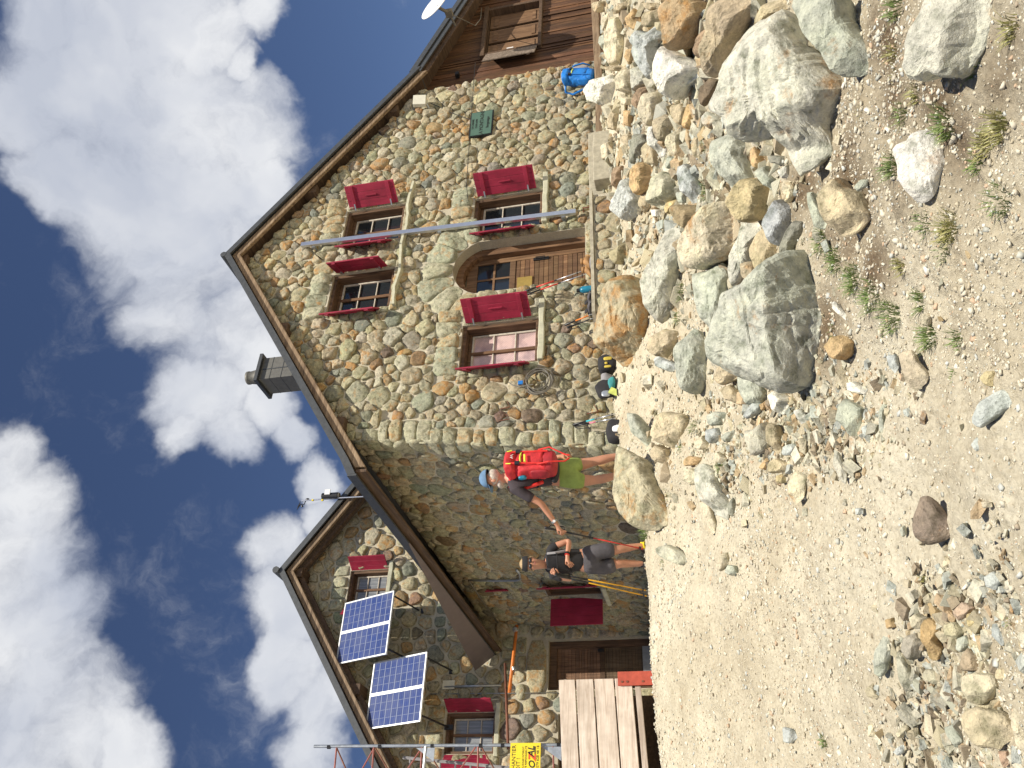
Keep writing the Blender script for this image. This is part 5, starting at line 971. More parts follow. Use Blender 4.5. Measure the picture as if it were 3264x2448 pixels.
LM = ['the largest boulder', 'the grey slab at the frame edge', 'the blotchy right-hand boulder', 'the brilliant white rock', 'the olive-tan boulder', 'the vivid orange rock', 'the great flat-faced boulder', 'the orange-streaked boulder', 'the speckled whitish slab', 'the cream egg-shaped boulder', 'the round yellow-tan boulder', 'the layered boulder under the hiker', 'the chocolate-brown rock', 'the flat lone slab', 'the tucked smooth boulder', 'the rust-brown boulder', 'the long ridged boulder', 'the pale sharp-edged boulder', 'the rounded cream corner rock', 'the broad buff corner rock']
lms = [(ROCKINFO[i][1], ROCKINFO[i][2], LM[i]) for i in range(len(LM))]; used = set()
def where(cx_, cy_, lm):
    du, dv = -(cy_-lm[1]), cx_-lm[0]; a = math.degrees(math.atan2(-dv, du)) % 360
    return ['right of', 'up and right of', 'uphill of', 'up and left of', 'left of', 'down and left of', 'downhill of', 'down and right of'][int((a+22.5)//45) % 8]
for (o, cx_, cy_, A, S, col, P, rust) in ROCKINFO[len(LM):]:
    cn = COLN.get(col) or min(COLN.items(), key=lambda kv: sum((a-b)**2 for a, b in zip(kv[0], col)))[1]
    w_ = max(p[1] for p in P)-min(p[1] for p in P); h_ = max(p[0] for p in P)-min(p[0] for p in P)
    xs = np.array(P); ev = np.linalg.eigvalsh(np.cov((xs-xs.mean(0)).T)); el = math.sqrt(ev[1]/max(ev[0], 1e-6)); shp = 'long narrow' if el > 2.2 else ('elongated' if el > 1.5 else 'squat')
    sz = 'small ' if S < .18 else ('large ' if S > .42 else ''); near = sorted(lms, key=lambda q: (q[0]-cx_)**2+(q[1]-cy_)**2); rs_ = ' rust-stained' if rust > .09 else ''
    for k_ in range(8):
        l_ = f"{sz}{shp} {cn}{rs_} rock {where(cx_, cy_, near[0])} {near[0][2]}"
        if k_ >= 1: l_ += f", {where(cx_, cy_, near[k_])} {near[k_][2]}"
        if l_ not in used and len(l_.split()) <= 25: break
    l_ = ' '.join(l_.split()); ws_ = l_.split()
    if len(ws_) > 16: l_ = l_.replace(' and ', '-').replace(' rock ', ' rock '); ws_ = l_.split(); l_ = ' '.join(ws_[:]) if len(ws_) <= 16 else l_.replace('the ', '').replace(shp+' ', '')
    used.add(l_); tag(o, l_, 'rock')

# loose stones that can be counted but not told apart
def hullstone(seed, n_=11):
    r2 = random.Random(seed); bm = bmesh.new(); sx, sy, sz = 1, r2.uniform(.55, .9), r2.uniform(.35, .65)
    for _ in range(n_):
        v_ = Vector((r2.choice((-1, 1))*r2.uniform(.45, 1), r2.choice((-1, 1))*r2.uniform(.45, 1), r2.choice((-1, 1))*r2.uniform(.5, 1))); bm.verts.new((v_.x*sx, v_.y*sy, v_.z*sz))
    res = bmesh.ops.convex_hull(bm, input=bm.verts); bmesh.ops.delete(bm, geom=[g for g in res['geom_interior'] if isinstance(g, bmesh.types.BMVert)], context='VERTS')
    bmesh.ops.bevel(bm, geom=list(bm.edges), offset=.03, segments=1, affect='EDGES'); bmesh.ops.recalc_face_normals(bm, faces=bm.faces)
    me = bpy.data.meshes.new('loose_stone'); bm.to_mesh(me); bm.free(); me.materials.append(M_LOOSE); return me
HS = [hullstone(i) for i in range(12)]
def inrock(x, y, grow=1.0):
    for P in ROCKPOLY:
        if inside((x, y), P): return True
    return False
rs = random.Random(77); placed = []
def loose(n_, xr, yr, smin, smax, label, group, cat='stone'):
    k_ = 0; tr = 0
    while k_ < n_ and tr < n_*12:
        tr += 1; x, y = rs.uniform(*xr), rs.uniform(*yr)
        if inrock(x, y): continue
        p = ghit(x, y); s_ = smin*(smax/smin)**(rs.random()**1.7)
        if any((p[0]-q[0])**2+(p[1]-q[1])**2 < ((s_+q[2])*.8)**2 for q in placed): continue
        placed.append((p[0], p[1], s_)); o = link(bpy.data.objects.new('loose_stone', HS[rs.randrange(12)])); o.location = (p[0], p[1], p[2]+s_*.12); o.scale = (s_, s_, s_*1.0)
        o.rotation_euler = (rs.uniform(-.5, .5), rs.uniform(-.5, .5), rs.uniform(0, 6.28)); tag(o, label, cat, group); k_ += 1
loose(165, (1925, 2520), (0, 960), .07, .20, 'loose angular stone wedged in the rubble bank between the boulders', 'loose stones of the rubble bank')
loose(35, (2000, 2560), (960, 1650), .03, .10, 'loose stone strewn over the bare bank left of the boulders', 'loose stones of the bare bank')
loose(65, (2800, 3264), (1850, 2448), .022, .055, 'loose stone in the stony patch at the lower left', 'loose stones of the stony patch')
loose(34, (2480, 3264), (150, 2200), .014, .045, 'small loose stone on the gravel slope in the foreground', 'loose stones of the gravel slope')

# rubble and gravel: nobody could count them
def debris(name, label, n_, regions, smed, smax, seed, mat_fn=None):
    r_ = random.Random(seed); vs_ = []; fs_ = []; cs_ = []; pal = [(.54,.48,.36), (.48,.46,.38), (.58,.55,.45), (.42,.37,.27), (.50,.38,.25), (.63,.59,.49), (.44,.46,.43), (.33,.27,.20)]
    base_ = [(-1,-1,-1),(1,-1,-1),(1,1,-1),(-1,1,-1),(-1,-1,1),(1,-1,1),(1,1,1),(-1,1,1)]; Fb = [(0,3,2,1),(4,5,6,7),(0,1,5,4),(1,2,6,5),(2,3,7,6),(3,0,4,7)]; made = 0
    while made < n_:
        (x0, x1, y0, y1) = regions[r_.randrange(len(regions))]; x, y = (x0+x1)/2+(x1-x0)*.30*r_.gauss(0, 1), (y0+y1)/2+(y1-y0)*.30*r_.gauss(0, 1); x = max(x, 1925)
        if inrock(x, y): made += .2; continue
        p = ghit(x, y); s_ = min(smax, smed*math.exp(r_.gauss(0, .5))); e = Matrix.Rotation(r_.uniform(0, 6.28), 3, 'Z') @ Matrix.Rotation(r_.uniform(-.6, .6), 3, 'X') @ Matrix.Rotation(r_.uniform(-.6, .6), 3, 'Y'); k1, k2 = r_.uniform(.5, .95), r_.uniform(.3, .7); n0 = len(vs_)
        for b_ in base_:
            v_ = e @ Vector((b_[0]*s_*.72*(1+r_.uniform(-.38, .38)), b_[1]*k1*s_*.72*(1+r_.uniform(-.38, .38)), b_[2]*k2*s_*.72*(1+r_.uniform(-.38, .38)))); vs_.append((p[0]+v_.x, p[1]+v_.y, p[2]+v_.z+s_*.2))
        c = r_.choice(pal); j = r_.uniform(.88, 1.1); cs_ += [(c[0]*j, c[1]*j, c[2]*j, .05)]*8; fs_ += [tuple(i+n0 for i in f) for f in Fb]; made += 1
    mb = MB(); mb.v, mb.f, mb.c, mb.has = vs_, fs_, cs_, True; o = mb.build(name, M_ROCK); tag(o, label, 'rubble', None, 'stuff')
debris('rubble', 'small broken stones filling the gaps of the rubble bank and lower stony patches', 4200, [(1925, 2500, 0, 900), (1925, 2350, 0, 800), (1925, 2130, 0, 900), (1925, 2130, 0, 500), (2100, 2520, 0, 900), (2000, 2520, 600, 1300), (2250, 2700, 1150, 1500), (2850, 3264, 1850, 2448), (2850, 3264, 1850, 2448), (2550, 2850, 1200, 1450), (2150, 2600, 1350, 1600)], .020, .07, 91)
debris('bank_rubble', 'broken stones heaped between the boulders of the bank below the hut', 1500, [(1925, 2480, -50, 900), (1930, 2300, 0, 850), (1960, 2420, 100, 700)], .048, .13, 92)
def gravel():
    r_ = np.random.default_rng(5); n_ = 110000
    az = np.radians(r_.uniform(6, 64, n_)); rr = np.exp(r_.uniform(math.log(2.4), math.log(13.2), n_)); X, Y = rr*np.sin(az), rr*np.cos(az); Z = terrain(X, Y)
    dens = .5+.5*np.sin(X*1.7+.6)*np.cos(Y*1.3+X*.6); nzv = np.array([noise.noise((x*.9, y*.9, 0)) for x, y in zip(X, Y)])
    keep = r_.random(n_) < np.clip(.55+.9*nzv+.25*dens, .12, 1); keep &= (Y < 10.05) | (X < 6.2)
    X, Y, Z, rr = X[keep], Y[keep], Z[keep], rr[keep]; n_ = len(X)
    s_ = .0034*np.exp(r_.normal(0, .62, n_))*(.55+rr*.17); s_ = np.clip(s_, .002, .022)
    base = np.array([[-1,-1,-1],[1,-1,-1],[1,1,-1],[-1,1,-1],[-1,-1,1],[1,-1,1],[1,1,1],[-1,1,1]], float)*.72
    V = base[None]*(1+r_.uniform(-.38, .38, (n_, 8, 3))); V *= np.stack([np.ones(n_), r_.uniform(.5, .95, n_), r_.uniform(.3, .7, n_)], -1)[:, None, :]*s_[:, None, None]
    def rot(a, i, j, V):
        c_, q = np.cos(a)[:, None], np.sin(a)[:, None]; A, B = V[:, :, i].copy(), V[:, :, j].copy(); V[:, :, i] = A*c_-B*q; V[:, :, j] = A*q+B*c_
    rot(r_.uniform(-.6, .6, n_), 1, 2, V); rot(r_.uniform(-.6, .6, n_), 0, 2, V); rot(r_.uniform(0, 6.28, n_), 0, 1, V)
    lump = np.array([.035*noise.noise((x*2.2, y*2.2, 0))+.022*noise.noise((x*7, y*7, 3))+.010*noise.noise((x*22, y*22, 7)) for x, y in zip(X, Y)])
    V += np.stack([X, Y, Z+lump+s_*.15], -1)[:, None, :]
    Fb = np.array([(0,3,2,1),(4,5,6,7),(0,1,5,4),(1,2,6,5),(2,3,7,6),(3,0,4,7)]); q = (Fb[None]+np.arange(n_)[:, None, None]*8).reshape(-1, 4)
    me = bpy.data.meshes.new('gravel'); me.vertices.add(n_*8); me.vertices.foreach_set('co', V.reshape(-1)); me.loops.add(q.size); me.loops.foreach_set('vertex_index', q.ravel().astype(np.int32)); me.polygons.add(len(q)); me.polygons.foreach_set('loop_start', np.arange(len(q), dtype=np.int32)*4); me.update(); me.validate()
    pal = np.array([(.62,.565,.445), (.56,.51,.40), (.66,.62,.50), (.50,.44,.32), (.46,.46,.40), (.56,.41,.28), (.72,.69,.60), (.36,.30,.22), (.52,.53,.49)]); ci = r_.choice(9, n_, p=[.2,.2,.16,.13,.09,.06,.06,.04,.06])
    col = np.repeat(np.concatenate([pal[ci]*r_.uniform(.88, 1.1, (n_, 1)), np.zeros((n_, 1))], 1), 8, 0); at = me.color_attributes.new('col', 'FLOAT_COLOR', 'POINT'); at.data.foreach_set('color', col.astype(np.float32).ravel())
    me.materials.append(M_GRAVEL); o = link(bpy.data.objects.new('gravel', me)); tag(o, 'pale crushed gravel and grit scattered all over the sandy slope', 'gravel', None, 'stuff')
m, t, b = material('gravel'); at = node(t, 'ShaderNodeVertexColor', layer_name='col'); t.links.new(at.outputs['Color'], b.inputs['Base Color']); b.inputs['Roughness'].default_value = .9; M_GRAVEL = m
gravel()

# grass tufts
gi = 0
def tuft(x, y, size, n_, dry, label, spread=.5):
    global gi
    p = ghit(x, y); r2 = random.Random(1000+gi); gi += 1; mb = MB()
    for _ in range(n_):
        a = r2.uniform(0, 6.28); rr = size*.7*math.sqrt(r2.random()); bx_, by_ = p[0]+rr*math.cos(a), p[1]+rr*math.sin(a); bz = float(terrain(bx_, by_))-.01
        h_ = size*r2.uniform(.35, 1.1); la = a+r2.uniform(-1, 1); ln = r2.uniform(.25, .9); w_ = r2.uniform(.0014, .003)*(1+size*2); pr = np.array([-math.sin(la), math.cos(la), 0])*w_; vs_ = []
        for k_ in range(4):
            f_ = k_/3; c = np.array([bx_+math.cos(la)*h_*ln*f_**1.6, by_+math.sin(la)*h_*ln*f_**1.6, bz+h_*(f_-.35*ln*f_*f_)])
            if k_ < 3: vs_ += [c-pr*(1-f_*.6), c+pr*(1-f_*.6)]
            else: vs_.append(c)
        mb.add(vs_, [(0, 1, 3, 2), (2, 3, 5, 4), (4, 5, 6)])
    o = mb.build('grass_tuft', M_DRYGRASS if dry else M_GRASS, loc=tuple(p)); tag(o, label, 'grass tuft', 'grass tufts among the rocks')
for (x, y, s_, n_, dry, lb) in [
 (2222,300,.13,60,0,'green grass tuft between the largest boulder and the pale sharp-edged boulder'), (2256,455,.15,80,0,'green grass tuft left of the largest boulder, above the tucked boulder'), (2258,605,.20,130,0,'big dark green grass tuft above the cream egg-shaped boulder'), (1915,85,.10,40,0,'small mossy green tuft by the beam under the annex'),
 (1956,878,.13,60,0,'green grass tuft at the foot of the door terrace'), (2175,930,.17,130,0,'bushy grass clump under the speckled whitish slab, its upper half'), (2165,1015,.14,80,0,'grass clump under the speckled whitish slab, its lower half'), (2352,915,.12,50,0,'spiky green tuft in the dark gap above the flat-faced boulder'),
 (2150,1092,.07,25,0,'tiny grass sprig between two tan rocks left of the whitish slab'), (2625,770,.13,100,0,'grass along the soil edge just right of the flat-faced boulder, topmost part'), (2670,830,.14,120,0,'grass along the soil edge right of the flat-faced boulder, second part'), (2730,890,.16,170,0,'dense bright grass in the soil strip, middle of the long green band'), (2790,940,.16,160,0,'grass in the long green band, fourth part going down'), (2850,1010,.15,150,0,'dark grass at the lower end of the long green band'),
 (3022,393,.13,160,0,'round bright green grass cushion right of the white rock'), (3185,405,.12,120,1,'yellow-green grass clump near the picture bottom, uppermost there'), (3135,465,.10,80,1,'yellow-green grass clump near the picture bottom, in the middle'), (3115,520,.09,60,0,'small grass clump near the picture bottom, left of the yellow ones'),
 (2918,300,.09,60,1,'thin yellowish tuft above the round bright cushion'), (2878,365,.10,60,0,'dark green tuft by the shaded crack above the white rock'), (2845,530,.13,90,0,'green tuft touching the left edge of the white rock'), (2756,350,.09,60,1,'dry brownish tuft at the soil below the largest boulder'), (2845,170,.09,50,1,'sparse yellow tuft between the two slabs at the right'), (2860,240,.08,40,1,'faint dry tuft between the two slabs, lower down'), (2855,30,.11,60,0,'dark tuft at the frame edge between the two slabs'), (3105,210,.09,50,0,'dark tuft in the shadow of the blotchy boulder'), (3225,90,.10,60,1,'yellow-green tuft at the lower right corner of the slope'),
 (2956,710,.11,70,0,'green tuft below the olive-tan boulder'), (3035,725,.13,140,1,'wide yellow grass cushion below the olive-tan boulder'), (3203,640,.12,110,0,'lone grass tuft at the bottom edge, below the white rock'), (2935,960,.10,70,0,'green tuft left of the yellow cushion, beside a small cream rock'), (2965,1075,.13,120,0,'spreading green tuft above the half-buried tan slab'), (2870,850,.09,60,1,'small dry tuft between green band and yellow cushion'), (3010,800,.09,50,0,'small green tuft directly left of the yellow cushion'), (2660,1050,.07,30,0,'tiny tuft above the vivid orange rock'), (3050,1085,.09,40,0,'sparse tuft low on the gravel left of the spreading tuft'), (2610,650,.08,50,1,'brownish tuft beside the narrow grey rock'),
 (2215,1360,.12,80,0,'green grass tuft under the cream rock on the bare bank'), (2175,1425,.10,60,0,'second green tuft under the cream rock, farther left'), (2132,1580,.14,16,0,'few long grass blades in the hollow under the layered boulder'), (2295,1485,.10,70,0,'green tuft growing against the half-shaded grey rock'), (2115,1800,.09,70,0,'grass tuft on the bank below the woman with yellow poles'), (2630,2365,.08,70,0,'dark green tuft alone at the lower left'), (3230,1975,.08,24,0,'few blades sprouting from the stony patch'), (2025,1690,.20,140,0,'tall grass growing behind the layered boulder against the flank wall'), (3040,1195,.05,20,0,'tiny dark tuft amid gravel near the half-buried slab'), (2945,1850,.05,20,1,'tiny dry sprig above the stony patch')]:
    tuft(x, y, s_*.72, int(n_*1.0), dry, lb)

# ================================================================== small gear along the wall
def pole(top, bot, grip, c1, c2, label, group, split=.55, tip=True, frac=(.0, .17)):
    top, bot = np.array(top, float), np.array(bot, float); d = bot-top; t_ = thing('trekking_pole', tuple(top), label, 'trekking pole', group); at_ = lambda f: top+d*f
    L_ = np.linalg.norm(d); g = grip/L_
    MB().tube([at_(0), at_(.02), at_(g*.5), at_(g)], [.012, .019, .014, .013], 8).build('grip', M_BLACKP, t_, smooth=True)
    MB().tube([at_(g), at_(split)], .011, 8).build('upper_shaft', c1, t_, smooth=True); MB().tube([at_(split), at_(.97)], .008, 8).build('lower_shaft', c2, t_, smooth=True)
    MB().tube([at_(split-.02), at_(split+.02)], .013, 8).build('lock', M_BLACKP, t_)
    MB().tube([at_(.93), at_(.94)], .024, 10).build('basket', M_BLACKP, t_); MB().tube([at_(.96), at_(1)], [.007, .003], 6).build('tip', M_GALV, t_)
    side = np.cross(d/L_, [0, 0, 1.]); side /= np.linalg.norm(side)+1e-9
    MB().tube([at_(.03), at_(.06)+side*.05, at_(g*1.1)+side*.065, at_(g*1.15)+side*.03, at_(g*.7)], .006, 5).build('strap', M_BLACK, t_); return t_
pz = lambda x, y, yy: on(1500+x/2.765, 750+y/2.765, 1, yy)
pole(pz(478, 492, 9.95), pz(975, 318, 9.72), .20, M_PRED, M_ALU, 'red and silver trekking pole leaning by the door, upper of the pair', 'poles leaning by the door')
pole(pz(500, 520, 9.97), pz(1022, 338, 9.75), .22, M_PRED, M_ALU, 'red and silver trekking pole leaning by the door, nearer the window', 'poles leaning by the door')
pole(pz(828, 792, 9.93), pz(1240, 628, 9.6), .20, M_ORANGE, M_ALU, 'black and orange trekking pole below the lower window, right one', 'poles below the lower window')
pole(pz(850, 815, 9.95), pz(1240, 672, 9.62), .22, M_BLACKP, M_ALU, 'black and orange trekking pole below the lower window, left one', 'poles below the lower window')
pp = lambda x, y, yy: on(1500+x/2.766, 1300+y/2.766, 1, yy)
pole(pp(900, 150, 9.95), pp(1275, 52, 9.7), .22, M_CYAN, M_ALU, 'cyan and black trekking pole against the gable corner', 'poles at the gable corner')
pole(pp(915, 158, 9.97), pp(1280, 92, 9.72), .24, M_PINK, M_ALU, 'pink and black trekking pole against the gable corner', 'poles at the gable corner')
def boot(p, f, size, up_m, sole_m, label, group, low=False, cat='boot'):
    p = np.array(p, float); f = np.array([f[0], f[1], 0.]); f /= np.linalg.norm(f); s_ = np.cross(UPV, f); t_ = thing('boot', tuple(p), label, cat, group); L_ = size
    mb = MB(); pillow(mb, p+f*L_*.0+UPV*L_*.07, f*L_*.5, s_*L_*.17, UPV*L_*.07, .6, 18, 8); mb.build('sole', sole_m, t_, smooth=True)
    mb = MB(); prof = [(-.44, .10, .17, .42), (-.30, .10, .19, .55 if not low else .38), (-.08, .10, .18, .50 if not low else .34), (.12, .10, .17, .34), (.30, .10, .165, .24), (.46, .10, .11, .17)]
    vs_ = []; n_ = 12
    for (a, z0, w_, z1) in prof:
        for j in range(n_): th = 2*math.pi*j/n_; vs_.append(p+f*L_*(a+.04*math.cos(th)*0)+s_*L_*w_*math.cos(th)+UPV*L_*((z0+z1)/2+(z1-z0)/2*math.sin(th)))
    mb.add(vs_, [(i*n_+j, i*n_+(j+1) % n_, (i+1)*n_+(j+1) % n_, (i+1)*n_+j) for i in range(len(prof)-1) for j in range(n_)]+[tuple(range(n_)), tuple(range(5*n_, 6*n_))]); mb.build('upper', up_m, t_, smooth=True)
    mb = MB(); mb.tube([p-f*L_*.24+UPV*L_*.46, p-f*L_*.26+UPV*L_*(.62 if not low else .44)], [L_*.15, L_*.16], 12); mb.build('collar', M_BLACK if low else up_m, t_, smooth=True)
    return t_
boot((9.30, 9.80, 3.045), (-.9, -.3), .30, M_TAN, M_GREYCLOTH, 'tan leather boot on the door terrace, the right one of the pair', 'tan boots by the door'); boot((9.22, 9.92, 3.045), (-.9, -.2), .30, M_TAN, M_GREYCLOTH, 'tan leather boot on the door terrace, closer to the door', 'tan boots by the door')
bt = thing('water_bottle', (8.80, 9.85, 3.04), 'blue translucent water bottle standing beside the boots', 'bottle'); MB().tube([(8.80, 9.85, 3.04), (8.80, 9.85, 3.06), (8.80, 9.85, 3.21), (8.80, 9.85, 3.25)], [.05, .055, .055, .03], 16).build('body', M_TEAL, bt, smooth=True); MB().tube([(8.80, 9.85, 3.25), (8.80, 9.85, 3.30)], .032, 12).build('cap', M_BLACKP, bt)
boot((8.62, 9.86, 3.045), (.15, -1), .28, M_SHORTS, M_BLACKP, 'dark low shoe next to the blue bottle, right of its pair', 'dark shoes on the terrace', True, 'shoe'); boot((8.45, 9.87, 3.045), (.05, -1), .28, M_SHORTS, M_BLACKP, 'dark low shoe at the left end of the terrace', 'dark shoes on the terrace', True, 'shoe')
c_ = on(1934, 1042, 1, 9.72); mb = MB(); pillow(mb, c_, (.07, 0, 0), (0, .05, 0), (0, 0, .06), .8, 14, 8, .01, 20); o = mb.build('stuff_sack', M_STRAP, loc=tuple(c_), smooth=True); tag(o, 'small red stuff sack by the orange-streaked boulder', 'stuff sack')
# pile of bags at the wall foot
zi = lambda x, y, yy=9.75: on(1880+x/7.54, 1100+y/7.54, 1, yy)
bgk = thing('duffel_bag', tuple(zi(440, 480)), 'rolled black bag with yellow flashes lying at the foot of the gable', 'bag'); mb = MB(); a_, b_ = zi(430, 300), zi(430, 640); pillow(mb, (a_+b_)/2, (b_-a_)/2*1.1, (0, .12, 0), (0, 0, .135), .65, 22, 12, .012, 14); mb.build('body', M_BLACK, bgk, smooth=True)
for (x, y, w_, h_) in ((430, 320, .03, .06), (390, 430, .02, .02), (430, 510, .02, .05)): mb = MB(); pillow(mb, zi(x, y, 9.63), (w_, 0, 0), (0, .01, 0), (0, 0, h_), .6, 10, 6); mb.build('flash', M_NEON if False else M_YBAG, bgk, smooth=True)
def soft(name, c, ax_, ay_, az_, mat, label, cat, e=.7, wr=.02, group=None):
    mb = MB(); pillow(mb, c, ax_, ay_, az_, e, 22, 14, wr, 12); o = mb.build(name, mat, loc=tuple(c), smooth=True); tag(o, label, cat, group); return o
soft('jacket', zi(430, 850), (.12, 0, .02), (0, .08, 0), (.02, 0, .09), M_GREYCLOTH, 'crumpled pale grey jacket on the pile at the wall foot', 'jacket'); soft('towel', zi(530, 930, 9.68), (.10, 0, 0), (0, .06, 0), (0, 0, .05), M_TURQ, 'turquoise cloth on the pile beside the grey jacket', 'cloth')
dp = thing('daypack', tuple(zi(400, 1070)), 'small black daypack with a grey front slumped against the wall', 'daypack'); mb = MB(); pillow(mb, zi(400, 1060), (.13, 0, .03), (0, .09, 0), (-.03, 0, .14), .6, 20, 14, .02, 12); mb.build('body', M_BLACK, dp, smooth=True); mb = MB(); pillow(mb, zi(385, 1165, 9.66), (.05, 0, 0), (0, .02, 0), (0, 0, .06), .7); mb.build('front_pocket', M_GALV, dp, smooth=True)
mp_ = MB().prism([zi(440, 1130, 9.62), zi(520, 1000, 9.62), zi(640, 1060, 9.6), zi(650, 1210, 9.6)], (0, .02, 0)).build('folded_map', M_MAP, loc=tuple(zi(560, 1100, 9.6))); tag(mp_, 'yellow-green folded map lying in front of the black daypack', 'map')
kp = thing('daypack', tuple(pp(1290, 210, 9.75)), 'black and white daypack half hidden behind the bank by the corner', 'daypack'); mb = MB(); pillow(mb, pp(1300, 205, 9.75), (.17, 0, 0), (0, .1, 0), (0, 0, .16), .6, 20, 12, .02, 12); mb.build('body', M_BLACK, kp, smooth=True); mb = MB(); pillow(mb, pp(1315, 180, 9.64), (.05, 0, 0), (0, .02, 0), (0, 0, .10), .6); mb.build('side_panel', M_WHITE, kp, smooth=True)

def backpack(label, c, lat, out, up, h, w_, d, m1, m2, m3, name='backpack'):
    """c centre; lat/out/up unit axes (out points away from the wearer's back)"""
    lat, out, up = [np.array(q, float)/np.linalg.norm(q) for q in (lat, out, up)]; t_ = thing(name, tuple(c-up*h), label, 'backpack')
    mb = MB(); pillow(mb, c-up*h*.12, lat*w_, out*d, up*h*.86, .55, 40, 32, .026, 13); mb.build('body', m1, t_, smooth=True)
    mb = MB(); pillow(mb, c+up*h*.80+out*d*.12, lat*w_*1.0, out*d*1.12, up*h*.24, .55, 34, 18, .020, 14); mb.build('lid', m1, t_, smooth=True)
    mb = MB(); pillow(mb, c-up*h*.72+out*d*.05, lat*w_*.98, out*d*1.02, up*h*.3, .6, 22, 12, .01, 10); mb.build('base', m2, t_, smooth=True)
    mb = MB(); pillow(mb, c+out*d*.80-up*h*.05, lat*w_*.68, out*d*.38, up*h*.5, .5, 30, 24, .022, 16); mb.build('front_pocket', m1, t_, smooth=True)
    for s_ in (-1, 1):
        mb = MB(); pillow(mb, c+lat*s_*w_*.98-up*h*.38+out*d*.1, lat*w_*.14, out*d*.62, up*h*.38, .6, 14, 10, .01, 10); mb.build('side_pocket', m2, t_, smooth=True)
        MB().tube([c+lat*s_*w_*.55+out*d*1.22+up*h*.72, c+lat*s_*w_*.55+out*d*1.22+up*h*.35, c+lat*s_*w_*.6+out*d*1.12-up*h*.7], .011, 6).build('compression_strap', m3, t_)
        MB().tube([c+lat*s_*w_*.6-out*d*.9+up*h*.9, c+lat*s_*w_*.75-out*d*2.0+up*h*1.0, c+lat*s_*w_*.85-out*d*2.4+up*h*.55, c+lat*s_*w_*.95-out*d*1.2-up*h*.4], .022, 8).build('shoulder_strap', m3, t_, smooth=True)
        MB().box(tuple(c+lat*s_*w_*.55+out*d*1.2+up*h*.42-.02), tuple(c+lat*s_*w_*.55+out*d*1.26+up*h*.48+.02)).build('buckle', M_BLACKP, t_)
    MB().tube([c+lat*w_*-.5+out*d*1.20+up*h*.33, c+out*d*1.26+up*h*.36, c+lat*w_*.5+out*d*1.20+up*h*.33], .010, 6).build('zip', M_NEON, t_)
    return t_
bp = on(1851, 244, 1, 9.86)
wup = np.array([.15, -.05, 1.]); bk = backpack('bright blue hiking backpack propped at the right foot of the gable', bp+np.array([-.02, 0, .03]), (.97, .1, -.15), (.15, -1, .1), wup, .30, .17, .11, M_BLUE, M_BLUE, M_BLUE, 'backpack')
MB().tube([bp+np.array([.13, -.05, .22]), bp+np.array([.3, -.05, .12]), bp+np.array([.36, -.03, -.05]), bp+np.array([.3, 0, -.18])], .018, 7).build('loose_strap', M_BLUE, bk, smooth=True)
mb = MB(); pillow(mb, bp+np.array([.16, -.06, 0]), (.05, 0, 0), (0, .05, 0), (0, 0, .16), .6); mb.build('back_pad', M_GREYCLOTH, bk, smooth=True)

# ================================================================== people
def skin(name, nodes, edges, root, mat, parent, sub=2, post=None):
    keys = list(nodes); me = bpy.data.meshes.new(name); me.from_pydata([tuple(nodes[k_][0]) for k_ in keys], [(keys.index(a), keys.index(b)) for a, b in edges], []); o = link(bpy.data.objects.new(name, me))
    m1 = o.modifiers.new('s', 'SKIN'); m1.use_smooth_shade = True; m2 = o.modifiers.new('u', 'SUBSURF'); m2.levels = m2.render_levels = sub
    for i, k_ in enumerate(keys):
        r_ = nodes[k_][1]; sv_ = me.skin_vertices[0].data[i]; sv_.radius = r_ if isinstance(r_, tuple) else (r_, r_); sv_.use_root = (k_ == root)
    bpy.context.view_layer.update(); em = bpy.data.meshes.new_from_object(o.evaluated_get(bpy.context.evaluated_depsgraph_get())); vs_ = [np.array(v_.co) for v_ in em.vertices]; fs_ = [tuple(p_.vertices) for p_ in em.polygons]
    bpy.data.objects.remove(o); bpy.data.meshes.remove(me); bpy.data.meshes.remove(em)
    if post: vs_ = [post(v_) for v_ in vs_]
    return MB().add(vs_, fs_).build(name, mat, parent, smooth=True)
def hand(nodes, edges, wrist, palm, fdir, ndir, curl, pre, s_=1.0, thumb=1):
    """palm node then five short chains; fdir = finger direction, ndir = palm normal (towards which the fingers curl)"""
    f = fdir/np.linalg.norm(fdir); n_ = ndir-f*np.dot(ndir, f); n_ /= np.linalg.norm(n_); l_ = np.cross(f, n_); W = np.array(wrist)
    nodes[pre+'palm'] = (palm, (.030*s_, .018*s_)); edges.append((pre+'wrist', pre+'palm')); kn = palm+f*.035*s_; nodes[pre+'knuckle'] = (kn, (.032*s_, .015*s_)); edges.append((pre+'palm', pre+'knuckle'))
    for i, (off, ln) in enumerate(((-.030, .9), (-.010, 1.05), (.010, 1.0), (.030, .8))):
        b_ = kn+l_*off*s_+f*.018*s_; d1 = f*math.cos(curl*.6)+n_*math.sin(curl*.6); d2 = f*math.cos(curl*1.4)+n_*math.sin(curl*1.4); nodes[f'{pre}f{i}a'] = (b_, .0095*s_); nodes[f'{pre}f{i}b'] = (b_+d1*.032*ln*s_, .0085*s_); nodes[f'{pre}f{i}c'] = (b_+d1*.032*ln*s_+d2*.030*ln*s_, .007*s_)
        edges += [(pre+'knuckle', f'{pre}f{i}a'), (f'{pre}f{i}a', f'{pre}f{i}b'), (f'{pre}f{i}b', f'{pre}f{i}c')]
    tb = palm-l_*.030*s_*thumb; nodes[pre+'ta'] = (tb, .012*s_); nodes[pre+'tb'] = (tb-l_*.02*s_*thumb+f*.030*s_+n_*.012, .010*s_); nodes[pre+'tc'] = (tb-l_*.015*s_*thumb+f*.055*s_+n_*.028, .008*s_); edges += [(pre+'palm', pre+'ta'), (pre+'ta', pre+'tb'), (pre+'tb', pre+'tc')]
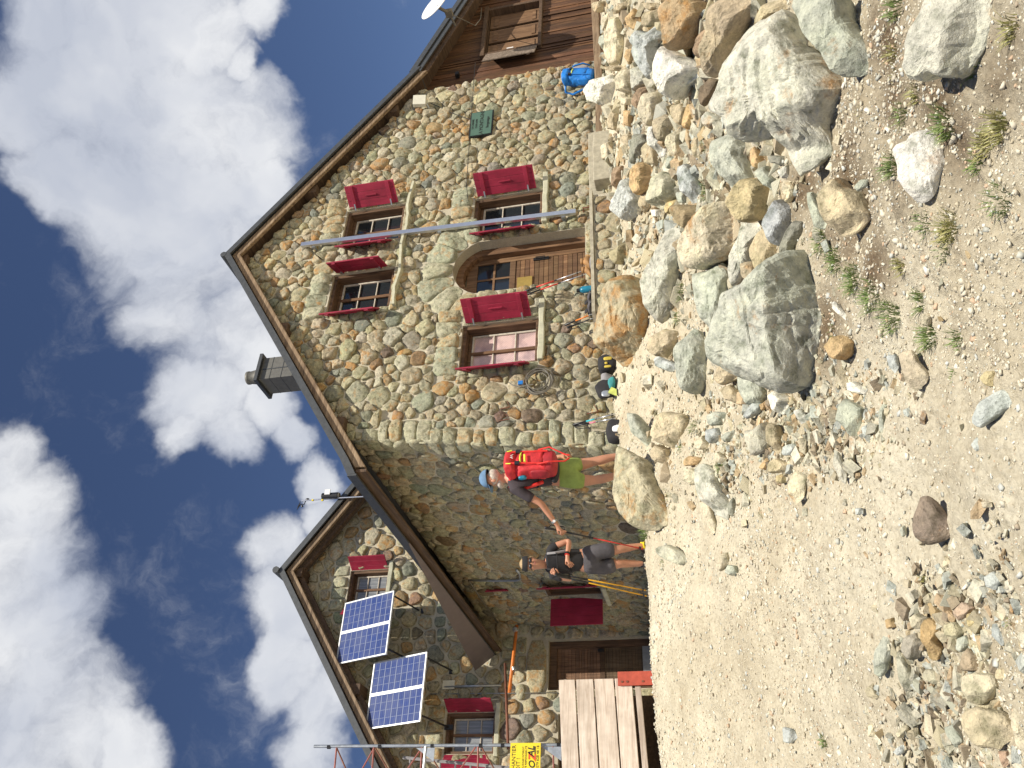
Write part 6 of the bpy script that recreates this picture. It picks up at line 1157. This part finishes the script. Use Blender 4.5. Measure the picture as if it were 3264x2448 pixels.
def facefn(hc, fd, up, s_=1.0):
    fd = np.array(fd, float)/np.linalg.norm(fd); lat = np.cross(up, fd)
    def g(p, c, r_): return math.exp(-(np.linalg.norm(p-c)/r_)**2)
    def f(p):
        q = p-hc
        if np.linalg.norm(q) > .17: return p
        o_ = p.copy(); nose = hc+fd*.095*s_-up*.015*s_; o_ = o_+fd*.030*g(p, nose, .020)+fd*.012*g(p, hc+fd*.085-up*.085, .028)+fd*.010*g(p, hc+fd*.09-up*.050, .018)
        for s1 in (-1, 1):
            o_ = o_-fd*.014*g(p, hc+fd*.085+lat*s1*.030+up*.010, .018); o_ = o_+lat*s1*.018*g(p, hc+lat*s1*.075-up*.01-fd*.005, .022)
        return o_
    return f
def person(name, label): return thing('person', (0, 0, 0), label, 'person')
G = lambda x, y, d: dep(x, y, d)

# --- man seen from behind
md = 10.3
man = thing('person', tuple(G(1985, 1495, md)), 'hiker seen from behind in blue cap and lime green shorts, holding out a pole', 'person')
mN = {'pel': (G(1800, 1508, md), (.145, .105)), 'wai': (G(1740, 1512, md), (.135, .10)), 'che': (G(1672, 1514, md), (.165, .115)), 'up': (G(1635, 1520, md), (.13, .09)), 'neck': (G(1612, 1522, md), .056), 'jaw': (G(1591, 1530, md), (.070, .082)), 'cra': (G(1564, 1526, md), (.086, .098)), 'top': (G(1545, 1524, md), (.06, .07)),
      'Lsh': (G(1640, 1556, md-.13), .058), 'Lup': (G(1680, 1580, md-.15), .050), 'Lel': (G(1724, 1603, md-.16), .042), 'Lfo': (G(1742, 1628, md-.15), .040), 'Lwrist': (G(1766, 1661, md-.14), (.026, .030)),
      'Rsh': (G(1636, 1492, md+.13), .058), 'Rel': (G(1728, 1470, md+.22), .043), 'Rfo': (G(1755, 1462, md+.18), .038), 'Rwrist': (G(1782, 1456, md+.12), .028),
      'Lhip': (G(1822, 1532, md-.06), .095), 'Lth': (G(1862, 1532, md-.06), .078), 'Lkn': (G(1900, 1530, md-.04), .056), 'Lca': (G(1925, 1526, md-.05), .060), 'Lan': (G(1978, 1512, md-.03), .036), 'Lhe': (G(1990, 1510, md-.03), .036), 'Lto': (G(1990, 1518, md+.12), .034),
      'Rhip': (G(1818, 1488, md+.06), .095), 'Rth': (G(1855, 1480, md+.06), .078), 'Rkn': (G(1895, 1471, md+.06), .056), 'Rca': (G(1922, 1465, md+.05), .060), 'Ran': (G(1972, 1452, md+.06), .036), 'Rhe': (G(1984, 1450, md+.06), .036), 'Rto': (G(1984, 1456, md+.2), .034)}
mE = [('pel', 'wai'), ('wai', 'che'), ('che', 'up'), ('up', 'neck'), ('neck', 'jaw'), ('jaw', 'cra'), ('cra', 'top'), ('up', 'Lsh'), ('Lsh', 'Lup'), ('Lup', 'Lel'), ('Lel', 'Lfo'), ('Lfo', 'Lwrist'), ('up', 'Rsh'), ('Rsh', 'Rel'), ('Rel', 'Rfo'), ('Rfo', 'Rwrist'),
      ('pel', 'Lhip'), ('Lhip', 'Lth'), ('Lth', 'Lkn'), ('Lkn', 'Lca'), ('Lca', 'Lan'), ('Lan', 'Lhe'), ('Lhe', 'Lto'), ('pel', 'Rhip'), ('Rhip', 'Rth'), ('Rth', 'Rkn'), ('Rkn', 'Rca'), ('Rca', 'Ran'), ('Ran', 'Rhe'), ('Rhe', 'Rto')]
lh = G(1784, 1686, md-.13); hand(mN, mE, mN['Lwrist'][0], lh, G(1800, 1705, md-.13)-lh, G(1790, 1690, md-.2)*0+dirv(36)*1.0, 1.15, 'L', 1.05)
rh = G(1796, 1454, md+.10); hand(mN, mE, mN['Rwrist'][0], rh, G(1815, 1452, md+.1)-rh, dirv(350), .6, 'R', 1.0)
hfd = dirv(304); hcM = G(1566, 1527, md)
skin('body', mN, mE, 'pel', M_SKIN, man, 2, facefn(hcM, hfd, UPV*.97+dirv(304)*.1))
tee = {k_: (mN[k_][0], v_) for k_, v_ in {'wai': (.148, .112), 'che': (.18, .128), 'up': (.14, .10), 'Lsh': .075, 'Lup': .068, 'Rsh': .072}.items()}
tee['low'] = (G(1795, 1510, md), (.160, .120)); tee['slv'] = (mN['Lup'][0]*.45+mN['Lel'][0]*.55, .064); tee['Rslv'] = (mN['Rsh'][0]*.45+mN['Rel'][0]*.55, .062); tee['col'] = (mN['up'][0]*.2+mN['neck'][0]*.8, .066)
skin('t_shirt', tee, [('low', 'wai'), ('wai', 'che'), ('che', 'up'), ('up', 'col'), ('up', 'Lsh'), ('Lsh', 'Lup'), ('Lup', 'slv'), ('up', 'Rsh'), ('Rsh', 'Rslv')], 'che', M_TEE, man, 2, lambda p: p+np.array([1, 0, 1])*.006*noise.noise(Vector(p*14)))
sh_ = {'wa': (G(1758, 1510, md), (.150, .113)), 'pel': (G(1800, 1508, md), (.162, .128)), 'Lhip': (G(1822, 1534, md-.06), .112), 'Lh': (G(1876, 1535, md-.06), (.112, .10)), 'Rhip': (G(1818, 1486, md+.06), .112), 'Rh': (G(1864, 1476, md+.06), (.110, .10))}
skin('shorts', sh_, [('wa', 'pel'), ('pel', 'Lhip'), ('Lhip', 'Lh'), ('pel', 'Rhip'), ('Rhip', 'Rh')], 'pel', M_LIME, man, 2, lambda p: p+np.array([1, -.5, .4])*.010*noise.noise(Vector(p*13)))
def dome(mb, c, r_, up, fd, brim=None, lo=-.1, sx=1, sz=1):
    lat = np.cross(up, fd); nu, nv = 24, 9; vs_ = []
    for i in range(nv+1):
        ph = math.asin(lo)+(math.pi/2-math.asin(lo))*i/nv
        for j in range(nu): th = 2*math.pi*j/nu; vs_.append(c+(fd*math.cos(th)*1.14+lat*math.sin(th))*math.cos(ph)*r_*sx+up*math.sin(ph)*r_*sz)
    mb.add(vs_, [(i*nu+j, i*nu+(j+1) % nu, (i+1)*nu+(j+1) % nu, (i+1)*nu+j) for i in range(nv) for j in range(nu)])
    if brim:
        v2 = []; n_ = 11
        for i in range(n_+1):
            a = -1.05+2.1*i/n_; p = c+up*math.sin(math.asin(lo))*r_+(fd*math.cos(a)*1.12+lat*math.sin(a))*r_*.99; v2 += [p, p+fd*brim*math.cos(a*1.3)**.5*1.0-up*.012 if abs(a*1.3) < 1.5 else p, ]
        v2 += [q-up*.006 for q in v2]; m_ = 2*(n_+1); mb.add(v2, [(2*i, 2*i+1, 2*i+3, 2*i+2) for i in range(n_)]+[(m_+2*i, m_+2*i+2, m_+2*i+3, m_+2*i+1) for i in range(n_)]+[(2*i+1, m_+2*i+1, m_+2*i+3, 2*i+3) for i in range(n_)])
    return mb
hu = UPV*.99+hfd*.08; hu /= np.linalg.norm(hu); hf = hfd-hu*np.dot(hfd, hu)
dome(MB(), G(1556, 1525, md), .099, hu, hf, .07, -.05, 1, 1.12).build('cap', M_CAP, man, smooth=True); mb = MB(); dome(mb, G(1557, 1525, md)-hu*.002, .1005, hu, hf, None, -.05, 1, .62); mb.build('cap_band', M_BLACK, man, smooth=True)
mb = MB(); pillow(mb, G(1575, 1524, md)-hf*.012, hf*.098, np.cross(hu, hf)*.095, hu*.078, .95, 26, 16, .008, 40); mb.build('hair', M_HAIR, man, smooth=True)
mb = MB(); pillow(mb, G(1594, 1530, md)+hf*.034, hf*.070, np.cross(hu, hf)*.082, hu*.045, .95, 20, 12, .008, 50); mb.build('beard', M_HAIR, man, smooth=True)
mb = MB(); pillow(mb, G(1579, 1530, md)+np.cross(hu, hf)*.094*(1 if np.dot(np.cross(hu, hf), EYE-G(1579, 1530, md)) > 0 else -1), hf*.018, np.cross(hu, hf)*.012, hu*.030, .9, 12, 8); mb.build('ear', M_SKIN, man, smooth=True)
wp = mN['Lwrist'][0]; wd_ = wp-mN['Lfo'][0]; wd_ /= np.linalg.norm(wd_); MB().tube([wp-wd_*.012, wp+wd_*.012], .035, 14).build('watch', M_GALV, man); mb = MB(); wn_ = (EYE-wp)/np.linalg.norm(EYE-wp); MB().tube([wp+wn_*.03, wp+wn_*.043], .017, 12).build('watch_face', M_WHITE, man)
for s_, k1, k2 in (('L', 'Lhe', 'Lto'), ('R', 'Rhe', 'Rto')):
    a_, b_ = mN[k1][0], mN[k2][0]; f_ = (b_-a_)/np.linalg.norm(b_-a_); mb = MB(); pillow(mb, (a_+b_)/2-UPV*.0, f_*.15, np.cross(UPV, f_)*.052, UPV*.05, .7, 18, 10); mb.tube([a_+UPV*.02, a_+UPV*.075], .05, 12); mb.build('shoe', M_SHOE, man, smooth=True)
oc = G(1694, 1482, md-.17); lat, outv = dirv(80), dirv(168); pk = backpack('red hiking backpack with neon zips worn by the hiker in lime shorts', oc, lat, outv, UPV*.99+dirv(168)*.06, .30, .155, .115, M_PACK, M_PACKD, M_STRAP)
for s_ in (-1, 1):
    a_ = oc+lat*s_*.11+outv*.13-UPV*.10; MB().tube([a_, a_-UPV*.14+outv*.03, oc+lat*(s_*.05-.02)-UPV*.42+outv*.10, oc+lat*(.02*s_)-UPV*.47+outv*.09], .009, 6).build('hanging_strap', M_STRAP, pk)
    MB().tube([oc+lat*s_*.09+outv*.16+UPV*.27, oc+lat*s_*.10+outv*.165+UPV*.21], .007, 5).build('zip_pull', M_NEON, pk)
MB().tube([oc+lat*.02+outv*.165+UPV*.05, oc-lat*.09+outv*.165+UPV*.04], .012, 6).build('pocket_zip', M_NEON, pk); mb = MB(); pillow(mb, oc-lat*.165+UPV*.10-outv*.02, lat*.025, outv*.03, UPV*.05, .8); mb.build('bottle', M_TEAL, pk, smooth=True)
mb = MB(); pillow(mb, oc-UPV*.26-outv*.13, lat*.175, outv*.06, UPV*.05, .7, 18, 8); mb.build('hip_belt', M_BLACK, pk, smooth=True)
# small light emblem on the pack: two peaked strokes
e_ = oc+outv*.175+UPV*.20; MB().tube([e_-lat*.03-UPV*.015, e_-lat*.012+UPV*.018, e_-UPV*.008, e_+lat*.014+UPV*.018, e_+lat*.03-UPV*.015], .004, 5).build('emblem', M_WHITE, pk)
pole(G(1736, 1681, md-.14), G(2060, 1752, md+.1), .22, M_BLACKP, M_PRED, 'trekking pole held out in the left hand of the hiker in lime shorts', None, .45)

# --- woman facing the viewer
fd_ = 10.6
wom = thing('person', tuple(G(2065, 1770, fd_)), 'woman with black headband, sunglasses and charcoal shorts resting beside the flank wall', 'person')
wN = {'pel': (G(1868, 1783, fd_), (.150, .105)), 'wai': (G(1825, 1786, fd_), (.130, .098)), 'che': (G(1782, 1789, fd_), (.145, .110)), 'up': (G(1757, 1792, fd_), (.11, .08)), 'neck': (G(1740, 1798, fd_-.01), .048), 'jaw': (G(1716, 1799, fd_-.045), (.060, .070)), 'cra': (G(1690, 1796, fd_-.02), (.075, .088)), 'top': (G(1673, 1797, fd_), (.055, .065)),
      'Lsh': (G(1757, 1745, fd_), .050), 'Lel': (G(1815, 1723, fd_-.04), .037), 'Lfo': (G(1812, 1745, fd_-.13), .034), 'Lwrist': (G(1808, 1766, fd_-.20), .025), 'Rsh': (G(1762, 1834, fd_), .050), 'Rel': (G(1820, 1846, fd_-.06), .037), 'Rfo': (G(1800, 1840, fd_-.16), .033), 'Rwrist': (G(1782, 1833, fd_-.25), .025),
      'Lhip': (G(1895, 1762, fd_), .092), 'Lth': (G(1935, 1758, fd_-.02), .078), 'Lkn': (G(1975, 1751, fd_-.03), .055), 'Lca': (G(2003, 1746, fd_), .052), 'Lan': (G(2052, 1738, fd_), .034), 'Lhe': (G(2064, 1738, fd_), .034), 'Lto': (G(2064, 1732, fd_-.14), .032),
      'Rhip': (G(1895, 1806, fd_), .092), 'Rth': (G(1935, 1802, fd_-.02), .078), 'Rkn': (G(1975, 1797, fd_-.03), .055), 'Rca': (G(2003, 1796, fd_), .052), 'Ran': (G(2052, 1797, fd_), .034), 'Rhe': (G(2064, 1797, fd_), .034), 'Rto': (G(2064, 1804, fd_-.14), .032)}
wE = [('pel', 'wai'), ('wai', 'che'), ('che', 'up'), ('up', 'neck'), ('neck', 'jaw'), ('jaw', 'cra'), ('cra', 'top'), ('up', 'Lsh'), ('Lsh', 'Lel'), ('Lel', 'Lfo'), ('Lfo', 'Lwrist'), ('up', 'Rsh'), ('Rsh', 'Rel'), ('Rel', 'Rfo'), ('Rfo', 'Rwrist'),
      ('pel', 'Lhip'), ('Lhip', 'Lth'), ('Lth', 'Lkn'), ('Lkn', 'Lca'), ('Lca', 'Lan'), ('Lan', 'Lhe'), ('Lhe', 'Lto'), ('pel', 'Rhip'), ('Rhip', 'Rth'), ('Rth', 'Rkn'), ('Rkn', 'Rca'), ('Rca', 'Ran'), ('Ran', 'Rhe'), ('Rhe', 'Rto')]
lp = G(1810, 1786, fd_-.22); hand(wN, wE, wN['Lwrist'][0], lp, G(1822, 1806, fd_-.22)-lp, dirv(36), .5, 'L', .95); rp = G(1774, 1830, fd_-.28); hand(wN, wE, wN['Rwrist'][0], rp, G(1762, 1824, fd_-.3)-rp, dirv(60), 1.3, 'R', .95)
wf = dirv(200, -4); hcW = G(1697, 1797, fd_-.025); skin('body', wN, wE, 'pel', M_SKIN, wom, 2, facefn(hcW, wf, UPV))
wt = {k_: (wN[k_][0], v_) for k_, v_ in {'wai': (.146, .112), 'che': (.160, .125), 'up': (.122, .092), 'Lsh': .066, 'Rsh': .066}.items()}; wt['low'] = (G(1880, 1784, fd_), (.163, .122)); wt['Ls'] = (wN['Lsh'][0]*.55+wN['Lel'][0]*.45, .060); wt['Rs'] = (wN['Rsh'][0]*.4+wN['Rel'][0]*.6, .060); wt['col'] = (wN['up'][0]*.25+wN['neck'][0]*.75, .058)
skin('t_shirt', wt, [('low', 'wai'), ('wai', 'che'), ('che', 'up'), ('up', 'col'), ('up', 'Lsh'), ('Lsh', 'Ls'), ('up', 'Rsh'), ('Rsh', 'Rs')], 'che', M_BLACK, wom, 2, lambda p: p+np.array([.5, -1, .3])*.008*noise.noise(Vector(p*14)))
ws2 = {'wa': (G(1840, 1784, fd_), (.152, .112)), 'pel': (G(1872, 1783, fd_), (.168, .125)), 'Lhip': (G(1897, 1760, fd_), .112), 'Lm': (G(1935, 1756, fd_-.02), .108), 'Lh': (G(1964, 1752, fd_-.02), .100), 'Rhip': (G(1897, 1808, fd_), .112), 'Rm': (G(1935, 1805, fd_-.02), .106), 'Rh': (G(1968, 1800, fd_-.02), .098)}
skin('shorts', ws2, [('wa', 'pel'), ('pel', 'Lhip'), ('Lhip', 'Lm'), ('Lm', 'Lh'), ('pel', 'Rhip'), ('Rhip', 'Rm'), ('Rm', 'Rh')], 'pel', M_SHORTS, wom, 2, lambda p: p+np.array([.6, -.8, .3])*.012*noise.noise(Vector(p*12)))
hf2 = wf-UPV*np.dot(wf, UPV); hf2 /= np.linalg.norm(hf2); hl2 = np.cross(UPV, hf2)
mb = MB(); dome(mb, G(1684, 1797, fd_-.005), .088, UPV, hf2, None, .2, 1.04, 1.25); pillow(mb, G(1693, 1797, fd_+.05), hf2*.05, hl2*.088, UPV*.075, .9, 18, 12, .014, 30); mb.build('hair', M_BLOND, wom, smooth=True)
MB().tube([G(1682, 1797, fd_-.005), G(1674, 1797, fd_-.005), G(1664, 1797, fd_-.005)], [.096, .098, .082], 24, cap=False).build('headband', M_BLACK, wom, smooth=True)
for s_ in (-1, 1):
    c_ = hcW+hf2*.088+hl2*s_*.033+UPV*.006; mb = MB(); pillow(mb, c_, hl2*.028, hf2*.014, UPV*.019, .8, 16, 10); mb.build('sunglass_lens', M_BLACKP, wom, smooth=True); MB().tube([c_+hl2*s_*.025, hcW+hl2*s_*.082+hf2*.0+UPV*.006], .004, 5).build('sunglass_arm', M_BLACKP, wom)
MB().tube([hcW+hf2*.10-UPV*.052-hl2*.018, hcW+hf2*.104-UPV*.055, hcW+hf2*.10-UPV*.052+hl2*.018], .005, 6).build('lips', plain('lips', (.38, .12, .10), .5), wom, smooth=True)
for s_ in (-1, 1): MB().tube([G(1744, 1789+s_*-24, fd_-.09), G(1770, 1789+s_*-27, fd_-.13), G(1805, 1788+s_*-33, fd_-.10)], .016, 6).build('shoulder_strap', M_GREYCLOTH if s_ > 0 else M_BLACK, wom)
MB().tube([G(1775, 1762, fd_-.14), G(1777, 1815, fd_-.14)], .006, 6).build('chest_strap', M_BLACK, wom)
wq = wN['Lwrist'][0]; wd2 = wq-wN['Lfo'][0]; wd2 /= np.linalg.norm(wd2); MB().tube([wq-wd2*.02, wq+wd2*.005], .032, 12).build('watch', M_BLACKP, wom); MB().tube([wq+wd2*.008, wq+wd2*.018], .030, 12).build('wristband', M_PRED, wom)
for k1, k2, m_ in (('Lhe', 'Lto', M_YELLOW), ('Rhe', 'Rto', M_BLACKP)):
    a_, b_ = wN[k1][0], wN[k2][0]; f_ = (b_-a_)/np.linalg.norm(b_-a_); mb = MB(); pillow(mb, (a_+b_)/2, f_*.135, np.cross(UPV, f_)*.048, UPV*.05, .7, 18, 10); mb.tube([a_+UPV*.02, a_+UPV*.085], .045, 12); mb.build('shoe', m_, wom, smooth=True)
wb_ = MB(); pillow(wb_, G(1790, 1790, fd_+.14), dirv(126)*.15, dirv(36)*.10, UPV*.22, .6, 20, 14, .012, 10); wb_ = wb_.build('backpack', M_BLACK, loc=tuple(G(1840, 1790, fd_+.14)), smooth=True); tag(wb_, 'small black backpack worn on the back of the woman with the headband', 'backpack')
pole(G(1766, 1827, fd_-.30), G(2068, 1884, fd_-.1), .20, M_BLACKP, M_POLEY, 'golden trekking pole held by the woman, its tip nearer her foot', 'golden poles of the woman', .33)
pole(G(1768, 1833, fd_-.33), G(2070, 1902, fd_-.1), .20, M_BLACKP, M_POLEY, 'golden trekking pole held by the woman, the outer left one', 'golden poles of the woman', .33)
